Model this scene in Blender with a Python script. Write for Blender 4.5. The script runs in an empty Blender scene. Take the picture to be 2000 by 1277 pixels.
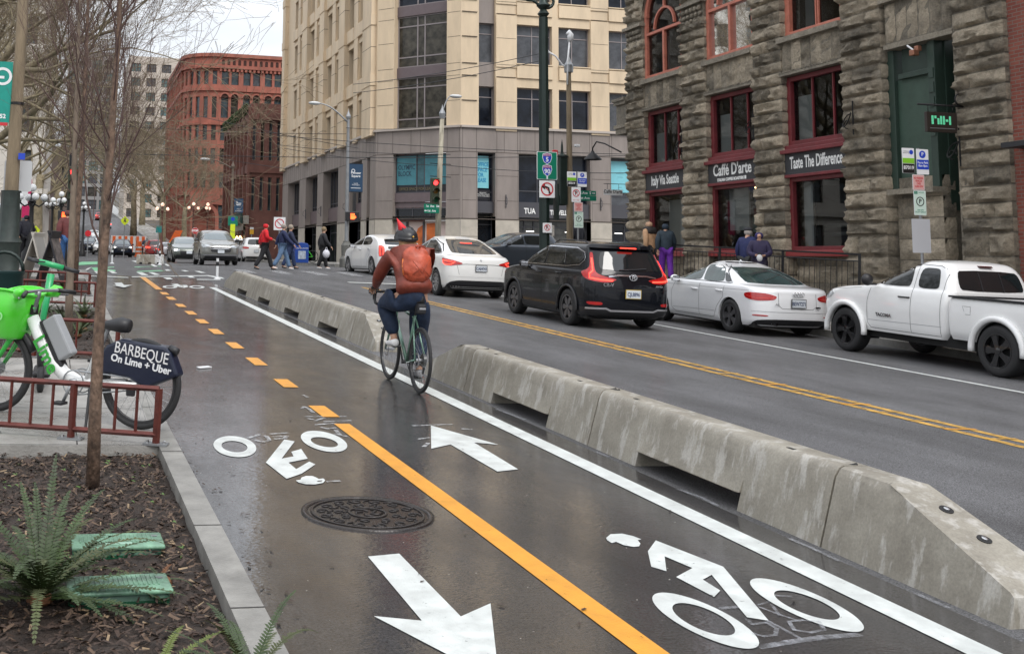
import bpy, bmesh, math, random
from mathutils import Vector, Matrix, Euler, noise
R = math.radians
rnd = random.Random(7)
S = bpy.context.scene
COL = S.collection
# ---------------------------------------------------------------- camera
FX, PX, PY = 2173.0, 656.0, 260.0
def _ray(x, y): return Vector(((x-PX)/FX, -(y-PY)/FX, -1.0))
_up = Vector((.0169, 1, -.1146)).normalized()
_a = _ray(135, 500.2).normalized(); _a = (_a - _up*_a.dot(_up)).normalized()
_x = _a.cross(_up)
CM = Matrix((_x, _a, _up))
EYE = 1.7
C0 = Vector((0, 0, EYE))
cam = bpy.data.cameras.new("camera"); camo = bpy.data.objects.new("camera", cam); COL.objects.link(camo)
cam.sensor_width = 36; cam.lens = FX/2000*36
cam.shift_x = (1000-PX)/2000; cam.shift_y = -(638.5-PY)/2000
cam.clip_start = .1; cam.clip_end = 3000
camo.matrix_world = Matrix.Translation(C0) @ CM.to_4x4()
S.camera = camo
# ---------------------------------------------------------------- world: overcast sky
W = bpy.data.worlds.new("World"); S.world = W; W.use_nodes = True
nt = W.node_tree; nt.nodes.clear()
def N(t, ty, **k):
    n = t.nodes.new(ty)
    for a, b in k.items():
        if a.startswith('i_'): n.inputs[int(a[2:])].default_value = b
        else: setattr(n, a, b)
    return n
sk = N(nt, 'ShaderNodeTexSky', sky_type='NISHITA', sun_disc=False, sun_elevation=R(48), sun_rotation=R(200), air_density=1.5, dust_density=4.0)
tc = N(nt, 'ShaderNodeTexCoord')
mp = N(nt, 'ShaderNodeMapping'); mp.inputs['Scale'].default_value = (1.2, 1.2, 3.2)
nz = N(nt, 'ShaderNodeTexNoise'); nz.inputs['Scale'].default_value = 1.7; nz.inputs['Detail'].default_value = 6; nz.inputs['Roughness'].default_value = .55
cr = N(nt, 'ShaderNodeValToRGB')
cr.color_ramp.elements[0].position = .32; cr.color_ramp.elements[0].color = (5.0, 5.35, 6.0, 1)
cr.color_ramp.elements[1].position = .68; cr.color_ramp.elements[1].color = (8.6, 8.75, 9.0, 1)
mx = N(nt, 'ShaderNodeMix', data_type='RGBA'); mx.inputs[0].default_value = .88
bg = N(nt, 'ShaderNodeBackground'); bg.inputs[1].default_value = .1
ow = N(nt, 'ShaderNodeOutputWorld')
L = nt.links.new
L(tc.outputs['Generated'], mp.inputs[0]); L(mp.outputs[0], nz.inputs['Vector']); L(nz.outputs[0], cr.inputs[0])
sp_ = N(nt, 'ShaderNodeSeparateXYZ'); mr = N(nt, 'ShaderNodeMapRange'); mr.inputs[1].default_value = 0; mr.inputs[2].default_value = 1; mr.inputs[3].default_value = .95; mr.inputs[4].default_value = 2.0
vm = N(nt, 'ShaderNodeVectorMath', operation='SCALE')
L(tc.outputs['Generated'], sp_.inputs[0]); L(sp_.outputs[2], mr.inputs[0])
L(sk.outputs[0], mx.inputs[6]); L(cr.outputs[0], mx.inputs[7]); L(mx.outputs[2], vm.inputs[0]); L(mr.outputs[0], vm.inputs['Scale']); L(vm.outputs[0], bg.inputs[0]); L(bg.outputs[0], ow.inputs[0])
sl = bpy.data.lights.new("sun", 'SUN'); sl.energy = 1.3; sl.angle = R(25); sl.color = (1, .97, .93)
slo = bpy.data.objects.new("sun", sl); COL.objects.link(slo)
slo.rotation_euler = Vector((.34, -.94, 1.1)).to_track_quat('Z', 'Y').to_euler()
S.view_settings.view_transform = 'Standard'; S.view_settings.look = 'None'; S.view_settings.gamma = 1
S.view_settings.exposure = .42
S.cycles.max_bounces = 6; S.cycles.glossy_bounces = 3; S.cycles.diffuse_bounces = 3; S.cycles.transparent_max_bounces = 12
S.cycles.caustics_reflective = False; S.cycles.caustics_refractive = False
S.cycles.sample_clamp_indirect = 4
# ---------------------------------------------------------------- frames
def wray(x, y): return CM @ _ray(x, y)
GN = (CM @ Vector((.05, 1, -.0848))).normalized()
GV = (CM @ _ray(110, 417)).normalized(); GU = GV.cross(GN).normalized(); GV = GN.cross(GU)
GO = Vector((0, 0, EYE - EYE/GN.z))
def G(u, v, w=0): return GO + GU*u + GV*v + GN*w
def gp(x, y, w=0):
    r = wray(x, y); t = (GO + GN*w - C0).dot(GN)/r.dot(GN); d = C0 + r*t - GO
    return d.dot(GU), d.dot(GV)
def GM(u, v, w=0, rz=0):
    "ground frame matrix (tilted with the street); rz turns about the street normal"
    m = Matrix((GU, GV, GN)).transposed().to_4x4(); m.translation = G(u, v, w)
    return m @ Matrix.Rotation(rz, 4, 'Z')
def UM(u, v, w=0, rz=0):
    "upright frame standing on the street"
    return Matrix.Translation(G(u, v, w)) @ Matrix.Rotation(rz, 4, 'Z')
def atX(x, y, X): r = wray(x, y); return C0 + r*((X)/r.x)
def atY(x, y, Y): r = wray(x, y); return C0 + r*((Y)/r.y)
def gz(X, Y): return (GO.z - (GN.x*(X-GO.x) + GN.y*(Y-GO.y))/GN.z)
# ---------------------------------------------------------------- materials
MATS = {}
def mat(name, col, rough=.6, metal=0, var=0, vs=4, bump=0, bs=30, spec=None, emit=0, coat=0, alpha=1, stretch=None, rvar=0):
    if name in MATS: return MATS[name]
    m = bpy.data.materials.new(name); m.use_nodes = True; t = m.node_tree; p = t.nodes['Principled BSDF']
    p.inputs['Base Color'].default_value = (*col, 1); p.inputs['Roughness'].default_value = rough
    p.inputs['Metallic'].default_value = metal
    if spec is not None: p.inputs['Specular IOR Level'].default_value = spec
    if coat: p.inputs['Coat Weight'].default_value = coat; p.inputs['Coat Roughness'].default_value = .04
    if emit: p.inputs['Emission Color'].default_value = (*col, 1); p.inputs['Emission Strength'].default_value = emit
    if alpha < 1: p.inputs['Alpha'].default_value = alpha
    if var or bump or rvar:
        c = t.nodes.new('ShaderNodeTexCoord'); mp = t.nodes.new('ShaderNodeMapping')
        t.links.new(c.outputs['Object'], mp.inputs[0])
        if stretch: mp.inputs['Scale'].default_value = stretch
        if var or rvar:
            n = t.nodes.new('ShaderNodeTexNoise'); n.inputs['Scale'].default_value = vs; n.inputs['Detail'].default_value = 6; n.inputs['Roughness'].default_value = .65
            t.links.new(mp.outputs[0], n.inputs['Vector'])
            if var:
                r = t.nodes.new('ShaderNodeValToRGB')
                r.color_ramp.elements[0].position = .3; r.color_ramp.elements[1].position = .7
                r.color_ramp.elements[0].color = (*[max(0, k*(1-var)) for k in col], 1)
                r.color_ramp.elements[1].color = (*[min(1, k*(1+var)) for k in col], 1)
                t.links.new(n.outputs[0], r.inputs[0]); t.links.new(r.outputs[0], p.inputs['Base Color'])
            if rvar:
                q = t.nodes.new('ShaderNodeMapRange'); q.inputs[1].default_value = .3; q.inputs[2].default_value = .7
                q.inputs[3].default_value = max(.02, rough-rvar); q.inputs[4].default_value = min(1, rough+rvar)
                t.links.new(n.outputs[0], q.inputs[0]); t.links.new(q.outputs[0], p.inputs['Roughness'])
        if bump:
            n2 = t.nodes.new('ShaderNodeTexNoise'); n2.inputs['Scale'].default_value = bs; n2.inputs['Detail'].default_value = 5
            b = t.nodes.new('ShaderNodeBump'); b.inputs['Strength'].default_value = bump; b.inputs['Distance'].default_value = .02
            t.links.new(mp.outputs[0], n2.inputs['Vector']); t.links.new(n2.outputs[0], b.inputs['Height']); t.links.new(b.outputs[0], p.inputs['Normal'])
    MATS[name] = m
    return m
def wear(m, sc, lo, hi, a0=0, a1=1):
    "worn paint: noise decides where the paint is gone"
    t = m.node_tree; p = t.nodes['Principled BSDF']; c = t.nodes.new('ShaderNodeTexCoord'); n = t.nodes.new('ShaderNodeTexNoise'); n.inputs['Scale'].default_value = sc; n.inputs['Detail'].default_value = 8; n.inputs['Roughness'].default_value = .75
    q = t.nodes.new('ShaderNodeMapRange'); q.inputs[1].default_value = lo; q.inputs[2].default_value = hi; q.inputs[3].default_value = a0; q.inputs[4].default_value = a1
    t.links.new(c.outputs['Object'], n.inputs['Vector']); t.links.new(n.outputs[0], q.inputs[0]); t.links.new(q.outputs[0], p.inputs['Alpha']); return m
def glass_mat(name, tint, refl=.12, rough=.02, alpha=.75):
    "window glass: partly see-through, reflecting more at grazing angles"
    if name in MATS: return MATS[name]
    m = bpy.data.materials.new(name); m.use_nodes = True; t = m.node_tree; t.nodes.clear()
    o = t.nodes.new('ShaderNodeOutputMaterial'); a = t.nodes.new('ShaderNodeBsdfTransparent'); a.inputs[0].default_value = (*[k*alpha for k in tint], 1)
    d = t.nodes.new('ShaderNodeBsdfGlossy'); d.inputs[0].default_value = (.9, .93, .95, 1); d.inputs[1].default_value = rough
    lw = t.nodes.new('ShaderNodeFresnel'); lw.inputs[0].default_value = 1.5 + refl*2
    mx = t.nodes.new('ShaderNodeMixShader')
    t.links.new(lw.outputs[0], mx.inputs[0]); t.links.new(a.outputs[0], mx.inputs[1]); t.links.new(d.outputs[0], mx.inputs[2]); t.links.new(mx.outputs[0], o.inputs[0])
    MATS[name] = m
    return m
# ---------------------------------------------------------------- mesh builder
class MB:
    def __init__(s): s.v = []; s.f = []; s.m = []; s.cm = 0
    def add(s, vs, fs, M=None):
        b = len(s.v)
        if M is not None: vs = [M @ Vector(p) for p in vs]
        s.v += [tuple(p) for p in vs]
        for f in fs: s.f.append([b+i for i in f]); s.m.append(s.cm)
        return s
    def box(s, c, d, M=None, taper=1):
        x, y, z = c; a, b, h = d[0]/2, d[1]/2, d[2]/2; k = taper
        vs = [(x-a, y-b, z-h), (x+a, y-b, z-h), (x+a, y+b, z-h), (x-a, y+b, z-h), (x-a*k, y-b*k, z+h), (x+a*k, y-b*k, z+h), (x+a*k, y+b*k, z+h), (x-a*k, y+b*k, z+h)]
        return s.add(vs, [(3, 2, 1, 0), (4, 5, 6, 7), (0, 1, 5, 4), (1, 2, 6, 5), (2, 3, 7, 6), (3, 0, 4, 7)], M)
    def span(s, a, b, M=None):
        return s.box([(a[i]+b[i])/2 for i in range(3)], [abs(b[i]-a[i]) for i in range(3)], M)
    def tube(s, pts, rad, n=8, M=None, closed=False, cap=True):
        pts = [Vector(p) for p in pts]; k = len(pts)
        if not hasattr(rad, '__len__'): rad = [rad]*k
        vs = []; fs = []; up = None
        for i, p in enumerate(pts):
            if closed: d = pts[(i+1) % k]-pts[i-1]
            else: d = pts[min(i+1, k-1)]-pts[max(i-1, 0)]
            d = d.normalized() if d.length > 1e-9 else Vector((0, 0, 1))
            if up is None:
                up = Vector((0, 0, 1)) if abs(d.z) < .9 else Vector((1, 0, 0))
            up = (up - d*up.dot(d)).normalized(); sd = d.cross(up)
            for j in range(n):
                a = 2*math.pi*j/n; vs.append(p + (up*math.cos(a)+sd*math.sin(a))*rad[i])
        m = k if closed else k-1
        for i in range(m):
            for j in range(n):
                a = i*n+j; b = i*n+(j+1) % n; c = ((i+1) % k)*n+(j+1) % n; e = ((i+1) % k)*n+j
                fs.append((a, b, c, e))
        if cap and not closed: fs += [tuple(range(n))[::-1], tuple(range((k-1)*n, k*n))]
        return s.add(vs, fs, M)
    def lathe(s, prof, n=16, M=None, cap=True):
        vs = []; fs = []
        for r, z in prof:
            for j in range(n):
                a = 2*math.pi*j/n; vs.append((r*math.cos(a), r*math.sin(a), z))
        for i in range(len(prof)-1):
            for j in range(n): fs.append((i*n+j, i*n+(j+1) % n, (i+1)*n+(j+1) % n, (i+1)*n+j))
        if cap: fs.append(tuple(range(n))[::-1]); fs.append(tuple(range((len(prof)-1)*n, len(prof)*n)))
        return s.add(vs, fs, M)
    def ball(s, c, r, n=12, sc=(1, 1, 1), M=None):
        pr = [(max(1e-4, math.sin(math.pi*i/(n//2+1))), -math.cos(math.pi*i/(n//2+1))) for i in range(n//2+2)]
        T = Matrix.Translation(c) @ Matrix.Diagonal((r*sc[0], r*sc[1], r*sc[2], 1))
        if M is not None: T = M @ T
        return s.lathe(pr, n, T)
    def prism(s, poly, z0, z1, M=None):
        n = len(poly); vs = [(x, y, z0) for x, y in poly]+[(x, y, z1) for x, y in poly]
        fs = [tuple(range(n))[::-1], tuple(range(n, 2*n))]+[(i, (i+1) % n, n+(i+1) % n, n+i) for i in range(n)]
        return s.add(vs, fs, M)
    def ring(s, ro, ri, z0, z1, n=32, M=None, a0=0, a1=2*math.pi):
        full = abs(a1-a0-2*math.pi) < 1e-6; k = n if full else n+1; vs = []
        for r, z in ((ro, z0), (ro, z1), (ri, z1), (ri, z0)):
            for j in range(k):
                a = a0+(a1-a0)*j/n; vs.append((r*math.cos(a), r*math.sin(a), z))
        fs = []
        for q in range(4):
            for j in range(n):
                b = (j+1) % k; fs.append((q*k+j, q*k+b, ((q+1) % 4)*k+b, ((q+1) % 4)*k+j))
        if not full: fs += [(0, k, 2*k, 3*k), (k-1, 2*k-1, 3*k-1, 4*k-1)]
        return s.add(vs, fs, M)
    def mesh(s, name, mats, smooth=False):
        me = bpy.data.meshes.new(name); me.from_pydata(s.v, [], s.f)
        for m in (mats if isinstance(mats, (list, tuple)) else [mats]): me.materials.append(m)
        if isinstance(mats, (list, tuple)) and len(mats) > 1: me.polygons.foreach_set('material_index', s.m)
        bm = bmesh.new(); bm.from_mesh(me); bmesh.ops.recalc_face_normals(bm, faces=bm.faces); bm.to_mesh(me); bm.free()
        if smooth is not False:
            me.polygons.foreach_set('use_smooth', [True]*len(me.polygons))
            if smooth is not True: me.set_sharp_from_angle(angle=R(smooth))
        me.update(); return me
    def obj(s, name, mats, parent=None, smooth=False, bevel=0, M=None):
        return link(name, s.mesh(name, mats, smooth), parent, bevel, M)
def link(name, me, parent=None, bevel=0, M=None):
    o = bpy.data.objects.new(name, me); COL.objects.link(o)
    if parent is not None: o.parent = parent
    if M is not None:
        if parent is None: o.matrix_world = M
        else: o.matrix_local = M
    if bevel:
        b = o.modifiers.new('bevel', 'BEVEL'); b.width = bevel; b.segments = 2; b.limit_method = 'ANGLE'; b.angle_limit = R(40)
    return o
def tag(o, label, cat, group=None):
    o['label'] = label; o['category'] = cat
    if group: o['group'] = group
    return o
def thing(name, label, cat, M=None, group=None):
    o = bpy.data.objects.new(name, None); COL.objects.link(o); o.empty_display_size = .1
    if M is not None: o.matrix_world = M
    return tag(o, label, cat, group)
def struct(o): o['kind'] = 'structure'; return o
def copy_tree(o, M, label=None, group=None, parent=None):
    c = o.copy(); COL.objects.link(c)
    if parent is None:
        c.matrix_world = M
        if label: c['label'] = label
        if group: c['group'] = group
    else: c.parent = parent
    for ch in o.children: copy_tree(ch, None, parent=c)
    return c
def text(body, size, m, parent, M, name='lettering', sx=1, bold=0, align='CENTER', ext=.002):
    cu = bpy.data.curves.new(name, 'FONT'); cu.body = body; cu.size = size; cu.align_x = align; cu.align_y = 'CENTER'
    cu.extrude = ext; cu.offset = bold; cu.resolution_u = 3; cu.space_line = .95
    o = bpy.data.objects.new(name, cu); COL.objects.link(o)
    dg = bpy.context.evaluated_depsgraph_get(); me = bpy.data.meshes.new_from_object(o.evaluated_get(dg))
    bpy.data.objects.remove(o); bpy.data.curves.remove(cu)
    if sx != 1: me.transform(Matrix.Diagonal((sx, 1, 1, 1)))
    me.materials.clear(); me.materials.append(m)
    return link(name, me, parent, 0, M)
# frame whose local x,y lie in a vertical/other plane: given origin, x axis, y axis (z = normal)
def FR(o, x, y):
    x = Vector(x).normalized(); z = x.cross(Vector(y)).normalized(); y = z.cross(x)
    m = Matrix((x, y, z)).transposed().to_4x4(); m.translation = Vector(o); return m
RX90 = Matrix.Rotation(R(90), 4, 'X')
# ================================================================ terrain: tilted near street, level crossing, hill far up the avenue
def _sm(a, b, x): t = min(1, max(0, (x-a)/(b-a))); return t*t*(3-2*t)
def G(u, v, w=0):
    P = GO + GU*u + GV*v + GN*w
    if v > 32:
        t = _sm(32, 46, v); zf = 1.32 + .0055*(v-40) + w
        if v > 105: q = min(v-105, 60); zf += .00058*q*q + max(0, v-165)*.066
        P = Vector((P.x, P.y, P.z*(1-t)+zf*t))
    return P
def GM(u, v, w=0, rz=0):
    if v > 38: return Matrix.Translation(G(u, v, w)) @ Matrix.Rotation(rz, 4, 'Z')
    m = Matrix((GU, GV, GN)).transposed().to_4x4(); m.translation = G(u, v, w)
    return m @ Matrix.Rotation(rz, 4, 'Z')
def UM(u, v, w=0, rz=0): return Matrix.Translation(G(u, v, w)) @ Matrix.Rotation(rz, 4, 'Z')
_gp0 = gp
def gp(x, y, w=0):
    "street point (u, v) seen at picture point x, y, following the terrain"
    u, v = _gp0(x, y, w)
    if v < 31: return u, v
    r = wray(x, y); lo, hi = .2, 1.6
    T = (C0-GO).length; base = (G(u, v, w)-C0).length/1.0
    a, b = base*.55, base*3; rn = r.normalized()
    def gap(t):
        P = C0+rn*t; d = P-GO; uu, vv = d.dot(GU), d.dot(GV); Q = G(uu, vv, w); return P.z-Q.z
    for _ in range(40):
        m = (a+b)/2
        if gap(m) > 0: a = m
        else: b = m
    d = C0+rn*a-GO; return d.dot(GU), d.dot(GV)
def pa(x, Y, y=505):
    "street point below picture column x at distance Y"
    P = atY(x, y, Y); v = Y; u = P.x
    for _ in range(3):
        Q = G(u, v); u += P.x-Q.x; v += P.y-Q.y
    return u, v
def road_mat(name, base, wet, grain, film_lo, film_hi, brown=0):
    m = bpy.data.materials.new(name); m.use_nodes = True; t = m.node_tree; p = t.nodes['Principled BSDF']; l = t.links.new
    c = t.nodes.new('ShaderNodeTexCoord')
    def ns(scale, det=5, rough=.6, st=None):
        n = t.nodes.new('ShaderNodeTexNoise'); n.inputs['Scale'].default_value = scale; n.inputs['Detail'].default_value = det; n.inputs['Roughness'].default_value = rough
        if st:
            mp = t.nodes.new('ShaderNodeMapping'); mp.inputs['Scale'].default_value = st; l(c.outputs['Object'], mp.inputs[0]); l(mp.outputs[0], n.inputs['Vector'])
        else: l(c.outputs['Object'], n.inputs['Vector'])
        return n
    def rmp(n, a, b, ca, cb):
        r = t.nodes.new('ShaderNodeValToRGB'); e = r.color_ramp.elements; e[0].position = a; e[1].position = b
        e[0].color = (*ca, 1) if hasattr(ca, '__len__') else (ca, ca, ca, 1); e[1].color = (*cb, 1) if hasattr(cb, '__len__') else (cb, cb, cb, 1)
        l(n.outputs[0], r.inputs[0]); return r
    g1 = ns(95, 4, .8); r1 = rmp(g1, .35, .75, [k*.3 for k in base], [k*(1+grain) for k in base])
    g2 = ns(1.3, 6, .6, (1, .35, 1)); r2 = rmp(g2, .3, .7, (.62, .6, .58), (1.12, 1.1, 1.08))
    mu = t.nodes.new('ShaderNodeMix'); mu.data_type = 'RGBA'; mu.blend_type = 'MULTIPLY'; mu.inputs[0].default_value = 1
    l(r1.outputs[0], mu.inputs[6]); l(r2.outputs[0], mu.inputs[7]); out = mu.outputs[2]
    if brown:
        g3 = ns(.9, 7, .65, (1, .5, 1)); r3 = rmp(g3, .52, .62, 0, brown)
        mb = t.nodes.new('ShaderNodeMix'); mb.data_type = 'RGBA'; l(r3.outputs[0], mb.inputs[0]); l(out, mb.inputs[6]); mb.inputs[7].default_value = (.026, .018, .013, 1); out = mb.outputs[2]
    l(out, p.inputs['Base Color'])
    p.inputs['Roughness'].default_value = wet
    g4 = ns(.75, 7, .7, (1.2, .5, 1)); r4 = rmp(g4, .38, .6, film_lo, film_hi); l(r4.outputs[0], p.inputs['Coat Weight'])
    g6 = ns(2.2, 5, .7, (1, .6, 1)); r6 = rmp(g6, .42, .62, .015, .14); p.inputs['Coat IOR'].default_value = 2.05; p.inputs['Specular IOR Level'].default_value = .25; l(r6.outputs[0], p.inputs['Coat Roughness'])
    b = t.nodes.new('ShaderNodeBump'); b.inputs['Strength'].default_value = .9; b.inputs['Distance'].default_value = .006; l(g1.outputs[0], b.inputs['Height']); l(b.outputs[0], p.inputs['Normal'])
    g5 = ns(42, 3, .5, (.6, 1.4, 1)); b2 = t.nodes.new('ShaderNodeBump'); b2.inputs['Strength'].default_value = .22; b2.inputs['Distance'].default_value = .006
    l(g5.outputs[0], b2.inputs['Height']); l(b2.outputs[0], p.inputs['Coat Normal'])
    return m
M_LANE = road_mat('wet asphalt', (.023, .0222, .0225), .6, 3.4, .55, 1.0, .6)
M_ROAD = road_mat('damp asphalt', (.056, .057, .060), .75, 4.0, .0, .12)
M_CONC = mat('sidewalk concrete', (.30, .29, .27), .35, var=.28, vs=1.6, bump=.25, bs=60, rvar=.2)
M_KERB = mat('kerb concrete', (.225, .218, .20), .5, var=.38, vs=3, bump=.3, bs=80)
def strip(mb, u0, u1, v0, v1, w=0, du=None, dv=4):
    du = du or max(1.5, (u1-u0)/6); nu = max(1, int(round((u1-u0)/du))); nv = max(1, int(round((v1-v0)/dv)))
    vs = [G(u0+(u1-u0)*i/nu, v0+(v1-v0)*j/nv, w) for j in range(nv+1) for i in range(nu+1)]
    fs = [(j*(nu+1)+i, j*(nu+1)+i+1, (j+1)*(nu+1)+i+1, (j+1)*(nu+1)+i) for j in range(nv) for i in range(nu)]
    return mb.add(vs, fs)
struct(strip(strip(MB(), -160, 220, -12, 52, -.25, 20, 4), -160, 220, 52, 640, -.25, 20, 12).obj('ground', mat('earth', (.08, .07, .06), .9, var=.3)))
m = MB(); strip(m, 4.3, 15.1, -8, 33); strip(m, -60, 120, 33, 52, 0, 3, 1); strip(m, .4, 13.3, 52, 640); strip(m, -9, .0, -8, 0, -.2)
struct(m.obj('road', M_ROAD))
struct(strip(MB(), .9, 4.3, -4, 33, 0, 1.13, 2).obj('bike_lane', M_LANE))
def slab(name, rects, h=.13, m=M_CONC, dv=3):
    mb = MB()
    for u0, u1, v0, v1 in rects:
        strip(mb, u0, u1, v0, v1, h, None, dv)
        n = max(1, int((v1-v0)/dv))
        for u in (u0, u1):
            P = [G(u, v0+(v1-v0)*i/n, h) for i in range(n+1)]+[G(u, v0+(v1-v0)*i/n, -.05) for i in range(n+1)]
            mb.add(P, [(i, i+1, n+2+i, n+1+i) for i in range(n)])
        for v in (v0, v1): mb.add([G(u0, v, -.05), G(u1, v, -.05), G(u1, v, h), G(u0, v, h)], [(0, 1, 2, 3)])
    return struct(mb.obj(name, m))
slab('pavement', [(-9, -1.5, -4, 33), (-1.5, .76, 8.0, 12.7), (-1.5, .76, 19.8, 22.4), (-1.5, .76, 28.5, 33)])
m = MB()
for u0, u1, w0, w1 in [(15.25, 15.6, .14, .2), (15.6, 16.6, .2, .48), (16.6, 17.3, .48, .6), (17.3, 19, .6, .62)]:
    P = [G(u, -4+39.2*j/14, w) for j in range(15) for u, w in ((u0, w0), (u1, w1))]; m.add(P, [(2*j, 2*j+1, 2*j+3, 2*j+2) for j in range(14)])
struct(m.obj('pavement', M_CONC))
slab('pavement', [(13.5, 60, 53.2, 62), (13.5, 17.2, 62, 400), (-10, .2, 54, 400), (-60, -10, 54, 58)], .14)
slab('kerb', [(.76, .9, -4, 33)], .13, M_KERB)
slab('kerb', [(15.1, 15.25, -4, 35.2), (15.1, 19, 35.2, 35.35)], .14, M_KERB)
slab('kerb', [(13.3, 13.5, 53.0, 400), (13.5, 60, 53.0, 53.2), (.2, .4, 54, 400)], .14, M_KERB)
# kerb joints: thin dark seams
m = MB()
for v in (4.7, 5.95, 7.8, 9.6, 11.4, 13.2, 15, 17, 19): m.add([G(.755, v, .132), G(.905, v, .132), G(.905, v+.012, .132), G(.755, v+.012, .132)], [(0, 1, 2, 3)])
for v in (8.02, 9.5, 11, 12.68): m.add([G(-1.4, v, .132), G(.75, v, .132), G(.75, v+.01, .132), G(-1.4, v+.01, .132)], [(0, 1, 2, 3)])
for u in (-.55, .2): m.add([G(u, 8.02, .132), G(u+.01, 8.02, .132), G(u+.01, 12.6, .132), G(u, 12.6, .132)], [(0, 1, 2, 3)])
struct(m.obj('pavement_joint', mat('joint', (.05, .048, .045), .9)))
# ---------------------------------------------------------------- paint
M_WP = wear(mat('white road paint', (.56, .585, .565), .38, var=.16, vs=7, bump=.25, bs=120, rvar=.12), 22, .31, .37, .25)
M_YP = wear(mat('yellow road paint', (.66, .29, .026), .38, var=.16, vs=6, bump=.25, bs=120), 22, .30, .36, .25)
M_WW = wear(mat('worn white paint', (.5, .51, .52), .5, var=.3, vs=14), 16, .40, .62, 0, .85)
M_WY = wear(mat('worn yellow paint', (.50, .29, .06), .5, var=.5, vs=5), 9, .34, .50, .2)
M_GP = mat('green road paint', (.16, .48, .25), .45, var=.25, vs=1.5)
def line(name, u0, u1, v0, v1, m, w=.004, dv=2):
    return struct(strip(MB(), u0, u1, v0, v1, w, u1-u0, dv).obj(name, m))
def px_poly(mb, pts, w=.004, t=0):
    P = [G(*gp(x, y), w) for x, y in pts]; mb.add(P, [tuple(range(len(P)))])
def conv(pts, ox, oy, s): return [(ox+x/s, oy+y/s) for x, y in pts]
def tri_poly(mb, pts, w=.004):
    "concave polygon given in picture points of the photo, laid on the street and triangulated"
    from mathutils.geometry import tessellate_polygon
    uv = [gp(x, y) for x, y in pts]; P = [G(u, v, w) for u, v in uv]
    tr = tessellate_polygon([[Vector((u, v, 0)) for u, v in uv]]); mb.add(P, [tuple(t) for t in tr])
def ring_px(mb, ol, ori, ot, ob, il, ir, it, ib, w=.004, n=40):
    "wheel of a painted bicycle: outer and inner ellipse, from the four extreme points of each"
    def ell(l, r, t, b):
        c = ((l[0]+r[0])/2, (l[1]+r[1])/2); A = (r[0]-c[0], r[1]-c[1]); B = (b[0]-c[0], b[1]-c[1]); 
        # conjugate-axis form: x extreme vector A, y extreme vector B
        ax = A[0]; sx = A[1]; by = B[1]; sy = B[0]
        cxy = (sx/by + sy/ax)/2; ph = math.acos(max(-1, min(1, cxy)))
        return [(c[0]+ax*math.cos(q), c[1]+by*math.cos(q-ph)) for q in [2*math.pi*i/n for i in range(n)]]
    O = ell(ol, ori, ot, ob); I = ell(il, ir, it, ib); P = [G(*gp(*p), w) for p in O+I]
    mb.add(P, [(i, (i+1) % n, n+(i+1) % n, n+i) for i in range(n)])
line('lane_line', 3.9, 4.07, 0, 28.9, M_WP)
line('lane_line', 2.42, 2.56, 0, 9.6, M_YP)
for a, b in [(815, 793), (757, 741), (714, 699), (681, 669), (653, 643), (632, 624), (615, 608), (600, 594), (586, 580), (576, 571), (566, 540)]:
    q = [gp(110+(y-417)*1.372, y)[1] for y in (a, b)]; line('lane_line', 2.40, 2.56, q[0], q[1], M_YP, .005, 5)
line('lane_line', 8.68, 8.79, -4, 31.5, M_WY); line('lane_line', 8.93, 9.04, -4, 31.5, M_WY)
line('lane_line', 12.3, 12.41, -4, 31, M_WP)
# near end of the double line: worn hatches
for i in range(60):
    v = 2+i*.5; line('lane_line', 8.66+rnd.uniform(0, .02), 9.06, v, v+rnd.uniform(.03, .08), M_WY if i % 3 else M_YP, .0065)
m = MB()   # arrow pointing at the viewer
tri_poly(m, [(718.6, 1087.5), (779.6, 1081.8), (900, 1204.7), (958, 1179), (975, 1332), (730, 1204), (823.8, 1213)]); struct(m.obj('painted_arrow', M_WP))
m = MB(); tri_poly(m, [(841.5, 831.3), (973.6, 868.8), (926, 864.7), (1012, 917), (971.5, 921.3), (879.9, 868.4), (842.4, 876.7)]); struct(m.obj('painted_arrow', M_WP))
def bike_symbol(k, ox, oy, s, rings, polys):
    m = MB()
    for r in rings: ring_px(m, *conv(r, ox, oy, s))
    for p in polys: tri_poly(m, conv(p, ox, oy, s))
    struct(m.obj('painted_bicycle', M_WP))
bike_symbol(0, 1170, 1030, 3.7736, [
 [(392, 530), (1180, 850), (470, 487), (1110, 897), (540, 590), (1003, 770), (620, 560), (925, 800)],
 [(1112, 410), (1953, 740), (1190, 375), (1890, 773), (1290, 490), (1775, 660), (1345, 460), (1715, 684)]],
 [[(418, 98), (915, 292), (1250, 690), (1090, 665), (830, 352), (765, 387), (893, 468), (848, 515), (568, 368), (688, 302), (483, 215), (497, 325), (385, 292), (360, 178)],
  [(52, 80), (85, 52), (170, 48), (250, 66), (312, 90), (285, 96), (305, 122), (295, 142), (255, 146), (180, 132), (125, 108), (95, 118), (62, 98)]])
bike_symbol(1, 400, 780, 6.6667, [
 [(112, 590), (670, 645), (330, 492), (440, 755), (217, 600), (555, 635), (365, 540), (420, 692)],
 [(1250, 490), (1855, 610), (1450, 425), (1680, 688), (1380, 530), (1733, 590), (1500, 482), (1640, 627)]],
 [[(1035, 525), (1170, 550), (1000, 775), (1155, 745), (1125, 685), (1255, 648), (1340, 775), (1090, 825), (1190, 912), (1360, 813), (1440, 850), (1260, 970), (1065, 1038), (795, 825)],
  [(1185, 1058), (1245, 1050), (1260, 1020), (1320, 1000), (1400, 1000), (1460, 1025), (1480, 1040), (1545, 1032), (1568, 1058), (1540, 1090), (1430, 1112), (1310, 1108), (1220, 1085)]])
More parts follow.
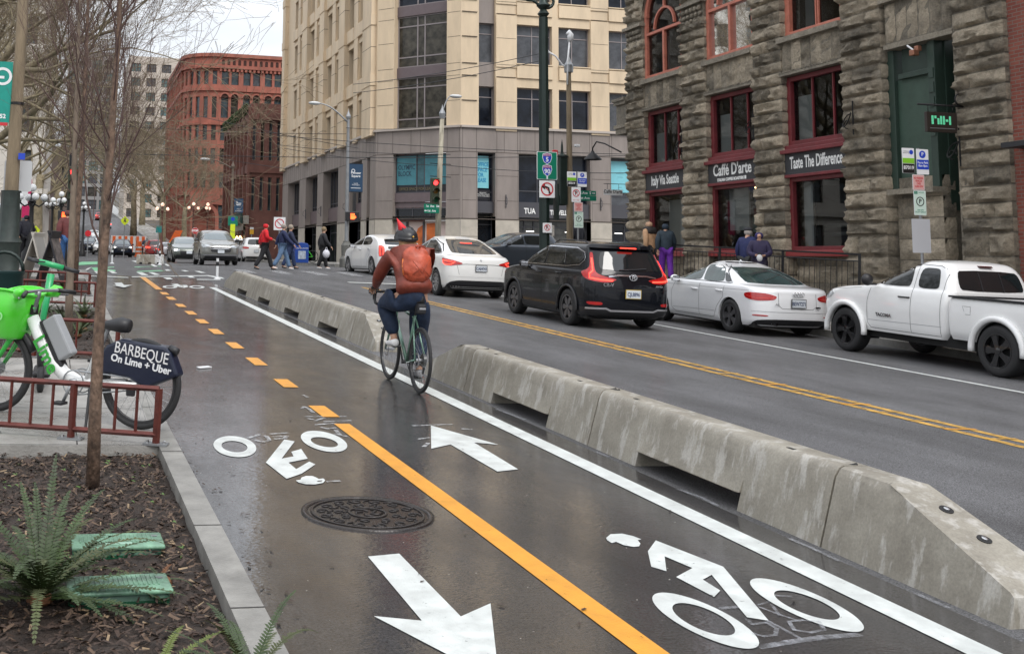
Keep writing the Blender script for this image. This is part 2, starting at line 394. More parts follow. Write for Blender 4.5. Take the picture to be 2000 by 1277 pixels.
bike_symbol(2, 150, 500, 6.0606, [
 [(1015, 365), (1190, 368), (1090, 350), (1110, 383), (1050, 366), (1150, 367), (1095, 357), (1105, 376)],
 [(1330, 365), (1512, 372), (1410, 350), (1430, 386), (1365, 367), (1475, 371), (1412, 357), (1428, 379)]],
 [[(1120, 335), (1190, 330), (1220, 345), (1300, 345), (1320, 365), (1270, 380), (1180, 360)]])
# small worn paint left on the lane: survey marks and a thinner old bicycle
def stroke(mb, pts, wd, w=.0045):
    P = [Vector(gp(x, y)) for x, y in pts]
    for a, b in zip(P, P[1:]):
        d = (b-a).normalized(); n = Vector((-d.y, d.x))*wd/2; a2 = a-d*wd*.3; b2 = b+d*wd*.3
        w += .0004; mb.add([G(*(a2+n), w), G(*(b2+n), w), G(*(b2-n), w), G(*(a2-n), w)], [(0, 1, 2, 3)])
m = MB()
for s in [[(590, 798), (594, 795), (602, 798), (612, 806)], [(598, 814), (675, 814)], [(604, 818), (618, 822), (635, 816)], [(634, 824), (684, 822)], [(616, 830), (655, 827)], [(628, 835), (640, 838), (655, 836)], [(656, 841), (664, 850)], [(655, 848), (678, 853)],
          [(485, 856), (505, 850), (520, 852), (526, 860), (515, 864), (500, 861)], [(530, 848), (562, 846)], [(535, 853), (560, 852), (556, 857), (538, 858)], [(807, 832), (882, 829)], [(818, 858), (838, 855)], [(828, 873), (836, 866)], [(640, 941), (662, 940)], [(903, 838), (920, 839)], [(592, 772), (600, 776)]]: stroke(m, s, .035)
struct(m.obj('painted_mark', M_WW))
m = MB()
c = lambda *p: conv(p, 1170, 1030, 3.7736)
for s, wd in [(c((1090, 680), (1130, 720), (1230, 705), (1310, 750), (1300, 800), (1210, 810), (1140, 790)), .02), (c((1400, 700), (1440, 760), (1560, 780), (1660, 760), (1620, 700), (1500, 690), (1400, 700)), .02), (c((1180, 590), (1340, 650), (1480, 695)), .016),
              (c((1270, 570), (1330, 650)), .016), (c((1170, 575), (1260, 550)), .014), (c((1240, 690), (1500, 830)), .02), (c((1190, 885), (1400, 850), (1650, 815), (1910, 795)), .045), (c((1300, 505), (1410, 512)), .02), (c((900, 600), (1010, 590)), .03)]: stroke(m, s, wd)
for s in [[(1543, 1053), (1585, 1071), (1638, 1096)], [(1325, 957), (1370, 972), (1400, 988)], [(970, 800), (1025, 820)], [(1165, 883), (1190, 893)], [(1790, 1160), (1850, 1187)]]: stroke(m, s, .03)
struct(m.obj('painted_mark', wear(mat('thin sprayed paint', (.42, .43, .46), .5), 14, .36, .75, 0, .7)))
# crossing: stop bars, green patches and crosswalk bars
def px_mark(name, m, polys, ox=150, oy=500, s=6.0606, w=.012):
    mb = MB()
    for i, p in enumerate(polys): px_poly(mb, conv(p, ox, oy, s), w+.0003*i)
    struct(mb.obj(name, m))
px_mark('crossing_line', M_WP, [[(650, 247), (1560, 232), (1560, 240), (650, 256)], [(1560, 232), (1720, 258), (1750, 275), (1700, 272), (1540, 240)], [(170, 238), (610, 256), (610, 264), (170, 246)],
   [(1290, 238), (1350, 236), (1400, 262), (1340, 262)], [(700, 195), (770, 196), (850, 232), (770, 234)], [(845, 197), (900, 197), (990, 228), (920, 230)], [(1040, 165), (1080, 162), (1120, 178), (1060, 182)], [(1020, 262), (1100, 260), (1140, 280), (1070, 284)],
   [(370, 180), (420, 178), (480, 210), (420, 212)], [(200, 185), (250, 183), (290, 215), (240, 218)], [(440, 325), (530, 320), (560, 350), (470, 352)], [(420, 352), (660, 348), (560, 380)], [(1420, 280), (1700, 284), (1700, 290), (1420, 288)],
   [(90, 175), (130, 150), (180, 135), (130, 170)], [(640, 60), (700, 58), (760, 76), (700, 80)], [(860, 105), (900, 100), (960, 130), (920, 134)], [(1030, 100), (1060, 98), (1110, 122), (1070, 124)], [(1230, 175), (1280, 174), (1330, 188), (1280, 190)], [(1390, 185), (1450, 184), (1530, 205), (1470, 207)]])
px_mark('green_lane_patch', M_GP, [[(680, 130), (990, 122), (1040, 180), (720, 190)], [(170, 140), (440, 130), (460, 182), (220, 188)], [(0, 85), (60, 70), (250, 68), (240, 100), (0, 112)]], w=.008)
for i in range(7): line('crossing_line', 6.2+i*1.25, 6.2+i*1.25+.45, 37.2, 39.8, M_WW, .012, 1)
line('crossing_line', 8.9, 12.4, 33.6, 33.95, M_WP, .012, 1)
# ---------------------------------------------------------------- manhole cover
def manhole():
    u, v = gp(718, 1003); T = GM(u, v, .001)
    o = thing('manhole_cover', 'round cast iron manhole cover with curling relief in the wet bike lane', 'manhole cover', T)
    mi = mat('wet cast iron', (.030, .025, .023), .22, .3, var=.3, vs=20, bump=.2, bs=60)
    MB().ring(.40, .365, -.02, .008, 48).obj('rim', mi, o, True)
    MB().lathe([(.36, -.02), (.36, .003), (0.001, .003)], 48).obj('plate', mi, o)
    m = MB(); m.ring(.345, .33, .003, .010, 40); m.ring(.12, .105, .003, .010, 24)
    for rr, n, s in ((.275, 14, .042), (.175, 9, .034)):
        for i in range(n):
            a = 2*math.pi*i/n+rr*9; C = Matrix.Translation((rr*math.cos(a), rr*math.sin(a), 0)) @ Matrix.Rotation(a*2, 4, 'Z')
            m.tube([C @ Vector((s*math.cos(q)*(1-q*.09), s*math.sin(q)*(1-q*.09), .006)) for q in [k*.75 for k in range(11)]], .0045, 4)
            m.tube([C @ Vector((s*1.15, 0, .006)), C @ Vector((s*1.5, s*.7, .006)), C @ Vector((s*1.2, s*1.4, .006))], .004, 4)
    for k in range(5):
        a = k*1.256; m.tube([(.03*math.cos(a), .03*math.sin(a), .006), (.07*math.cos(a+.5), .07*math.sin(a+.5), .006), (.09*math.cos(a+1.1), .09*math.sin(a+1.1), .006)], .006, 4)
    m.obj('relief', mi, o, True)
manhole()
# ---------------------------------------------------------------- concrete barriers
def conc_mat():
    m = mat('barrier concrete', (.30, .285, .25), .42); t = m.node_tree; p = t.nodes['Principled BSDF']; l = t.links.new
    c = t.nodes.new('ShaderNodeTexCoord')
    def ns(sc, st, d=6):
        mp = t.nodes.new('ShaderNodeMapping'); mp.inputs['Scale'].default_value = st; n = t.nodes.new('ShaderNodeTexNoise'); n.inputs['Scale'].default_value = sc; n.inputs['Detail'].default_value = d
        n.inputs['Roughness'].default_value = .65; l(c.outputs['Object'], mp.inputs[0]); l(mp.outputs[0], n.inputs['Vector']); return n
    def rp(n, a, b, A, B):
        r = t.nodes.new('ShaderNodeValToRGB'); e = r.color_ramp.elements; e[0].position = a; e[1].position = b; e[0].color = (*A, 1); e[1].color = (*B, 1); l(n.outputs[0], r.inputs[0]); return r
    a = rp(ns(3, (1, 1, 1)), .3, .72, (.20, .18, .145), (.35, .325, .27))
    b = rp(ns(9, (1, 1, .16)), .52, .62, (0, 0, 0), (.75, .75, .75))
    mx = t.nodes.new('ShaderNodeMix'); mx.data_type = 'RGBA'; l(b.outputs[0], mx.inputs[0]); l(a.outputs[0], mx.inputs[6]); mx.inputs[7].default_value = (.46, .44, .40, 1)
    g = rp(ns(60, (1, 1, 1), 3), .3, .8, (.8, .8, .8), (1.15, 1.15, 1.15)); mu = t.nodes.new('ShaderNodeMix'); mu.data_type = 'RGBA'; mu.blend_type = 'MULTIPLY'; mu.inputs[0].default_value = 1
    l(mx.outputs[2], mu.inputs[6]); l(g.outputs[0], mu.inputs[7]); l(mu.outputs[2], p.inputs['Base Color'])
    bp = t.nodes.new('ShaderNodeBump'); bp.inputs['Strength'].default_value = .35; bp.inputs['Distance'].default_value = .006; l(ns(35, (1, 1, 1)).outputs[0], bp.inputs['Height']); l(bp.outputs[0], p.inputs['Normal'])
    return m
M_BAR = conc_mat(); M_HOLE = mat('dark hole', (.012, .012, .012), .8); M_BOLT = mat('zinc bolt', (.6, .6, .6), .3, 1)
BH, BB, BT = .46, .235, .125
def bar_sec(h=BH, k=0):
    "left half to right half section from the street up"
    hw = lambda z: BB+(BT-BB)*min(z, BH)/BH
    zs = [k, .06, .2, .33, .40] ; P = [(-hw(z), z) for z in zs if z >= k and z < h-.03]
    if h > .4:
        P += [(-BT+.002, .425), (-BT+.018, .448), (-BT+.045, BH), (BT-.045, BH), (BT-.018, .448), (BT-.002, .425)]
    else: P += [(-hw(h), h), (hw(h), h)]
    P += [(hw(z), z) for z in reversed(zs) if z >= k and z < h-.03]
    return P
def loft_sections(mb, secs):
    "secs: list of (v, [(x,z)...]) with equal counts"
    n = len(secs[0][1]); vs = [(x, v, z) for v, P in secs for x, z in P]; fs = []
    for i in range(len(secs)-1):
        for j in range(n): a = i*n+j; b = i*n+(j+1) % n; fs.append((a, b, b+n, a+n))
    fs += [tuple(range(n)), tuple(range((len(secs)-1)*n, len(secs)*n))[::-1]]
    return mb.add(vs, fs)
def barrier(v0, v1, label, holes=True):
    o = thing('concrete_barrier', label, 'barrier', GM(4.61, v0), 'low concrete barriers along the bike lane'); Ln = v1-v0
    a, b = Ln*.28, Ln*.73; m = MB(); g = .008
    full = bar_sec(); low = bar_sec(k=.0)
    loft_sections(m, [(g, full), (a, full)]); loft_sections(m, [(b, full), (Ln-g, full)])
    up = [(x, max(z, .115)) for x, z in full]; loft_sections(m, [(a, up), (b, up)])
    m.obj('body', M_BAR, o, 35)
    if holes:
        for v in (.03, Ln-.03): MB().tube([(-.03, v-.0, BH-.012), (.03, v, BH-.002)], [.012, .014], 6).obj('lifting_hook', M_HOLE, o)
        for v in (Ln*.17, Ln*.83): MB().box((-.07, v, BH-.004), (.025, .07, .012)).obj('lifting_slot', M_HOLE, o)
    return o
def barrier_nose(v0, v1, label, near):
    "end piece: full height at v0, sloping down to a low nose at v1"
    o = thing('concrete_barrier', label, 'barrier', GM(4.61, v0), 'low concrete barriers along the bike lane'); s = 1 if v1 > v0 else -1; Ln = abs(v1-v0); g = .008
    fl = Ln*.30; hn = .145
    def sec(h):
        "section clipped flat at height h, same count as bar_sec()"
        hw = lambda z: BB+(BT-BB)*min(z, BH)/BH; P = []
        for x, z in bar_sec():
            if z > h: P.append((math.copysign(min(abs(x), hw(h)), x) if abs(x) < hw(h) and False else math.copysign(hw(h) if z < .44 else hw(h)-.002, x), h))
            else: P.append((x, z))
        return P
    T = [(g, BH+.001), (fl, BH+.001)] + [(fl+(Ln-fl)*t, BH-(BH-hn)*t) for t in (.03, .08, .15, .3, .5, .75, .97)] + [(Ln-.005, hn-.006), (Ln, hn-.025)]
    secs = [(s*v, sec(h)) for v, h in T]
    m = MB(); loft_sections(m, secs); m.obj('body', M_BAR, o, 30)
    for t in (.28, .55):
        vv = s*(fl+(Ln-fl)*t); zz = BH-(BH-hn)*t; sl = math.atan2(BH-hn, Ln-fl)
        M = Matrix.Translation((0.03, vv, zz)) @ Matrix.Rotation(-s*sl, 4, 'X')
        h = MB().lathe([(.036, -.01), (.036, .0045), (.001, .0045)], 20, M).obj('bolt_pocket', M_HOLE, o)
        MB().lathe([(.016, .003), (.016, .010), (.008, .012), (.001, .012)], 8, M).obj('bolt', M_BOLT, h)
    return o
for a, b, l in [(5.78, 8.7, 'low concrete barrier segment in front, with a long slot under it, beside the painted bicycle'), (8.7, 11.62, 'low concrete barrier segment behind the nearest one, mottled pale near the top'),
                (16.5, 19.4, 'low concrete barrier segment just left of the cyclist'), (19.4, 22.3, 'second low concrete barrier segment beyond the cyclist'), (22.3, 25.2, 'third low concrete barrier segment beyond the cyclist'), (25.2, 28.1, 'fourth low concrete barrier segment beyond the cyclist, last full one before the crossing')]:
    barrier(a, b, l)
barrier_nose(5.78, 4.46, 'sloping concrete barrier end piece nearest the viewer with two bolt holes', True)
barrier_nose(11.62, 12.95, 'sloping concrete barrier end piece right beside the rear wheel of the bicycle', False)
barrier_nose(16.5, 15.2, 'sloping concrete barrier end piece with white face behind the cyclist', True)
barrier_nose(28.1, 29.5, 'sloping concrete barrier end piece at the crossing', False)
# ================================================================ buildings
M_DG = mat('dark window glass', (.009, .012, .017), .06, spec=.4, var=.5, vs=.6)
M_DG2 = mat('office glass', (.014, .018, .028), .05, spec=.25, var=.95, vs=.5)
def cells(mb, M, x0, x1, y0, y1, ops, depth=.3):
    xs = sorted({x0, x1, *[o[0] for o in ops], *[o[1] for o in ops]}); ys = sorted({y0, y1, *[o[2] for o in ops], *[o[3] for o in ops]})
    xs = [x for x in xs if x0 <= x <= x1]; ys = [y for y in ys if y0 <= y <= y1]
    for a, b in zip(xs, xs[1:]):
        for c, d in zip(ys, ys[1:]):
            mx, my = (a+b)/2, (c+d)/2
            if any(o[0] < mx < o[1] and o[2] < my < o[3] for o in ops): continue
            mb.add([(a, c, 0), (b, c, 0), (b, d, 0), (a, d, 0)], [(0, 1, 2, 3)], M)
    for a, b, c, d in [o[:4] for o in ops]:
        q = [(a, c), (b, c), (b, d), (a, d)]
        for i in range(4):
            p, r = q[i], q[(i+1) % 4]; mb.add([(p[0], p[1], 0), (r[0], r[1], 0), (r[0], r[1], -depth), (p[0], p[1], -depth)], [(0, 1, 2, 3)], M)
def window(parent, M, w, h, mf, mg=None, vx=(), hy=(), fr=.06, dep=-.28, cache={}, name='window'):
    if mg and mg.name in ('office glass', 'grey glass', 'teal glass'):
        q = rnd.random(); mg = mat(mg.name+' with blinds', (.085, .09, .10), .2, spec=.3, var=.5, vs=1.2) if q < .16 else mat(mg.name+' lit room', (.05, .045, .035), .1, spec=.3, var=.9, vs=2) if q < .3 else mg
    "window part (frame + bars) with a pane as sub-part; same sizes share mesh data. M = lower left corner of the opening"
    k = (round(w, 2), round(h, 2), mf.name, (mg or M_DG).name, tuple(vx), tuple(hy), fr, dep)
    if k not in cache:
        f = MB(); t = .05
        for a, b, c, d in [(0, fr, 0, h), (w-fr, w, 0, h), (fr, w-fr, 0, fr), (fr, w-fr, h-fr, h)]: f.span((a, c, dep), (b, d, dep+t))
        for x in vx: f.span((x*w-fr/2, fr, dep), (x*w+fr/2, h-fr, dep+t*.9))
        for y in hy: f.span((fr, y*h-fr/2, dep), (w-fr, y*h+fr/2, dep+t*.8))
        g = MB().add([(0, 0, dep+.01), (w, 0, dep+.01), (w, h, dep+.01), (0, h, dep+.01)], [(0, 1, 2, 3)])
        cache[k] = (f.mesh(name, mf), g.mesh('pane', mg or M_DG))
    o = link(name, cache[k][0], parent, 0, M); link('pane', cache[k][1], o); return o
T3 = lambda x, y, z=0: Matrix.Translation((x, y, z))
def olympic():
    b = thing('office_building', 'beige and grey stone clad office building with dark corner glazing across the crossing', 'building', T3(16.7, 60.67, 0))
    I = b.matrix_world.inverted()
    cream = mat('cream cladding', (.63, .50, .345), .62, var=.15, vs=1.1, bump=.1, bs=30, stretch=(1, 1, .22))
    grey = mat('mauve grey cladding', (.245, .21, .19), .6, var=.18, vs=1.2, bump=.1, bs=30, stretch=(1, 1, .25))
    pale = mat('pale base stone', (.44, .40, .34), .6, var=.16, vs=2)
    metal = mat('plum metal', (.13, .10, .105), .5, var=.1); mull = mat('grey mullion', (.25, .22, .22), .45)
    dkm = mat('charcoal metal', (.06, .06, .07), .5); jm = mat('panel joint', (.075, .06, .05), .9)
    FB = I @ FR((20.31, 56.6, 0), (1, 0, 0), (0, 0, 1)); FA = I @ FR((16.7, 89.2, 0), (0, -1, 0), (0, 0, 1))
    Lc = math.hypot(3.61, 4.07); FC = I @ FR((16.7, 60.67, 0), (3.61, -4.07, 0), (0, 0, 1))
    H = 37; rows = [9.12+3.53*k for k in range(8)]
    up = MB(); lo = MB(); ps = MB(); jt = MB(); mt = MB(); sl = MB()
    # ---- face B
    wx = [(3.23, 5.35), (5.74, 7.65), (8.77, 10.75), (11.15, 13.1), (14.3, 16.3), (16.7, 18.7), (19.9, 22), (22.4, 24.4)]
    ops = []
    for x0, x1 in wx:
        for z in rows: ops.append((x0, x1, z, z+2.2))
    cells(up, FB, 0, .97, 9.05, H, [], 0); cells(up, FB, 2.0, 26, 9.05, H, ops, .35)
    up.span((.97, 9.05, -.4), (1.03, H, 0), FB)
    so = [(.97, 2.0, z, z+2.2) for z in rows]; cells(lo, FB @ T3(0, 0, -.22), .97, 2.0, 9.05, H, so, .3)
    up.add([(2, 9.05, 0), (2, H, 0), (2, H, -.22), (2, 9.05, -.22), (.97, 9.05, 0), (.97, H, 0), (.97, H, -.22), (.97, 9.05, -.22)], [(0, 1, 2, 3), (4, 5, 6, 7)], FB)
    for k, z in enumerate(rows):
        for x0, x1 in wx:
            window(b, FB @ T3(x0, z), x1-x0, 2.2, mull, M_DG2, (.48,), (.74,), .05, -.32)
            up.span((x0, z+2.72, 0), (x1, z+3.42, .10), FB)       # projecting spandrel
            up.span((x0-.02, z-.06, 0), (x1+.02, z, .12), FB)
        window(b, FB @ T3(.97, z, -.22), 1.03, 2.2, mull, M_DG2, (), (.74,), .05, -.28)
        for a, c in [(0, .97), (2.0, 3.23), (7.65, 8.77), (13.1, 14.3), (18.7, 19.9)]:
            up.span((a+.02 if a else .0, z-.25, 0), (c, z+2.66, .06), FB) if a else None
            for zz in (z+2.72, z+3.4, z+1.35): jt.span((a+.05, zz, .0), (c-.05, zz+.02, .066), FB)
    # ---- podium B
    pb = [(.97, 2.0, 1.5, 7.65), (3.35, 7.6, 1.5, 7.65), (8.85, 10.9, 1.5, 7.65), (12.3, 16.5, 1.5, 7.65), (17.8, 22, 1.5, 7.65)]
    cells(lo, FB, 0, 26, 4.07, 9.05, [o for o in pb], .9); cells(ps, FB @ T3(0, 0, .03), 0, 26, 1, 4.05, [(o[0], o[1], .9, 4.2) for o in pb], .9)
    for x in (.1, .9, 2.07, 2.5, 3.28, 3.42, 4.3, 5.4, 6.5, 7.55, 7.7, 8.75, 8.9, 10, 10.95): jt.span((x, 7.7, 0), (x+.02, 9, .005), FB)
    for a, c in [(.1, .9), (2.07, 3.3), (7.68, 8.8), (10.97, 12.2)]:
        for z in (5.05, 6.4): jt.span((a, z, 0), (c, z+.02, .005), FB)
        for z in (2.2, 3.1): jt.span((a-.07, z, .03), (c+.05, z+.02, .036), FB)
        jt.span((a, 4.07, 0), (a+.015, 7.68, .004), FB); jt.span((c, 4.07, 0), (c+.015, 7.68, .004), FB)
    jt.span((0, 7.66, 0), (26, 7.69, .006), FB); jt.span((0, 4.03, .02), (26, 4.08, .045), FB)
    # ---- chamfer C: right pier, big recessed glazing
    g0, g1 = 1.15, 4.55
    cells(up, FC, 0, g0, 9.05, H, [], 0); cells(up, FC, g1, Lc, 9.05, H, [], 0)
    up.add([(g0, 9.05, 0), (g0, H, 0), (g0, H, -.5), (g0, 9.05, -.5), (g1, 9.05, 0), (g1, H, 0), (g1, H, -.5), (g1, 9.05, -.5)], [(0, 1, 2, 3), (4, 5, 6, 7)], FC)
    for z in rows:
        window(b, FC @ T3(g0, z-.05, 0), g1-g0, 2.95, mull, M_DG2, (.38, .52), (.2, .8), .07, -.45)
        MB().span((g0, z+2.9, -.45), (g1, z+3.48, -.3), FC).obj('spandrel', metal, b)
        for a, c in [(.06, g0-.05), (g1+.05, Lc-.05)]:
            for zz in (z+2.72, z+3.4, z+1.35): jt.span((a, zz, 0), (c, zz+.02, .006), FC)
    cells(lo, FC, 0, Lc, 4.07, 9.05, [(g0, g1, 3.9, 7.7)], .6); cells(ps, FC @ T3(0, 0, .03), 0, Lc, 1, 4.05, [(g0, g1, .9, 4.2)], .6)
    for x in (.1, 1.1, 2.3, 2.9, 4.6, 5.35): jt.span((x, 7.7, 0), (x+.02, 9, .005), FC)
    for a, c in [(.05, 1.1), (g1+.05, Lc-.05)]:
        for z in (5.05, 6.4): jt.span((a, z, 0), (c, z+.02, .005), FC)
    jt.span((0, 7.66, 0), (Lc, 7.69, .006), FC); jt.span((0, 4.03, .02), (Lc, 4.08, .045), FC)
    window(b, FC @ T3(g0, 5.5, 0), g1-g0, 2.15, dkm, mat('teal film glass', (.03, .10, .12), .12, spec=.5, var=.3, vs=2), (.40, .55), (), .06, -.35)
    MB().span((g0, 5.0, -.35), (g1, 5.5, -.2), FC).obj('spandrel', metal, b); MB().span((g0, 4.68, -.35), (g1, 4.98, -.28), FC).obj('spandrel', metal, b)
    window(b, FC @ T3(g0, 4.0, 0), g1-g0, .66, dkm, None, (.33, .66), (), .05, -.35)
    # ---- face A (grazing)
    cen = [(63.9, 66.6), (69.9, 72.6), (75.8, 78.3), (81.8, 84.4)]; opsA = []; xa = []
    for p in cen:
        for y in p: x = 89.2-y; xa.append((x-.8, x+.8))
    xa.sort()
    for x0, x1 in xa:
        for z in rows: opsA.append((x0, x1, z, z+2.2))
    cells(up, FA, 0, 28.53, 9.05, H, opsA, .4)
    for z in rows:
        for x0, x1 in xa:
            window(b, FA @ T3(x0, z), x1-x0, 2.2, dkm, M_DG2, (.5,), (.74,), .05, -.36)
            up.span((x0-.06, z+2.62, 0), (x1+.06, z+3.42, .16), FA)
            up.span((x0, z+2.2, .0), (x1, z+2.45, .05), FA)
        for p, q in zip([(0, 1.2)]+[(x1, x2) for (x0, x1), (x2, x3) in zip(xa, xa[1:])]+[(26.2, 28.3)], range(20)):
            w = p[1]-p[0]; up.span((p[0]+.06, z-.3, 0), (p[1]-.06, z+2.6, .12 if w < 1.2 else .30), FA)
            up.span((p[0], z+2.6, 0), (p[1], z+3.23, .14 if w < 1.2 else .34), FA)
            jt.span((p[0]+.05, z+1.3, 0), (p[1]-.05, z+1.325, .305 if w > 1.2 else .125), FA)
    pa_ = [(89.2-b_, 89.2-a_, .9, 7.7) for a_, b_ in [(61.9, 62.6), (63.8, 66.7), (69.8, 74.2), (76, 80), (82.3, 86.9)]]
    cells(lo, FA, 0, 28.53, 4.07, 9.05, pa_, 1.0); cells(ps, FA @ T3(0, 0, .03), 0, 28.53, .5, 4.05, [(o[0], o[1], .4, 4.2) for o in pa_], 1.0)
    for o in pa_:
        w = o[1]-o[0]
        if w < 1: window(b, FA @ T3(o[0], 1.2), w, 6.5, dkm, None, (), (.4,), .05, -.8); continue
        window(b, FA @ T3(o[0], 5.2), w, 2.5, dkm, None, (.2, .4, .6, .8), (.12,), .06, -.6); MB().span((o[0], 4.3, -.7), (o[1], 5.2, -.4), FA).obj('spandrel', metal, b)
        window(b, FA @ T3(o[0], 1.3), w, 3.0, dkm, mat('shop glass', (.03, .035, .035), .08, spec=.6, var=.8, vs=.8), (.33, .66), (.75,), .07, -.6)
    jt.span((0, 7.66, 0), (28.53, 7.69, .006), FA); jt.span((0, 4.03, .02), (28.53, 4.08, .045), FA)
    for x in [.8*i for i in range(36)]: jt.span((x, 7.7, 0), (x+.02, 9, .005), FA)
    # ledge round the top of the podium
    for F, l in ((FA, 28.53), (FC, Lc), (FB, 26)): sl.span((0, 8.98, 0), (l, 9.1, .13), F)
    for k in range(0, len(jt.v), 8):
        vs = jt.v[k:k+8]; q = up if min(p[2] for p in vs) > 9.0 else (ps if max(p[2] for p in vs) < 4.0 else lo); q.cm = 1; q.add(vs, [[i-k for i in f] for f in jt.f[k//8*6:k//8*6+6]])
    up.obj('wall', [cream, jm], b, M=None); lo.obj('podium', [grey, jm], b); ps.obj('base_course', [pale, jm], b); pass
    sl.obj('ledge', mat('ledge stone', (.42, .37, .33), .5), b)
    MB().add([I @ Vector(p) for p in [(16.9, 89, H-.3), (46, 89, H-.3), (46, 56.9, H-.3), (20.4, 56.9, H-.3), (16.9, 60.8, H-.3)]], [(0, 1, 2, 3, 4)]).obj('roof', dkm, b)
    MB().add([I @ Vector(p) for p in [(46.3, 56.6, 0), (46.3, 89, 0), (46.3, 89, H), (46.3, 56.6, H)]], [(0, 1, 2, 3)]).obj('side_wall', cream, b)
    # storefront on face B
    dark = mat('shop interior', (.02, .02, .02), .7)
    fl = MB(); fl.span((3.35, 4.1, -.55), (7.6, 5.0, -.15), FB); fl.span((.97, 4.4, -.6), (2, 5.0, -.25), FB); fl.span((8.85, 4.3, -.6), (10.9, 5.0, -.25), FB); fl.obj('sign_band', dkm, b)
    window(b, FB @ T3(3.35, 5.0), 4.25, 2.65, dkm, M_DG2, (.3, .62), (.25,), .06, -.5)
    wf = window(b, FB @ T3(3.35, 1.3), 4.25, 2.8, dkm, mat('lit shop glass', (.055, .055, .05), .12, spec=.5, var=.9, vs=1.6), (.12, .25, .5, .75), (.86,), .06, -.55)
    window(b, FB @ T3(.97, 1.3), 1.03, 3.1, dkm, None, (), (.8,), .05, -.55); window(b, FB @ T3(.97, 5.0), 1.03, 2.65, dkm, M_DG2, (), (.2,), .05, -.45)
    window(b, FB @ T3(8.85, 5.0), 2.05, 2.65, dkm, M_DG2, (), (.2,), .05, -.45); window(b, FB @ T3(8.85, 1.3), 2.05, 3.0, dkm, None, (.5,), (.86,), .05, -.55)
    for x in (4.0, 5.2, 6.3, 7.0, 9.3):
        MB().span((x, 3.45, -.54), (x+.45, 3.49, -.50), FB).obj('ceiling_lamp', mat('lamp tube', (1, .97, .9), emit=2.2), b)
    wt = mat('white lettering', (.8, .8, .78), .5)
    text('TUA', .42, wt, b, FB @ T3(4.05, 4.55, -.14), sx=.8, bold=.012); text('LI TRAVELLER', .36, wt, b, FB @ T3(5.75, 4.5, -.14), sx=.7, bold=.012)
    # posters
    teal = mat('teal poster', (.055, .20, .24), .4, var=.15, vs=2); sky = mat('sky blue poster', (.22, .58, .66), .45, var=.06)
    ink = mat('navy ink', (.02, .05, .08), .5); blue = mat('blue ink', (.01, .25, .5), .5)
    MB().span((g0+.08, 5.95, -.33), (g0+1.32, 7.55, -.30), FC).obj('poster', teal, b); MB().span((g0+1.9, 5.95, -.33), (g1-.1, 7.55, -.30), FC).obj('poster', teal, b)
    text('OLYMPIC\nBLOCK', .37, ink, b, FC @ T3(g0+.16, 6.75, -.295), sx=.72, bold=.008, align='LEFT')
    MB().span((g0+.05, 5.52, -.33), (g1-.05, 5.93, -.31), FC).obj('poster', mat('black poster', (.015, .015, .02), .4), b)
    text('OFFICE SPACE FOR LEASE', .23, mat('dull gold ink', (.16, .13, .06), .5), b, FC @ T3(g0+.2, 5.72, -.305), sx=.85, align='LEFT')
    for x, h in ((.98, 1.7), (8.9, 1.7)): MB().span((x+.02, 5.75, -.42), (x+(.78 if x < 2 else 1.3), 7.5, -.40), FB).obj('poster', sky, b)
    text('OFFICE\nSPACE\nFOR\nLEASE', .30, blue, b, FB @ T3(1.05, 6.6, -.39), sx=.72, bold=.006, align='LEFT')
    MB().span((1.0, 5.1, -.42), (1.85, 5.65, -.40), FB).obj('poster', mat('black poster', (.015, .015, .02)), b)
    text('REQUEST\nUPDATED OFFICE\nSPACE AVAILABLE', .095, wt, b, FB @ T3(1.43, 5.4, -.395))
    text('______\n____\n\n______\n___', .2, ink, b, FB @ T3(9.6, 6.5, -.395), sx=.8)
    # poster wall at the corner shop (orange canyon print) and posters
    pm = MB(); pw = mat('pink white poster', (.55, .48, .50), .4, var=.1)
    MB().span((g0, 1.6, -.4), (g0+.7, 3.9, -.35), FC).obj('poster', pw, b); MB().span((g0+.85, 1.6, -.4), (g1, 3.9, -.36), FC).obj('poster', mat('pale print', (.62, .50, .46), .4), b)
    om = mat('orange print', (.62, .15, .03), .45, var=.5, vs=1.3)
    m = MB(); m.prism([(g0+.87, 1.6), (g0+.9, 2.3), (g0+1.2, 2.9), (g0+1.45, 3.55), (g0+1.75, 3.72), (g0+1.75, 1.6)], -.355, -.345, FC); m.prism([(g0+2.0, 1.6), (g0+2.0, 3.8), (g0+2.7, 3.85), (g0+2.8, 3.2), (g0+3.2, 2.7), (g0+3.3, 1.6)], -.355, -.345, FC); m.obj('poster_print', om, b)
    m = MB(); [m.span((g0+x, 1.5, -.36), (g0+x+.1, 3.95, -.28), FC) for x in (.72, 1.78, 3.3)]; m.obj('shop_frame', dkm, b)
    # hanging wall brackets
    for F, x in ((FA, 9.4), (FA, 14.5), (FB, 2.6), (FB, 8.2), (FA, 21.7)):
        m = MB(); m.span((x-.02, 4.7, 0), (x+.02, 5.4, .05), F); m.tube([F @ Vector(p) for p in [(x, 5.3, .02), (x, 5.2, .2), (x, 4.95, .22), (x, 4.85, .1)]], .015, 5); m.obj('wall_bracket', dkm, b)
    return b
olympic()
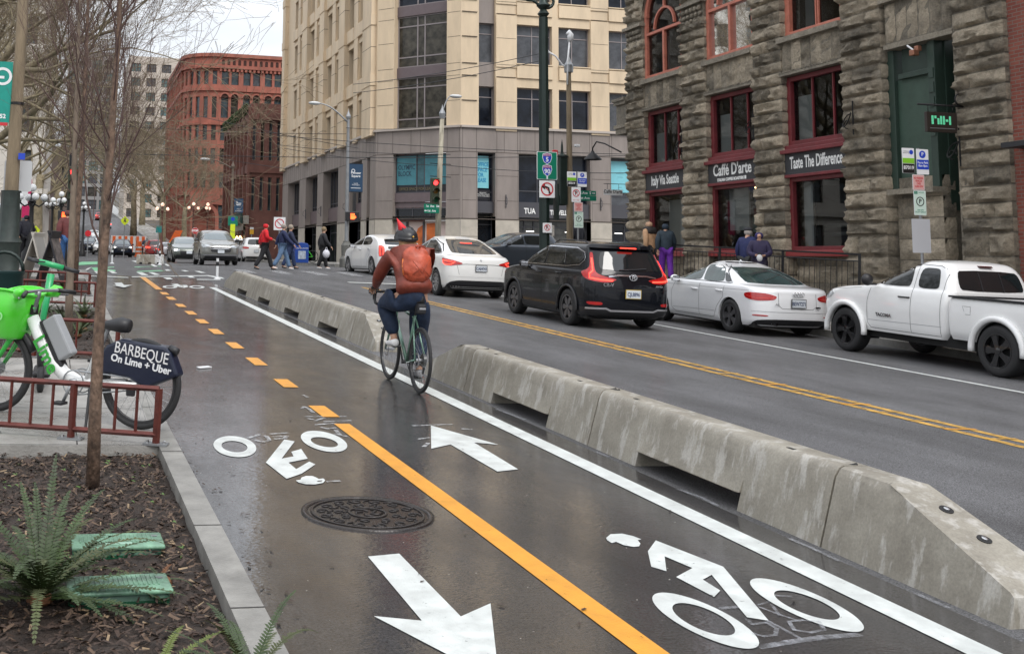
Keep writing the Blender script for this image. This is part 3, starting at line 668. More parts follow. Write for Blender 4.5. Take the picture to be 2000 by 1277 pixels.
# ---------------------------------------------------------------- rusticated stone building on the right
def rock(mb, M, sx, sy, sz, seed, out=.09, nx=7, nz=4, side=True):
    "rock-faced block: local x along wall, y up, z outwards (face at z=0 bulging out). sx,sz size; sy depth"
    o = Vector((seed*7.3, seed*1.7, seed*3.1)); nd = 3
    def disp(x, y):
        fx = min(x, sx-x)/.05; fy = min(y, sz-y)/.045; e = min(1, max(0, min(fx, fy))); e = e**.35
        n = noise.fractal(Vector((x*6, y*8, 0))+o, .8, 2.1, 4); r = noise.noise(Vector((x*1.7, y*3, 5))+o)
        c = noise.cell(Vector((x*6, y*8, 0))+o)*.03
        return e*(out*(.85+.8*r)+n*.075+c*1.5)
    xs = [sx*i/nx for i in range(nx+1)]; ys = [sz*j/nz for j in range(nz+1)]
    vs = []; fs = []
    for y in ys:
        for x in xs: vs.append((x, y, disp(x, y)-.012))
    w = nx+1
    for j in range(nz):
        for i in range(nx): fs.append((j*w+i, j*w+i+1, (j+1)*w+i+1, (j+1)*w+i))
    mb.add(vs, fs, M)
    # sides (both ends) rough too
    if side:
        for s in (0, 1):
            vs = []; fs = []; x0 = sx*s; sg = 1 if s else -1; m = 4
            for y in ys:
                for k in range(m+1):
                    t = k/m; z = -sy*t; fy = min(1, max(0, min(y, sz-y)/.06))**.45; fz = min(1, t*3)
                    n = noise.noise(Vector((x0*3+z*5, y*6, 9))+o)
                    vs.append((x0+sg*fy*fz*(.035+n*.03), y, z-.012))
            q = m+1
            for j in range(nz):
                for k in range(m): fs.append((j*q+k, j*q+k+1, (j+1)*q+k+1, (j+1)*q+k))
            mb.add(vs, fs, M)
def stone_mat(name, c1, c2, moss=None):
    m = bpy.data.materials.new(name); m.use_nodes = True; t = m.node_tree; p = t.nodes['Principled BSDF']; l = t.links.new; p.inputs['Roughness'].default_value = .78
    g = t.nodes.new('ShaderNodeNewGeometry'); c = t.nodes.new('ShaderNodeTexCoord')
    n = t.nodes.new('ShaderNodeTexNoise'); n.inputs['Scale'].default_value = 1.8; n.inputs['Detail'].default_value = 8; n.inputs['Roughness'].default_value = .7; l(c.outputs['Object'], n.inputs['Vector'])
    a = t.nodes.new('ShaderNodeMath'); a.operation = 'MULTIPLY_ADD'; l(g.outputs['Random Per Island'], a.inputs[0]); a.inputs[1].default_value = .38; l(n.outputs[0], a.inputs[2])
    r = t.nodes.new('ShaderNodeValToRGB'); e = r.color_ramp.elements; e[0].position = .45; e[1].position = .95; e[0].color = (*c1, 1); e[1].color = (*c2, 1); l(a.outputs[0], r.inputs[0])
    n2 = t.nodes.new('ShaderNodeTexNoise'); n2.inputs['Scale'].default_value = 14; n2.inputs['Detail'].default_value = 8; n2.inputs['Roughness'].default_value = .75; l(c.outputs['Object'], n2.inputs['Vector'])
    r2 = t.nodes.new('ShaderNodeValToRGB'); e = r2.color_ramp.elements; e[0].position = .3; e[1].position = .75; e[0].color = (.55, .54, .52, 1); e[1].color = (1.15, 1.12, 1.08, 1); l(n2.outputs[0], r2.inputs[0])
    mu = t.nodes.new('ShaderNodeMix'); mu.data_type = 'RGBA'; mu.blend_type = 'MULTIPLY'; mu.inputs[0].default_value = 1; l(r.outputs[0], mu.inputs[6]); l(r2.outputs[0], mu.inputs[7]); l(mu.outputs[2], p.inputs['Base Color'])
    b = t.nodes.new('ShaderNodeBump'); b.inputs['Strength'].default_value = 1; b.inputs['Distance'].default_value = .09; l(n2.outputs[0], b.inputs['Height']); l(b.outputs[0], p.inputs['Normal'])
    return m
M_STONE = stone_mat('rock faced sandstone', (.18, .16, .125), (.66, .57, .44))
M_STONE2 = stone_mat('dressed sandstone', (.22, .198, .16), (.46, .41, .33))
def stone_building():
    b = thing('stone_building', 'rusticated brown sandstone building with red framed shop windows and green doorway', 'building', T3(18, 33.74, 0)); I = b.matrix_world.inverted()
    F = I @ FR((18, 33.74, 0), (0, -1, 0), (0, 0, 1))
    blk = MB(); dr = MB(); seed = 0
    piers = [(0, 1.08), (3.42, 4.72), (7.08, 8.32), (10.68, 12.02), (14.2, 15.5)]; ch = .33
    for pi, (a, c) in enumerate(piers):
        z = .1; k = 0
        while z < 13.2:
            seed += 1; h = ch*(1+.12*math.sin(seed*1.3)); o = .16 if z < 2.1 else .10
            if z < 2.1: h = .48
            if not (8.95 < z < 9.5 and pi < 3 or False):
                if k % 2: rock(blk, F @ T3(a, z, 0), c-a, .45, h-.035, seed, .13, 12, 6)
                else:
                    s = (c-a)*(.5+.22*math.sin(seed*2.1)); rock(blk, F @ T3(a, z, 0), s-.012, .45, h-.035, seed, .13, 7, 6); rock(blk, F @ T3(a+s, z, 0), c-a-s, .45, h-.035, seed+.5, .13, 7, 6)
            z += h; k += 1
        dr.span((a+.02, 0, -.6), (c-.02, 13.3, -.015), F)
        if pi < 3:      # carved capital
            dr.span((a-.03, 8.86, -.4), (c+.03, 8.94, .10), F); dr.span((a-.06, 9.52, -.4), (c+.06, 9.62, .13), F)
            for i in range(int((c-a)/.11)):
                x = a+.06+i*.11
                for z, r in ((9.05, .05), (9.2, .06), (9.38, .07)): dr.ball((0, 0, 0), r, 6, (1, 1.2, .9), F @ T3(x+(.05 if z == 9.2 else 0), z, .03+.03*math.sin(x*30+z)))
    bays = [(1.08, 3.42), (4.72, 7.08), (8.32, 10.68)]
    for bi, (a, c) in enumerate(bays):
        w = c-a
        # wall under the shop window
        z = .1
        while z < 1.85:
            seed += 1; n = 3; x = a
            for i in range(n): ww = w/n; rock(blk, F @ T3(x, z, -.3), ww-.015, .1, .40, seed+i*.3, .07, 5, 3, False); x += ww
            z += .42
        dr.span((a, .1, -.6), (c, 1.9, -.32), F)
        dr.span((a-.02, 6.68, -.45), (c+.02, 6.76, .05), F); dr.span((a-.04, 7.56, -.45), (c+.04, 7.70, .10), F)
        n = 6                                              # upright stones of the lintel
        for i in range(n): ww = w/n; rock(blk, F @ T3(a+i*ww, 6.77, -.04), ww-.012, .05, .79, seed+i*2.7, .035, 3, 7, False)
        dr.span((a, 6.7, -.5), (c, 7.6, -.055), F)
        for i in range(int(w/.13)): dr.span((a+i*.13, 6.74, .0), (a+i*.13+.07, 6.80, .05), F)
    # arches over the first two bays, flat lintel over the third
    for bi, (a, c) in enumerate(bays[:2]):
        cx, r = (a+c)/2, (c-a)/2; zc = 9.75; n = 13
        for i in range(n):
            t0 = math.pi*i/n; t1 = math.pi*(i+1)/n; tm = (t0+t1)/2; wd = 2*(r+.3)*math.sin((t1-t0)/2)
            rock(blk, F @ T3(cx+(r)*math.cos(tm), zc+r*math.sin(tm), .03) @ Matrix.Rotation(tm-math.pi/2, 4, 'Z') @ T3(-wd/2, 0, 0), wd-.015, .3, .62, seed+i*1.1, .09, 4, 4); seed += 1
        m = MB(); A = [(cx+r*math.cos(math.pi*i/24), zc+r*math.sin(math.pi*i/24)) for i in range(25)]
        for (x0, y0), (x1, y1) in zip(A, A[1:]): dr.add([(x0, y0, -.03), (x1, y1, -.03), (x1, 13.3, -.03), (x0, 13.3, -.03)], [(0, 1, 2, 3)], F); dr.add([(x0, y0, -.03), (x1, y1, -.03), (x1, y1, -.5), (x0, y0, -.5)], [(0, 1, 2, 3)], F)
    a, c = bays[2]; dr.span((a, 10.4, -.5), (c, 13.3, -.04), F)
    # frames
    red = mat('oxblood paint', (.155, .022, .027), .42, var=.25, vs=3, bump=.1); sal = mat('salmon paint', (.50, .17, .115), .45, var=.2, vs=4)
    gl = glass_mat('shop window glass', (.62, .66, .66), -.02, .01, .8); gu = glass_mat('upper window glass', (.5, .53, .53), .02)
    def frame(x0, x1, z0, z1, m, t, vx=(), hy=(), d=-.30, g=gl, name='window'):
        f = MB()
        for p in [(x0, x0+t*1.3, z0, z1), (x1-t*1.3, x1, z0, z1), (x0+t*1.3, x1-t*1.3, z0, z0+t), (x0+t*1.3, x1-t*1.3, z1-t, z1)]: f.span((p[0], p[2], d), (p[1], p[3], d+.14), F)
        for v in vx: f.span((v-.022, z0+t, d+.02), (v+.022, z1-t, d+.08), F)
        for h in hy: f.span((x0+t, h-.02, d+.02), (x1-t, h+.02, d+.075), F)
        o = f.obj(name, m, b, bevel=.008)
        MB().add([(x0, z0, d+.03), (x1, z0, d+.03), (x1, z1, d+.03), (x0, z1, d+.03)], [(0, 1, 2, 3)], F).obj('pane', g, o); return o
    names = [('Italy Via Seattle', .42), ('Caffé D\'arte', .46), ('Taste The Difference', .43)]
    wt = mat('white lettering', (.8, .8, .78), .5); dk = mat('sign charcoal', (.035, .036, .04), .5)
    for bi, (a, c) in enumerate(bays):
        w = c-a
        frame(a, c, 2.16, 4.02, red, .10); MB().span((a-.02, 2.0, -.35), (c+.02, 2.16, .0), F).obj('window_sill', mat('red sill', (.26, .035, .035), .3), b, bevel=.02)
        m = MB(); m.span((a-.04, 4.02, -.3), (c+.04, 4.10, -.02), F); m.span((a-.06, 4.64, -.3), (c+.06, 4.74, .06), F); m.span((a-.02, 4.74, -.3), (c+.02, 4.86, -.06), F); m.obj('shop_cornice', red, b, bevel=.012)
        MB().span((a-.02, 4.10, -.3), (c+.02, 4.64, -.05), F).obj('shop_sign', dk, b)
        t, s = names[bi]; sxx = {0: .64, 1: .82, 2: .55}[bi]
        text(t, s, wt, b, F @ T3((a+c)/2+(.02 if bi != 2 else .05), 4.38+(.06 if bi == 1 else 0), -.045), sx=sxx, bold=.010)
        if bi == 1: text('ITALIAN COFFEE ROASTERS ■', .115, wt, b, F @ T3((a+c)/2, 4.17, -.045), sx=.9, bold=.006)
        frame(a, c, 4.86, 6.66, red, .12, [a+w*.40, a+w*.74])
        if bi < 2:
            cx, r = (a+c)/2, w/2; fm = MB(); ft = .13
            fm.ring(r, r-ft*1.2, -.22, -.08, 24, F @ T3(cx, 9.75), 0, math.pi)
            for p in [(a, a+ft, 7.7, 9.75), (c-ft, c, 7.7, 9.75), (a+ft, c-ft, 7.7, 7.83), (a+ft, c-ft, 9.15, 9.24), (cx-.05, cx+.05, 7.83, 9.15)]: fm.span((p[0], p[2], -.22), (p[1], p[3], -.08), F)
            fm.ring(r*.55, r*.55-.07, -.20, -.10, 20, F @ T3(cx, 9.3), 0, math.pi)
            fm.span((cx-.03, 9.3+r*.55, -.2), (cx+.03, 9.75+r-ft, -.1), F)
            o = fm.obj('window', sal, b, bevel=.008); A = [(cx+(r-.01)*math.cos(math.pi*i/20), 9.75+(r-.01)*math.sin(math.pi*i/20), -.18) for i in range(21)]
            MB().add([(a, 7.7, -.18), (c, 7.7, -.18)]+A, [tuple(range(23))], F).obj('pane', gu, o)
        else: frame(a, c, 7.7, 10.4, sal, .15, [a+w*.5, a+w*.54], (), g=gu)
    # upper window over the doorway
    frame(12.3, 14.1, 7.95, 10.4, sal, .15, [13.1, 13.2], (), g=gu); dr.span((12.1, 7.78, -.4), (14.25, 7.93, .08), F); dr.span((12.15, 10.4, -.5), (14.2, 13.3, -.04), F)
    # doorway: lintel of upright stones
    for i in range(6): rock(blk, F @ T3(12.15+i*.342, 6.85, -.05), .33, .05, .9, seed+i*3.3, .05, 3, 6, False)
    dr.span((12.15, 6.8, -.5), (14.2, 7.8, -.06), F); dr.span((12.13, 6.70, -.5), (14.22, 6.82, -.0), F)
    gm = mat('dark green paint', (.028, .050, .038), .45, var=.2, vs=3); gm2 = mat('green board', (.042, .075, .055), .5, var=.15)
    m = MB(); m.span((12.0, 3.5, -.45), (12.22, 6.7, -.18), F); m.span((13.3, 3.5, -.45), (13.5, 6.7, -.14), F); m.span((12.35, 6.0, -.4), (13.3, 6.12, -.18), F); m.span((12.35, 6.12, -.4), (13.3, 6.7, -.3), F); m.obj('door_frame', gm, b, bevel=.01)
    MB().span((12.22, 3.5, -.38), (13.3, 6.0, -.28), F).obj('green_panel', gm2, b)
    m = MB()
    for k in range(5): m.span((13.33, 4.6+k*.32, -.15), (13.47, 4.82+k*.32, -.12), F)
    m.obj('moulding', gm, b)
    m = MB(); m.span((13.5, .3, -1.6), (14.2, 6.7, -1.5), F); m.span((13.5, 3.0, -1.5), (13.53, 6.7, -.4), F)
    for k in range(9): m.span((13.53, 3.1+k*.4, -1.3+.0*k), (13.56, 3.35+k*.4, -.7), F); m.span((13.6, 1.0+k*.62, -1.5), (14.1, 1.45+k*.62, -1.46), F)
    m.obj('door', gm, b)
    z = .1
    while z < 3.35:
        seed += 1; rock(blk, F @ T3(12.15, z, -.2), .66, .2, .44, seed, .08, 4, 3); rock(blk, F @ T3(12.83, z, -.2), .67, .3, .44, seed+.4, .08, 4, 3); z += .46
    dr.span((12.15, 0, -.7), (13.5, 3.38, -.22), F); dr.span((12.12, 3.38, -.4), (13.52, 3.5, .05), F); dr.span((14.2, 0, -1.6), (14.25, 6.8, 0), F)
    # north corner corbel
    for i, (z0, z1, o_) in enumerate([(4.3, 4.75, .15), (4.75, 5.2, .3), (5.2, 5.65, .45), (5.65, 6.1, .6)]):
        seed += 1; rock(blk, F @ T3(-o_, z0, -.3), o_+.05, .3, z1-z0-.02, seed, .06, 4, 3)
    dr.span((-.72, 6.1, -.9), (.02, 6.3, .06), F); dr.span((-.78, 6.3, -.9), (.02, 6.42, .1), F); dr.span((-.70, 6.42, -.9), (.0, 7.1, .03), F); dr.span((-.78, 7.1, -.9), (.02, 7.22, .1), F); dr.span((-.85, 7.22, -.9), (.02, 7.32, .14), F)
    # north wall, roof, floors, back
    W0 = I @ Vector((18, 33.7, 0)); dr.span((0, 0, -14), (.3, 13.3, -.6), F); dr.span((0, 13.3, -14), (15.5, 13.6, .1), F)
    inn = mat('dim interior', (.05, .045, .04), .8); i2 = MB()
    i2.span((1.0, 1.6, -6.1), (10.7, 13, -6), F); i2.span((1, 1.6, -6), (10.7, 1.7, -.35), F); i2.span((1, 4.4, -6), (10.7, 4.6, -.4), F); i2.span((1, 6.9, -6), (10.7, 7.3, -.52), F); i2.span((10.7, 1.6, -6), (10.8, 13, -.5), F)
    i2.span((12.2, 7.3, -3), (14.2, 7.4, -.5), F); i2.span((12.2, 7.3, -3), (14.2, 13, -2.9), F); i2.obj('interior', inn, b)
    ww = mat('white partition', (.78, .77, .75), .7)
    for x0, x1, z0, z1, d in [(1.25, 1.85, 4.9, 5.95, -.42), (4.9, 5.4, 4.9, 6.1, -.42), (8.5, 9.05, 4.9, 6.15, -.42), (1.35, 2.3, 2.2, 3.8, -.75), (4.95, 5.9, 2.75, 3.95, -.62), (8.5, 8.85, 2.2, 3.9, -.5), (1.35, 1.8, 7.8, 9.1, -.6), (4.95, 5.3, 7.8, 9.4, -.6), (8.65, 9.0, 7.9, 9.6, -.6), (6.4, 6.9, 2.6, 3.4, -2)]:
        m = MB(); m.span((x0, z0, d), (x1, z1, d+.04), F); m.obj('partition', ww, b)
    bulb = mat('warm bulb', (1, .62, .28), emit=7)
    for x, z, d in [(2.2, 3.78, -1.0), (2.5, 3.72, -1.1), (2.75, 3.7, -1.2), (2.95, 3.68, -1.0), (6.2, 3.7, -1.4), (6.4, 3.66, -1.5), (6.6, 3.64, -1.6), (5.9, 3.95, -.8), (6.7, 3.95, -.8), (9.6, 3.0, -1.5)]:
        MB().ball((0, 0, 0), .028, 8, (1, 1, 1), F @ T3(x, z, d)).obj('bulb', bulb, b, True)
    m = MB(); m.span((8.6, 2.75, -1.0), (10.5, 2.85, -.9), F); m.span((8.6, 2.55, -1.0), (10.5, 2.63, -.9), F); m.span((5.1, 2.45, -1.3), (6.6, 2.6, -1.0), F); m.obj('counter', mat('grey metal bar', (.14, .14, .13), .4), b)
    m = MB()
    for k in range(5): m.span((5.75, 2.95+k*.08, -.9), (5.95, 2.98+k*.08, -.89), F)
    m.obj('menu_board', wt, b); MB().span((5.85, 3.35, -.9), (6.15, 3.62, -.88), F).obj('notice', mat('mint notice', (.25, .5, .42), .5), b)
    # shrub pot in the upper window
    m = MB()
    for k in range(16):
        a = rnd.uniform(0, 6.28); r = rnd.uniform(.08, .22); m.tube([F @ Vector((5.75, 7.85, -.25)), F @ Vector((5.75+r*.5*math.cos(a), 8.05, -.25+.1*math.sin(a))), F @ Vector((5.75+r*math.cos(a), 8.1+.2*rnd.random(), -.25+.1*math.sin(a)))], [.012, .02, .002], 4)
    m.obj('window_plant', mat('lily leaf', (.04, .10, .03), .5), b)
    blk.obj('rock_faced_stone', M_STONE, b, 60); dr.obj('dressed_stone', M_STONE2, b)
    # iron wall brackets on piers
    iron = mat('black iron', (.015, .015, .016), .45, .5)
    for x, z in [(3.6, 5.3), (7.25, 5.5), (11.2, 5.2), (14.4, 4.2)]:
        m = MB(); m.tube([F @ Vector((x, z-.35, .13)), F @ Vector((x, z+.45, .13))], .018, 5)
        m.tube([F @ Vector((x-.02-.28*math.sin(t)*.8, z-.0+.16*math.cos(t*1.3), .16+.25*t/6)) for t in [i*.5 for i in range(10)]], .014, 5)
        m.tube([F @ Vector((x-.12+.1*math.cos(t), z-.1+.1*math.sin(t), .2)) for t in [i*.6 for i in range(9)]], .012, 5); m.obj('iron_bracket', iron, b)
    return b, F
_, FS = stone_building()
def brick_mat(name, c1, c2, mo, sc=1):
    m = bpy.data.materials.new(name); m.use_nodes = True; t = m.node_tree; p = t.nodes['Principled BSDF']; l = t.links.new; p.inputs['Roughness'].default_value = .75
    c = t.nodes.new('ShaderNodeTexCoord'); s = t.nodes.new('ShaderNodeSeparateXYZ'); l(c.outputs['Object'], s.inputs[0]); a = t.nodes.new('ShaderNodeMath'); l(s.outputs[0], a.inputs[0]); l(s.outputs[1], a.inputs[1])
    cb = t.nodes.new('ShaderNodeCombineXYZ'); l(a.outputs[0], cb.inputs[0]); l(s.outputs[2], cb.inputs[1])
    b = t.nodes.new('ShaderNodeTexBrick'); l(cb.outputs[0], b.inputs['Vector']); b.inputs['Scale'].default_value = sc; b.inputs['Brick Width'].default_value = .22; b.inputs['Row Height'].default_value = .075; b.inputs['Mortar Size'].default_value = .008
    b.inputs['Color1'].default_value = (*c1, 1); b.inputs['Color2'].default_value = (*c2, 1); b.inputs['Mortar'].default_value = (*mo, 1)
    n = t.nodes.new('ShaderNodeTexNoise'); n.inputs['Scale'].default_value = .8; n.inputs['Detail'].default_value = 6; l(c.outputs['Object'], n.inputs['Vector']); r = t.nodes.new('ShaderNodeValToRGB'); e = r.color_ramp.elements; e[0].position = .3; e[1].position = .7; e[0].color = (.7, .7, .7, 1); e[1].color = (1.15, 1.1, 1.05, 1); l(n.outputs[0], r.inputs[0])
    mu = t.nodes.new('ShaderNodeMix'); mu.data_type = 'RGBA'; mu.blend_type = 'MULTIPLY'; mu.inputs[0].default_value = 1; l(b.outputs[0], mu.inputs[6]); l(r.outputs[0], mu.inputs[7]); l(mu.outputs[2], p.inputs['Base Color'])
    bp = t.nodes.new('ShaderNodeBump'); bp.inputs['Strength'].default_value = .5; bp.inputs['Distance'].default_value = .01; l(b.outputs['Fac'], bp.inputs['Height']); bp.invert = True; l(bp.outputs[0], p.inputs['Normal'])
    return m
def brick_right():
    b = thing('brick_building', 'red brick building at the right edge beside the sandstone one', 'building', T3(18.1, 18.2, 0))
    M = b.matrix_world.inverted() @ FR((18.1, 18.22, 0), (0, -1, 0), (0, 0, 1)); m = MB(); cells(m, M, 0, 14, 0, 12.5, [(.35, 2.4, .8, 4.1), (3.6, 5.6, .8, 4.1), (.6, 2.0, 6, 8.4), (3.6, 5.2, 6, 8.4)], .25); m.span((0, 12.5, -10), (14, 12.9, .15), M)
    m.obj('wall', brick_mat('red brick', (.19, .045, .03), (.25, .075, .05), (.17, .14, .12)), b)
    fr = mat('slate paint', (.07, .085, .095), .5)
    for x, z, w, h in [(.35, .8, 2.05, 3.3), (3.6, .8, 2, 3.3), (.6, 6, 1.4, 2.4), (3.6, 6, 1.6, 2.4)]: window(b, M @ T3(x, z), w, h, fr, None, (.5,), (.7,), .09, -.22)
    MB().span((.2, 4.1, 0), (2.9, 4.2, .5), M).obj('awning', mat('dark awning', (.02, .02, .022), .6), b)
    return b
brick_right()
# ---------------------------------------------------------------- far buildings
def simple_block(name, label, cat, O, faces, H, mw, mf, mg, win, band=None, roof=True):
    "faces: list of (p0, p1) plan edges; win: dict with pitch sizes"
    b = thing(name, label, cat, T3(*O)); I = b.matrix_world.inverted(); mb = MB(); bd = MB()
    for (p0, p1, style) in faces:
        Lf = math.hypot(p1[0]-p0[0], p1[1]-p0[1]); M = I @ FR((p0[0], p0[1], O[2]), (p1[0]-p0[0], p1[1]-p0[1], 0), (0, 0, 1)); w = style or win; ops = []
        if w.get('n') is None: w = dict(w, n=max(1, int(Lf/w['px'])))
        n = w['n']
        if n:
            pt = Lf/n
            for i in range(n):
                for z in w['z']:
                    zz, hh = z if hasattr(z, '__len__') else (z, w['h'])
                    for k in range(w.get('pair', 1)):
                        ww = w['w']; cx = (i+.5)*pt + (k-(w.get('pair', 1)-1)/2)*(ww*1.35); ops.append((cx-ww/2, cx+ww/2, zz, zz+hh))
        cells(mb, M, 0, Lf, -3, H, ops, .35)
        for o in ops: window(b, M @ T3(o[0], o[2]), o[1]-o[0], o[3]-o[2], mf, mg, w.get('vx', ()), w.get('hy', (.5,)), w.get('fr', .1), -.3)
        for z0, z1, d in (band or []): bd.span((0, z0, 0), (Lf, z1, d), M)
        for x in w.get('ribs', []): bd.span((x*Lf-.2, 0, 0), (x*Lf+.2, H*.97, .25), M)
    mb.obj('wall', mw, b)
    if bd.v: bd.obj('band', w.get('bm', mw), b)
    P = [I @ Vector((f[0][0], f[0][1], O[2]+H-.1)) for f in faces]+[I @ Vector((faces[-1][1][0], faces[-1][1][1], O[2]+H-.1))]; c = [I @ Vector((faces[-1][1][0], faces[0][0][1], O[2]+H-.1))]
    MB().add(P+c, [tuple(range(len(P)+1))]).obj('roof', mat('roof felt', (.08, .08, .08), .9), b)
    return b
M_RED = mat('red sandstone', (.30, .098, .066), .75, var=.3, vs=.7, stretch=(1, 1, .4)); M_TERR = mat('terracotta brick', (.17, .072, .055), .75, var=.35, vs=.7); M_DKW = mat('dark sash', (.04, .03, .03), .5)
M_PG = mat('grey glass', (.07, .09, .10), .1, spec=.7, var=.8, vs=.3)
def pioneer():
    arc = [(19.0+4.6*math.cos(math.pi+a), 155+4.6*math.sin(math.pi+a)) for a in [math.pi/2*k/6 for k in range(7)]]
    zs = [(1.5, 3.2), (7, 2.2), (10.2, 2.2), (13.5, 2.2), (16.6, 2.9), (21.2, 1.9)]
    F = [((14.4, 178), (14.4, 155), dict(px=2.3, w=.9, z=zs, h=2, n=10, fr=.08, ribs=[i/10 for i in range(11)]))]
    for a, c in zip(arc, arc[1:]): F.append((a, c, dict(w=.62, z=zs[1:], h=2, n=1, fr=.07)))
    F.append(((19.0, 150.4), (40, 150.4), dict(w=1.0, pair=2, z=zs, h=2, n=7, fr=.08)))
    b = simple_block('red_building', 'tall red sandstone building with rounded corner and rows of small top windows', 'building', (19, 150, 4.2), F, 25.5, M_RED, M_DKW, M_PG, None, [(20.3, 20.7, .25), (6, 6.3, .25), (23.4, 23.8, .35), (25.0, 25.5, .3), (15.6, 15.9, .2)])
    M = FR((19, 150.4, 4.2), (1, 0, 0), (0, 0, 1)); M = b.matrix_world.inverted() @ M; m = MB(); d = MB()
    for i in range(36): m.span((i*.58, 23.0, 0), (i*.58+.3, 23.4, .28), M)
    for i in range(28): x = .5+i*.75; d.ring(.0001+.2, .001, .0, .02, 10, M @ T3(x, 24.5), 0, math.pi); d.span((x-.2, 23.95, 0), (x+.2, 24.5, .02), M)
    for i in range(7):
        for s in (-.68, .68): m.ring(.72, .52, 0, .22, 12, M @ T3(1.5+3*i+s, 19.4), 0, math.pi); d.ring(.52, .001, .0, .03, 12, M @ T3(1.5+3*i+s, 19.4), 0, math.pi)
    m.ring(1.9, 1.4, 0, .4, 16, M @ T3(-1.6, 3.0, .9), 0, math.pi); m.span((-3.5, 0, .5), (-3.0, 3, 1.3), M); m.span((-.2, 0, .5), (.3, 3, 1.3), M); m.span((-3.6, 4.7, .3), (.4, 6.3, 1.2), M)
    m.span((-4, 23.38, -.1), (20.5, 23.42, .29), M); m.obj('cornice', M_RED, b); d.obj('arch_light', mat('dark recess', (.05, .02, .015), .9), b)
pioneer()
def brick_far():
    b = simple_block('brick_warehouse', 'old salmon and brown brick warehouse with mossy parapet behind the beige office building', 'building', (16.4, 105, 1.8),
        [((16.4, 122), (16.4, 105), dict(px=2, w=1.1, z=[(4.6, 8.0)], h=8, n=7, fr=.12, hy=(.5, .75), ribs=[i/7 for i in range(8)])), ((16.4, 105), (34, 105), dict(w=.35, z=[(4.5, 3.2), (9.3, 3.8)], n=22, fr=.05))], 14.8,
        M_TERR, mat('cream sash', (.35, .28, .2), .6), M_PG, None, [(13.2, 14.0, .25), (8.1, 8.9, .15)])
    M = b.matrix_world.inverted() @ FR((16.4, 122, 1.8), (0, -1, 0), (0, 0, 1)); m = MB(); r = MB()
    for i in range(7): m.ring(1.1, .8, .0, .3, 10, M @ T3(17/14+17/7*i, 12.6), 0, math.pi)
    m.obj('arch', M_TERR, b); g = MB()
    for i in range(900):
        x = rnd.uniform(0, 17); q = Vector((x, 14.7-rnd.random()**2*1.0, .25+rnd.uniform(0, .25))); g.ball((0, 0, 0), rnd.uniform(.05, .2), 4, (1, .7, .5), M @ Matrix.Translation(q))
    o = g.obj('moss', mat('moss', (.05, .075, .025), .9, var=.5, vs=3), b); o['kind'] = 'stuff'
    s = MB(); s.span((9, 3.2, 0), (17.4, 4.0, .5), M); s.span((12.5, 2.6, .5), (17.2, 3.15, .6), M); s.obj('shop_fascia', mat('pale carved fascia', (.33, .31, .27), .7, var=.3, vs=1), b)
    s = MB(); s.span((12.0, 3.2, .55), (17.0, 4.3, .75), M); s.obj('green_sign', mat('bottle green', (.02, .06, .05), .5), b)
    text('MERCHANTS CAFE', .62, mat('dull cream ink', (.45, .42, .3), .5), b, M @ T3(14.6, 3.75, .76), sx=.75)
    s = MB(); s.span((9, 1, .02), (17, 3.2, .12), M); s.obj('shopfront', mat('dark shopfront', (.03, .04, .035), .4, var=.6, vs=1), b)
    s = MB()
    for i in range(30): s.ball((0, 0, 0), .045, 4, (1, 1, 1), M @ T3(9+i*.28, 1.95+.12*math.sin(i*.8), .6))
    s.obj('string_light', mat('warm bulb', (1, .62, .28), emit=7), b)
brick_far()
PALE = mat('pale precast', (.50, .44, .38), .7, var=.12, vs=.2); TEAL = mat('teal glass', (.09, .19, .20), .15, spec=.6, var=.9, vs=.25)
simple_block('apartment_tower', 'pale apartment tower with teal windows beyond the red stone building', 'building', (11.5, 250, 8), [((11.2, 275), (11.2, 250), dict(w=1.5, z=[2.5+3.25*k for k in range(11)], h=1.9, n=6)), ((11.2, 250), (28, 250), dict(w=2.1, z=[2.5+3.25*k for k in range(11)], h=1.9, n=5, fr=.14, vx=(.3, .7)))], 38.5, PALE, M_DKW, TEAL, None)
simple_block('glass_tower', 'grey blue glass tower seen through the bare branches', 'building', (4, 300, 12), [((-2.5, 325), (-2.5, 300), dict(w=3, z=[2+3.4*k for k in range(12)], h=2.6, n=5)), ((-2.5, 300), (9.8, 300), dict(w=2.4, z=[2+3.4*k for k in range(12)], h=2.5, n=4, vx=(.5,)))], 44, mat('grey precast', (.28, .27, .26), .7), M_DKW, TEAL, None)
simple_block('brown_building', 'dark brown building far down the left side of the avenue', 'building', (-2, 140, 3), [((-22, 140), (.4, 140), dict(w=.9, z=[2+3*k for k in range(3)], h=1.5, n=9)), ((.4, 140), (.4, 210), dict(w=1, z=[2+3*k for k in range(3)], h=1.5, n=14))], 12, mat('brown brick', (.10, .075, .065), .8, var=.3, vs=.5), M_DKW, M_PG, None)
simple_block('white_building', 'white stone building with cornices on the left behind the plane trees', 'building', (-2.3, 92, 1.6), [((-40, 92), (-2.3, 92), dict(w=1.3, z=[(1, 3.2)]+[6.3+3.6*k for k in range(6)], h=2.2, n=12, fr=.12)), ((-2.3, 92), (-2.3, 125), dict(w=1.3, z=[(1, 3.2)]+[6.3+3.6*k for k in range(6)], h=2.2, n=9))], 27, mat('white terracotta', (.60, .57, .52), .6, var=.12, vs=.4), M_DKW, M_PG, None, [(5, 5.4, .4), (12.2, 12.5, .35), (19.5, 19.8, .35), (26, 27, .9)])
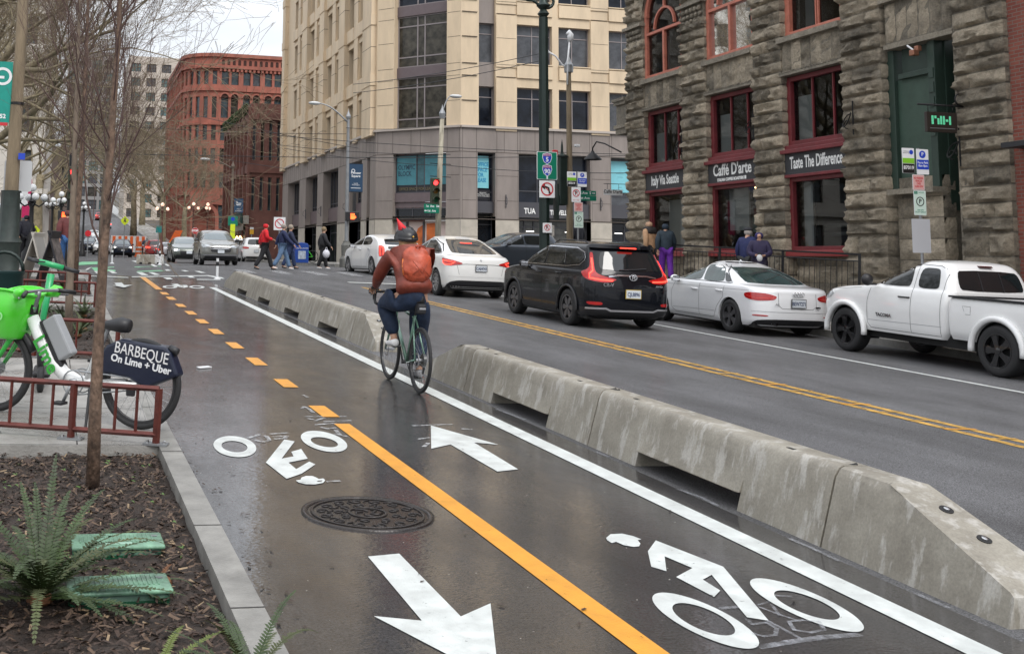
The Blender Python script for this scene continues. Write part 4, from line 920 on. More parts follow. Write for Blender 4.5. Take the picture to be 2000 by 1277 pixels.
# ================================================================ vehicles
M_TYRE = mat('tyre rubber', (.018, .018, .019), .7, bump=.2, bs=60); M_BLK = mat('black plastic', (.016, .016, .018), .45); M_UND = mat('underbody', (.008, .008, .008), .9)
M_CHR = mat('chrome', (.75, .75, .77), .12, 1); M_CGL = mat('tinted car glass', (.010, .013, .014), .03, spec=.8); M_CGLG = mat('green tinted car glass', (.030, .052, .050), .04, spec=.8, var=.5, vs=2.5)
M_TAIL = mat('tail lamp red', (.42, .012, .012), .12, coat=1); M_LIT = mat('lit brake lamp', (1, .05, .03), .2, emit=2.6); M_LITW = mat('lit headlamp', (1, .97, .82), .2, emit=9); M_HL = mat('headlamp glass', (.55, .58, .6), .08, .4, coat=1)
M_SEAM = mat('panel gap', (.012, .012, .012), .8); M_PLT = mat('plate white', (.60, .64, .68), .4); M_PLI = mat('plate ink', (.03, .05, .12), .5)
def paint(name, col, metal=0, rough=.32): return mat(name, col, rough, metal, coat=1 if sum(col) > .1 else .55, var=.03, vs=2, spec=.5 if sum(col) > .1 else .12)
KN = 5
class Loft:
    sub = 6
    def __init__(s, L, crn=(.30, .42, .5, .5), bow=.05, taper=.05, ym=None):
        s.L = L; s.crn = crn; s.bow = bow; s.taper = taper; s.n = len(L); s.ym = ym if ym is not None else (L[3][1]+L[3][2])/2; s.half = abs(L[3][2]-L[3][1])/2
    def lev(s, k):
        "Catmull-Rom through the key levels"
        k = min(max(k, 0), s.n-1); i = min(int(k), s.n-2); t = k-i; P = [s.L[max(i-1, 0)], s.L[i], s.L[i+1], s.L[min(i+2, s.n-1)]]; o = []
        for a, b, c, d in zip(*P):
            m1 = (c-a)/2; m2 = (d-b)/2
            if (c-b)*m1 <= 0: m1 = 0
            if (c-b)*m2 <= 0: m2 = 0
            lim = 2.5*abs(c-b); m1 = max(-lim, min(lim, m1)); m2 = max(-lim, min(lim, m2))
            h = t*t*(3-2*t); o.append(b+(c-b)*h + m1*(t*t*t-2*t*t+t) + m2*(t*t*t-t*t))
        return o
    def outline(s, k):
        z, yr, yf, hw = s.lev(k)[:4]; ry, rx, fy, fx = s.crn; kk = min(1, hw/.5); ln = yf-yr
        ry = min(ry, ln*.45); fy = min(fy, ln*.45); rx, fx = rx*kk, fx*kk; rx = min(rx, hw*.9); fx = min(fx, hw*.9); P = []
        bw = s.bow*min(1, hw/.6)
        for i in range(6): x = (hw-rx)*i/6; P.append((x, yr))
        for i in range(9): a = math.pi/2*i/8; P.append((hw-rx+rx*math.sin(a)**.9, yr+ry*(1-math.cos(a)**.9) if i < 8 else yr+ry))
        for i in range(1, 32): P.append((hw, yr+ry+(yf-fy-yr-ry)*i/32))
        for i in range(9): a = math.pi/2*i/8; P.append((hw-fx+fx*math.cos(a)**.9 if i < 8 else hw-fx, yf-fy+fy*math.sin(a)**.9))
        for i in range(1, 7): P.append(((hw-fx)*(1-i/6), yf))
        Q = []
        for x, y in P:
            q = (y-s.ym)/s.half; e = max(0, abs(q)-.35)/.65; y2 = y + (bw*(x/max(hw, .01))**2*(1 if y < s.ym else -1)*(abs(q)**3)); Q.append((x*(1-s.taper*e*e), y2))
        return Q, z
    def kz(s, z):
        lo, hi = 0.0, s.n-1.0
        for _ in range(30):
            m = (lo+hi)/2
            if s.lev(m)[0] < z: lo = m
            else: hi = m
        return (lo+hi)/2
    def at(s, mode, a, z, off):
        k = s.kz(z); j = int(k*s.sub); A_, za = s.outline(j/s.sub); B_, zb = s.outline(min((j+1)/s.sub, s.n-1)); t = min(1, max(0, (z-za)/((zb-za) or 1))); Q = [(p[0]+(q[0]-p[0])*t, p[1]+(q[1]-p[1])*t) for p, q in zip(A_, B_)]; n = len(Q)
        if mode in ('L', 'R'):
            sg = -1 if mode == 'L' else 1; best = None
            for i in range(n//2, n-2) if a > Q[n//2][1] else range(n//2, 2, -1):
                if (Q[i][1]-a)*(Q[i+1][1]-a) <= 0: t = (a-Q[i][1])/((Q[i+1][1]-Q[i][1]) or 1); best = Q[i][0]+(Q[i+1][0]-Q[i][0])*t; break
            if best is None: best = Q[-3][0] if a > Q[-1][1]-.02 else Q[3][0]; a = Q[-3][1] if a > Q[-1][1]-.02 else Q[3][1]
            return (sg*(best+off), a, z)
        if mode in ('rear', 'front'):
            R_ = range(0, n//2) if mode == 'rear' else range(n-2, n//2, -1)
            for i in R_:
                if (Q[i][0]-abs(a))*(Q[i+1][0]-abs(a)) <= 0:
                    t = (abs(a)-Q[i][0])/((Q[i+1][0]-Q[i][0]) or 1); y = Q[i][1]+(Q[i+1][1]-Q[i][1])*t; break
            else: y = Q[0][1] if mode == 'rear' else Q[-1][1]
            return (a, y-off if mode == 'rear' else y+off, z)
        # arc length round the rear ('arc') or front ('farc') corner
        S_ = Q if mode == 'arc' else Q[::-1]; d = 0; sg = 1 if a >= 0 else -1; ta = abs(a)
        for i in range(n-1):
            l = math.hypot(S_[i+1][0]-S_[i][0], S_[i+1][1]-S_[i][1])
            if d+l >= ta or i == n-2:
                t = (ta-d)/(l or 1); x = S_[i][0]+(S_[i+1][0]-S_[i][0])*t; y = S_[i][1]+(S_[i+1][1]-S_[i][1])*t
                tx, ty = (S_[i+1][0]-S_[i][0])/(l or 1), (S_[i+1][1]-S_[i][1])/(l or 1); nx, ny = (ty, -tx) if mode == 'arc' else (-ty, tx)
                return (sg*(x+abs(nx)*off), y+ny*off, z)
            d += l
    def body(s, sub=None):
        sub = sub or s.sub; s.sub = sub
        vs = []; fs = []; K = (s.n-1)*sub+1
        for j in range(K):
            Q, z = s.outline(j/sub); full = Q + [(-x, y) for x, y in reversed(Q[1:-1])]; vs += [(x, y, z) for x, y in full]; m = len(full)
        for j in range(K-1):
            for i in range(m): fs.append((j*m+i, j*m+(i+1) % m, (j+1)*m+(i+1) % m, (j+1)*m+i))
        fs += [tuple(range(m))[::-1], tuple(range((K-1)*m, K*m))]
        mb = MB(); mb.add(vs, fs); return mb
def chaik(p, it=2, r=.2):
    for _ in range(it):
        q = []
        for a, b in zip(p, p[1:]+p[:1]):
            d = math.hypot(b[0]-a[0], b[1]-a[1]); t = min(r, .06/max(d, .01)) if _ == 0 else .25
            q += [(a[0]+(b[0]-a[0])*t, a[1]+(b[1]-a[1])*t), (a[0]+(b[0]-a[0])*(1-t), a[1]+(b[1]-a[1])*(1-t))]
        p = q
    return p
def patch(name, lf, mode, poly, m, parent, off=.008, cell=.07, rnd_=True, depth=.012, smooth=True):
    if rnd_: poly = chaik(poly)
    bm = bmesh.new(); f = bm.faces.new([bm.verts.new((a, z, 0)) for a, z in poly])
    for ax in (0, 1):
        lo = min(p[ax] for p in poly); hi = max(p[ax] for p in poly); k = int((hi-lo)/cell)
        for i in range(1, k+1):
            co = lo+(hi-lo)*i/(k+1); no = (1, 0, 0) if ax == 0 else (0, 1, 0); bmesh.ops.bisect_plane(bm, geom=bm.verts[:]+bm.edges[:]+bm.faces[:], plane_co=(co, co, 0), plane_no=no)
    bm.verts.ensure_lookup_table(); bd = [e for e in bm.edges if len(e.link_faces) == 1]
    par = {v: (v.co.x, v.co.y) for v in bm.verts}
    r = bmesh.ops.extrude_edge_only(bm, edges=bd); nv = [g for g in r['geom'] if isinstance(g, bmesh.types.BMVert)]
    inner = set(nv)
    for v in bm.verts:
        a, z = v.co.x, v.co.y; v.co = lf.at(mode, a, z, -depth if v in inner else off)
    bmesh.ops.triangulate(bm, faces=[f for f in bm.faces if len(f.verts) > 4]); bmesh.ops.recalc_face_normals(bm, faces=bm.faces)
    me = bpy.data.meshes.new(name); bm.to_mesh(me); bm.free(); me.materials.append(m)
    me.polygons.foreach_set('use_smooth', [True]*len(me.polygons)); me.set_sharp_from_angle(angle=R(40)); return link(name, me, parent)
def seam(lf, mode, pts, parent, m=None, wd=.007, name='panel_gap', off=.003):
    m = m or M_SEAM; mb = MB(); D = []
    for a, b in zip(pts, pts[1:]):
        k = max(1, int(math.hypot(b[0]-a[0], b[1]-a[1])/.06)); D += [(a[0]+(b[0]-a[0])*i/k, a[1]+(b[1]-a[1])*i/k) for i in range(k)]
    D.append(pts[-1]); vs = []
    for i, p in enumerate(D):
        a = D[max(i-1, 0)]; b = D[min(i+1, len(D)-1)]; dx, dy = b[0]-a[0], b[1]-a[1]; l = math.hypot(dx, dy) or 1; nx, ny = -dy/l*wd/2, dx/l*wd/2
        vs += [lf.at(mode, p[0]+nx, p[1]+ny, off), lf.at(mode, p[0]-nx, p[1]-ny, off)]
    mb.add(vs, [(2*i, 2*i+1, 2*i+3, 2*i+2) for i in range(len(D)-1)]); return mb.obj(name, m, parent)
def wheel(parent, x, y, r, w, rim, style=5, cache={}, detail=True, tilt=None):
    sg = -1 if x < 0 else 1; k = (r, w, rim.name, style, detail)
    if k not in cache:
        t = MB(); P = [(r*.66, -w/2+.01), (r*.80, -w/2-.004), (r*.93, -w/2+.004), (r*.985, -w/2+.03), (r, -w/2+.06), (r, w/2-.06), (r*.985, w/2-.03), (r*.93, w/2-.004), (r*.80, w/2+.004), (r*.66, w/2-.01)]
        t.lathe(P, 36, cap=False); a = t.mesh('wheel', M_TYRE, 50); q = MB(); R_ = r*.675
        q.ring(R_, R_*.91, -w/2+.02, w/2-.005, 32)
        if detail:
            for i in range(style):
                A = Matrix.Rotation(2*math.pi*i/style, 4, 'Z'); f = .2 if style < 7 else .12
                q.prism([(-.035*f*5, .03), (.035*f*5, .03), (.05*f*5, R_*.93), (-.05*f*5, R_*.93)] if style != 6 else [(-.012, .03), (.012, .03), (.055, R_*.55), (.03, R_*.93), (-.03, R_*.93), (-.055, R_*.55)], w/2-.045, w/2-.018, A)
                if style == 5: q.prism([(-.045, R_*.5), (-.075, R_*.92), (-.055, R_*.92), (-.03, R_*.5)], w/2-.05, w/2-.03, A); q.prism([(.045, R_*.5), (.03, R_*.5), (.055, R_*.92), (.075, R_*.92)], w/2-.05, w/2-.03, A)
            q.lathe([(.05, w/2-.05), (.05, w/2-.012), (.03, w/2-.008), (.001, w/2-.008)], 14)
        else: q.lathe([(R_*.95, w/2-.04), (R_*.5, w/2-.02), (.001, w/2-.02)], 16)
        b = q.mesh('rim', rim, 40); d = MB().lathe([(R_*.98, w/2-.10), (.001, w/2-.09)], 20).mesh('brake_disc', M_UND); cache[k] = (a, b, d)
    M = Matrix.Translation((x-sg*w/2, y, r)) @ Matrix.Rotation(R(90)*sg, 4, 'Y')
    o = link('wheel', cache[k][0], parent, 0, M); link('rim', cache[k][1], o); link('brake_disc', cache[k][2], o); return o
def cut(mb, name, m, parent, cuts, ang=35):
    me = mb.mesh(name, m, False); o = bpy.data.objects.new(name, me); COL.objects.link(o); tmp = []
    for c in cuts:
        cm = c.mesh('cut', m); co = bpy.data.objects.new('cut', cm); COL.objects.link(co); tmp.append(co); md = o.modifiers.new('b', 'BOOLEAN'); md.operation = 'DIFFERENCE'; md.object = co; md.solver = 'EXACT'
    dg = bpy.context.evaluated_depsgraph_get(); me2 = bpy.data.meshes.new_from_object(o.evaluated_get(dg)); bpy.data.objects.remove(o)
    for t in tmp: bpy.data.objects.remove(t)
    me2.name = name; me2.polygons.foreach_set('use_smooth', [True]*len(me2.polygons)); me2.set_sharp_from_angle(angle=R(ang)); return link(name, me2, parent)
YC = Matrix.Rotation(R(90), 4, 'Y')
def wells(wh, r, W, x0=None):
    cs = []
    for y in wh:
        for s in (-1, 1): c = MB(); c.lathe([(r, -.35), (r, .35)], 36, Matrix.Translation((s*(W-.02+.05), y, wh[y])) @ YC); cs.append(c)
    return cs
def liners(root, wh, r, W, m=None):
    for y in wh:
        for s in (-1, 1):
            l = MB(); x1 = s*(W-.05); x0 = s*(W-.36); n = 18; vs = []
            for i in range(n+1):
                a = -.25+(math.pi+.5)*i/n; vs += [(x0, y+math.cos(a)*(r-.004), wh[y]+math.sin(a)*(r-.004)), (x1, y+math.cos(a)*(r-.004), wh[y]+math.sin(a)*(r-.004))]
            l.add(vs, [(2*i, 2*i+1, 2*i+3, 2*i+2) for i in range(n)]); l.add([vs[2*i] for i in range(n+1)], [tuple(range(n+1))]); l.obj('wheel_liner', M_UND, root)
def plate(root, x, y, z, txt, rz=math.pi, tilt=0, fr=None, col=None):
    M = Matrix.Translation((x, y, z)) @ Matrix.Rotation(rz, 4, 'Z') @ Matrix.Rotation(R(90)+tilt, 4, 'X') if False else Matrix.Translation((x, y, z)) @ Matrix.Rotation(R(90)-tilt, 4, 'X')
    if rz == 0: M = Matrix.Translation((x, y, z)) @ Matrix.Rotation(R(180), 4, 'Z') @ Matrix.Rotation(R(90), 4, 'X')
    p = MB().box((0, 0, 0), (.33, .175, .012), M).obj('licence_plate', fr or M_BLK, root); MB().box((0, 0, .0075), (.305, .152, .004), M).obj('plate_face', col or M_PLT, p)
    if txt: text(txt, .105, M_PLI, p, M @ Matrix.Translation((0, -.008, .0105)), sx=.72, bold=.002)
    return p
def mirror(root, s, x, y, z, m, m2=None):
    o = MB().ball((0, 0, 0), .1, 12, (1.05, .62, .72), Matrix.Translation((s*x, y, z))).obj('side_mirror', m, root, True); MB().box((s*(x-.12), y+.01, z-.05), (.12, .05, .03)).obj('mirror_arm', M_BLK, o)
    MB().box((s*x, y-.058, z), (.15, .006, .10)).obj('mirror_glass', M_CHR, o)
def handle(lf, root, mode, y, z, m, l=.19):
    a = Vector(lf.at(mode, y-l/2, z, .025)); b = Vector(lf.at(mode, y+l/2, z, .025)); c = Vector(lf.at(mode, y-l/2-.02, z, -.01)); d = Vector(lf.at(mode, y+l/2+.02, z, -.01)); MB().tube([c, a, b, d], .013, 6).obj('door_handle', m, root, True)
def underbody(root, W, y0, y1, z=.19): MB().box((0, (y0+y1)/2, z+.12), (W*2-.18, y1-y0, .24)).obj('underbody', M_UND, root)
def suv():
    """dark SUV with the L shaped lamps"""
    t = thing('dark_suv', 'black SUV with chrome window line and lit L-shaped tail lamps waiting in the queue', 'car', GM(10.84, 20.62))
    P = paint('black blue car paint', (.006, .007, .010), 0, .22)
    lf = Loft([(.22, -.78, 3.5, .86), (.32, -.93, 3.62, .905), (.55, -.965, 3.66, .925), (.80, -.96, 3.65, .925), (.95, -.945, 3.58, .92), (1.03, -.93, 3.3, .905), (1.08, -.91, 2.95, .885), (1.13, -.885, 2.6, .86), (1.3, -.79, 2.28, .80), (1.46, -.70, 1.92, .74), (1.57, -.63, 1.6, .685), (1.625, -.64, 1.35, .63), (1.655, -.55, 1.1, .55), (1.675, -.35, .85, .38), (1.682, -.1, .5, .15)], (.30, .36, .45, .55))
    R_ = .36; wh = {0: .355, 2.66: .355}; cut(lf.body(), 'body', P, t, wells(wh, .415, .925)); liners(t, wh, .415, .925)
    for y in wh:
        for s in (-1, 1):
            wheel(t, s*.915, y, .36, .235, mat('dark alloy', (.16, .16, .17), .3, .8), 6); l = MB(); l.ring(.455, .412, -.02, .02, 30, Matrix.Translation((s*.915, y, .355)) @ YC, -.15*0, math.pi) if False else None
            A = []
            for i in range(25):
                a = -.15+(math.pi+.3)*i/24; A.append((s*.918, y+math.cos(a)*.435, .355+math.sin(a)*.435))
            MB().tube(A, .028, 5).obj('arch_trim', M_BLK, t, True)
    for s in 'LR':
        patch('window', lf, s, [(2.18, 1.17), (2.02, 1.24), (1.62, 1.47), (1.40, 1.515), (1.30, 1.515), (1.22, 1.17)], M_CGL, t); patch('window', lf, s, [(1.14, 1.17), (1.22, 1.52), (.50, 1.525), (.30, 1.19)], M_CGL, t)
        patch('window', lf, s, [(.24, 1.20), (.43, 1.52), (.0, 1.51), (-.30, 1.44), (-.42, 1.33), (-.30, 1.24)], M_CGL, t)
        seam(lf, s, [(2.22, 1.15), (.2, 1.165), (-.32, 1.21), (-.46, 1.30), (-.46, 1.36), (-.36, 1.46), (.0, 1.54), (1.3, 1.545), (1.62, 1.50), (2.05, 1.27)], t, M_CHR, .018, 'chrome_trim', .008)
        seam(lf, s, [(2.3, 1.1), (2.32, .45), (2.2, .33), (1.2, .33), (1.2, 1.15)], t); seam(lf, s, [(1.2, .33), (.55, .33), (.45, .55), (.22, .85), (.22, 1.17)], t)
        handle(lf, t, s, 1.38, 1.0, P); handle(lf, t, s, .42, 1.02, P); patch('side_cladding', lf, s, [(2.2, .24), (2.2, .36), (.5, .36), (.5, .24)], M_BLK, t, .012, rnd_=False)
        mirror(t, -1 if s == 'L' else 1, 1.0, 1.98, 1.13, P); seam(lf, s, [(2.5, .93), (1.2, .93), (-.3, .95)], t, mat('crease', (.02, .02, .024), .3), .004, 'crease_line')
    patch('rear_window', lf, 'rear', [(-.66, 1.14), (-.56, 1.50), (.56, 1.50), (.66, 1.14)], M_CGL, t); patch('spoiler', lf, 'arc', [(-.8, 1.56), (-.7, 1.625), (.7, 1.625), (.8, 1.56)], P, t, .07, depth=.05)
    for s in (-1, 1):
        patch('tail_light', lf, 'arc', [(s*.33, .965), (s*.40, .99), (s*.62, 1.03), (s*.745, 1.09), (s*.715, 1.35), (s*.70, 1.47), (s*.765, 1.47), (s*.82, 1.20), (s*.92, 1.13), (s*1.12, 1.09), (s*1.02, .99), (s*.86, .93), (s*.60, .90), (s*.45, .915)], M_TAIL, t, .012)
        seam(lf, 'arc', [(s*.42, .945), (s*.66, .955), (s*.86, .98), (s*.86, 1.06), (s*.78, 1.12), (s*.745, 1.36)], t, M_LIT, .028, 'brake_lamp', .018); patch('reflector', lf, 'arc', [(s*.62, .47), (s*.62, .53), (s*.95, .53), (s*.9, .47)], M_TAIL, t)
    patch('brake_lamp', lf, 'rear', [(-.16, 1.565), (-.16, 1.585), (.16, 1.585), (.16, 1.565)], M_LIT, t, .13, rnd_=False)
    seam(lf, 'arc', [(-.5, 1.02), (-.3, 1.05), (.3, 1.05), (.5, 1.02)], t, M_CHR, .028, 'chrome_bar', .02); seam(lf, 'arc', [(-.9, .80), (-.55, .76), (.55, .76), (.9, .80)], t); seam(lf, 'arc', [(-.62, .76), (-.62, .9)], t); seam(lf, 'arc', [(.62, .76), (.62, .9)], t)
    patch('bumper_insert', lf, 'arc', [(-1.15, .26), (-1.15, .42), (-.6, .40), (.6, .40), (1.15, .42), (1.15, .26)], M_BLK, t, .012, rnd_=False)
    seam(lf, 'arc', [(-.95, .40), (-.55, .41), (-.45, .37), (.45, .37), (.55, .41), (.95, .40)], t, mat('silver trim', (.5, .5, .52), .3, .6), .035, 'skid_trim', .02)
    q = lf.at('rear', 0, .74, .02); plate(t, 0, -.99, .70, 'CJL8896', fr=mat('yellow plate frame', (.5, .35, .05), .4))
    m = MB(); m.ring(.075, .062, -.012, .01, 24, Matrix.Translation((0, -.965, 1.02)) @ RX90 @ Matrix.Diagonal((1.1, .85, 1, 1))); m.box((-.025, -.975, 1.02), (.012, .02, .08)); m.box((.025, -.975, 1.02), (.012, .02, .08)); m.box((0, -.975, 1.015), (.045, .02, .014)); m.obj('badge', M_CHR, t)
    text('CR-V', .09, M_CHR, t, Matrix.Translation((-.52, -.968, .86)) @ RX90, sx=1.1, bold=.003); text('AWD', .05, M_CHR, t, Matrix.Translation((.56, -.966, .86)) @ RX90, sx=1.2)
    MB().tube([(-.25, -.89, 1.15), (.1, -.885, 1.17), (.32, -.875, 1.19)], .012, 5).obj('wiper', M_BLK, t)
    for s in (-1, 1): MB().tube([(s*.60, -.25, 1.63), (s*.61, -.1, 1.68), (s*.61, 1.0, 1.69), (s*.58, 1.3, 1.62)], .013, 6).obj('roof_rail', M_BLK, t, True)
    patch('windscreen', lf, 'front', [(-.68, 1.17), (-.56, 1.53), (.56, 1.53), (.68, 1.17)], M_CGL, t); underbody(t, .92, -.7, 3.4)
suv()
def crossover():
    t = thing('white_crossover', 'white crossover with sloping glass tail and slim lit tail lamps, just right of the cyclist', 'car', GM(11.02, 29.0))
    P = paint('pearl white paint', (.80, .80, .78), 0, .3)
    lf = Loft([(.24, -.80, 3.6, .88), (.34, -.93, 3.72, .925), (.6, -.965, 3.78, .955), (.85, -.955, 3.76, .955), (1.0, -.93, 3.6, .945), (1.06, -.90, 3.3, .925), (1.10, -.83, 2.9, .90), (1.14, -.62, 2.65, .87), (1.28, -.22, 2.35, .80), (1.42, .18, 2.0, .725), (1.52, .52, 1.7, .66), (1.58, .80, 1.5, .58), (1.61, .95, 1.35, .42), (1.622, 1.05, 1.25, .15)], (.34, .42, .55, .6), .08)
    wh = {0: .355, 2.89: .355}; cut(lf.body(), 'body', P, t, wells(wh, .41, .955)); liners(t, wh, .41, .955); rim = mat('silver alloy', (.42, .42, .43), .3, .8)
    for y in wh:
        for s in (-1, 1): wheel(t, s*.94, y, .36, .245, rim, 10)
    for s in 'LR':
        patch('window', lf, s, [(2.55, 1.17), (2.1, 1.37), (1.75, 1.47), (1.42, 1.53), (1.30, 1.53), (1.30, 1.16)], M_CGL, t); patch('window', lf, s, [(1.24, 1.16), (1.24, 1.53), (.85, 1.51), (.3, 1.38), (-.15, 1.20), (.1, 1.165)], M_CGL, t)
        seam(lf, s, [(2.6, 1.15), (.05, 1.145), (-.22, 1.20), (.25, 1.40), (.85, 1.535), (1.5, 1.55), (2.1, 1.41)], t, M_BLK, .014, 'window_trim', .006)
        seam(lf, s, [(2.45, 1.12), (2.5, .4), (2.3, .33), (1.27, .33), (1.27, 1.15)], t); seam(lf, s, [(1.27, .33), (.65, .33), (.5, .6), (.2, .95), (.15, 1.14)], t)
        patch('side_cladding', lf, s, [(2.4, .25), (2.4, .34), (.5, .34), (.5, .25)], M_BLK, t, .01, rnd_=False); mirror(t, -1 if s == 'L' else 1, 1.04, 2.2, 1.14, P)
    patch('rear_window', lf, 'rear', [(-.68, 1.17), (-.50, 1.545), (.50, 1.545), (.68, 1.17)], mat('grey tailgate glass', (.05, .055, .06), .03, spec=.9), t, cell=.05); patch('glass_roof', lf, 'front', [(-.6, 1.2), (-.5, 1.55), (.5, 1.55), (.6, 1.2)], M_CGL, t, cell=.05)
    patch('brake_lamp', lf, 'rear', [(-.17, 1.44), (-.17, 1.455), (.17, 1.455), (.17, 1.44)], M_LIT, t, .02, rnd_=False)
    for s in (-1, 1):
        patch('tail_light', lf, 'arc', [(s*.50, .905), (s*.55, .94), (s*.80, 1.0), (s*1.12, 1.04), (s*1.22, 1.03), (s*1.12, .90), (s*.95, .845), (s*.78, .85)], M_TAIL, t, .010); seam(lf, 'arc', [(s*.72, .955), (s*.82, .88), (s*1.0, .87), (s*1.14, .93), (s*1.14, .98), (s*.78, .955)], t, M_LIT, .026, 'brake_lamp', .016)
    seam(lf, 'arc', [(-.8, .86), (-.4, .90), (.4, .90), (.8, .86)], t, M_BLK, .012); patch('rear_diffuser', lf, 'arc', [(-1.0, .26), (-.85, .42), (-.6, .47), (.6, .47), (.85, .42), (1.0, .26)], M_BLK, t, .012)
    seam(lf, 'arc', [(-.9, .56), (.9, .56)], t, mat('soft crease shade', (.45, .45, .45), .4), .006); seam(lf, 'arc', [(-.66, .86), (-.60, .62)], t); seam(lf, 'arc', [(.66, .86), (.60, .62)], t)  # first strip: shade of a bumper crease painted in grey, no gap
    plate(t, 0, -.985, .80, 'CAE4743'); m = MB(); m.box((0, -.935, 1.03), (.07, .012, .014)); m.prism([(-.008, -.05), (.008, -.05), (.014, .01), (-.014, .01)], -.004, .004, Matrix.Translation((0, -.937, 1.02)) @ RX90); m.obj('badge', M_CHR, t)
    underbody(t, .95, -.7, 3.5)
crossover()
def hatch():
    t = thing('white_hatchback', 'white hatchback with upright red lamp clusters, ahead of the crossover and behind the cyclist', 'car', GM(11.85, 38.6, 0, R(4)))
    P = paint('white car paint', (.78, .78, .77), 0, .3)
    lf = Loft([(.22, -.70, 3.4, .80), (.32, -.82, 3.52, .85), (.55, -.84, 3.58, .868), (.8, -.82, 3.5, .868), (.92, -.80, 3.3, .86), (1.0, -.775, 2.95, .84), (1.06, -.74, 2.7, .82), (1.2, -.56, 2.35, .755), (1.33, -.15, 1.95, .69), (1.42, .3, 1.6, .61), (1.47, .65, 1.35, .48), (1.49, .9, 1.15, .2)], (.25, .35, .5, .55))
    wh = {0: .32, 2.7: .32}; cut(lf.body(), 'body', P, t, wells(wh, .365, .868)); liners(t, wh, .365, .868); rim = mat('silver alloy', (.42, .42, .43), .3, .8)
    for y in wh:
        for s in (-1, 1): wheel(t, s*.86, y, .32, .2, rim, 5)
    for s in 'LR':
        patch('window', lf, s, [(2.35, 1.1), (1.9, 1.28), (1.5, 1.38), (1.2, 1.4), (1.15, 1.08)], M_CGL, t); patch('window', lf, s, [(1.08, 1.08), (1.13, 1.4), (.6, 1.38), (.15, 1.24), (.2, 1.09)], M_CGL, t)
        seam(lf, s, [(2.2, 1.04), (2.25, .4), (2.1, .3), (1.1, .3), (1.1, 1.06)], t); seam(lf, s, [(1.1, .3), (.5, .3), (.4, .6), (.15, .8), (.15, 1.06)], t); handle(lf, t, s, 1.25, .92, M_CHR); handle(lf, t, s, .3, .94, M_CHR); mirror(t, -1 if s == 'L' else 1, .96, 1.9, 1.06, M_BLK)
    patch('rear_window', lf, 'rear', [(-.6, 1.08), (-.5, 1.30), (.5, 1.30), (.6, 1.08)], M_CGL, t, cell=.04); patch('lower_rear_window', lf, 'rear', [(-.5, .93), (-.5, 1.03), (.5, 1.03), (.5, .93)], M_BLK, t, .01)
    for s in (-1, 1): patch('tail_light', lf, 'arc', [(s*.64, .66), (s*.62, 1.03), (s*.84, 1.07), (s*.86, .66)], M_TAIL, t, .012); seam(lf, 'arc', [(s*.79, .70), (s*.78, 1.02), (s*.67, 1.0), (s*.68, .70)], t, M_LIT, .035, 'brake_lamp', .02)
    seam(lf, 'arc', [(-.8, .6), (.8, .6)], t); patch('bumper_insert', lf, 'arc', [(-.6, .27), (-.6, .36), (.6, .36), (.6, .27)], M_BLK, t, .01); plate(t, 0, -.86, .75, ''); patch('windscreen', lf, 'front', [(-.65, 1.1), (-.5, 1.4), (.5, 1.4), (.65, 1.1)], M_CGL, t); underbody(t, .86, -.6, 3.3)
hatch()
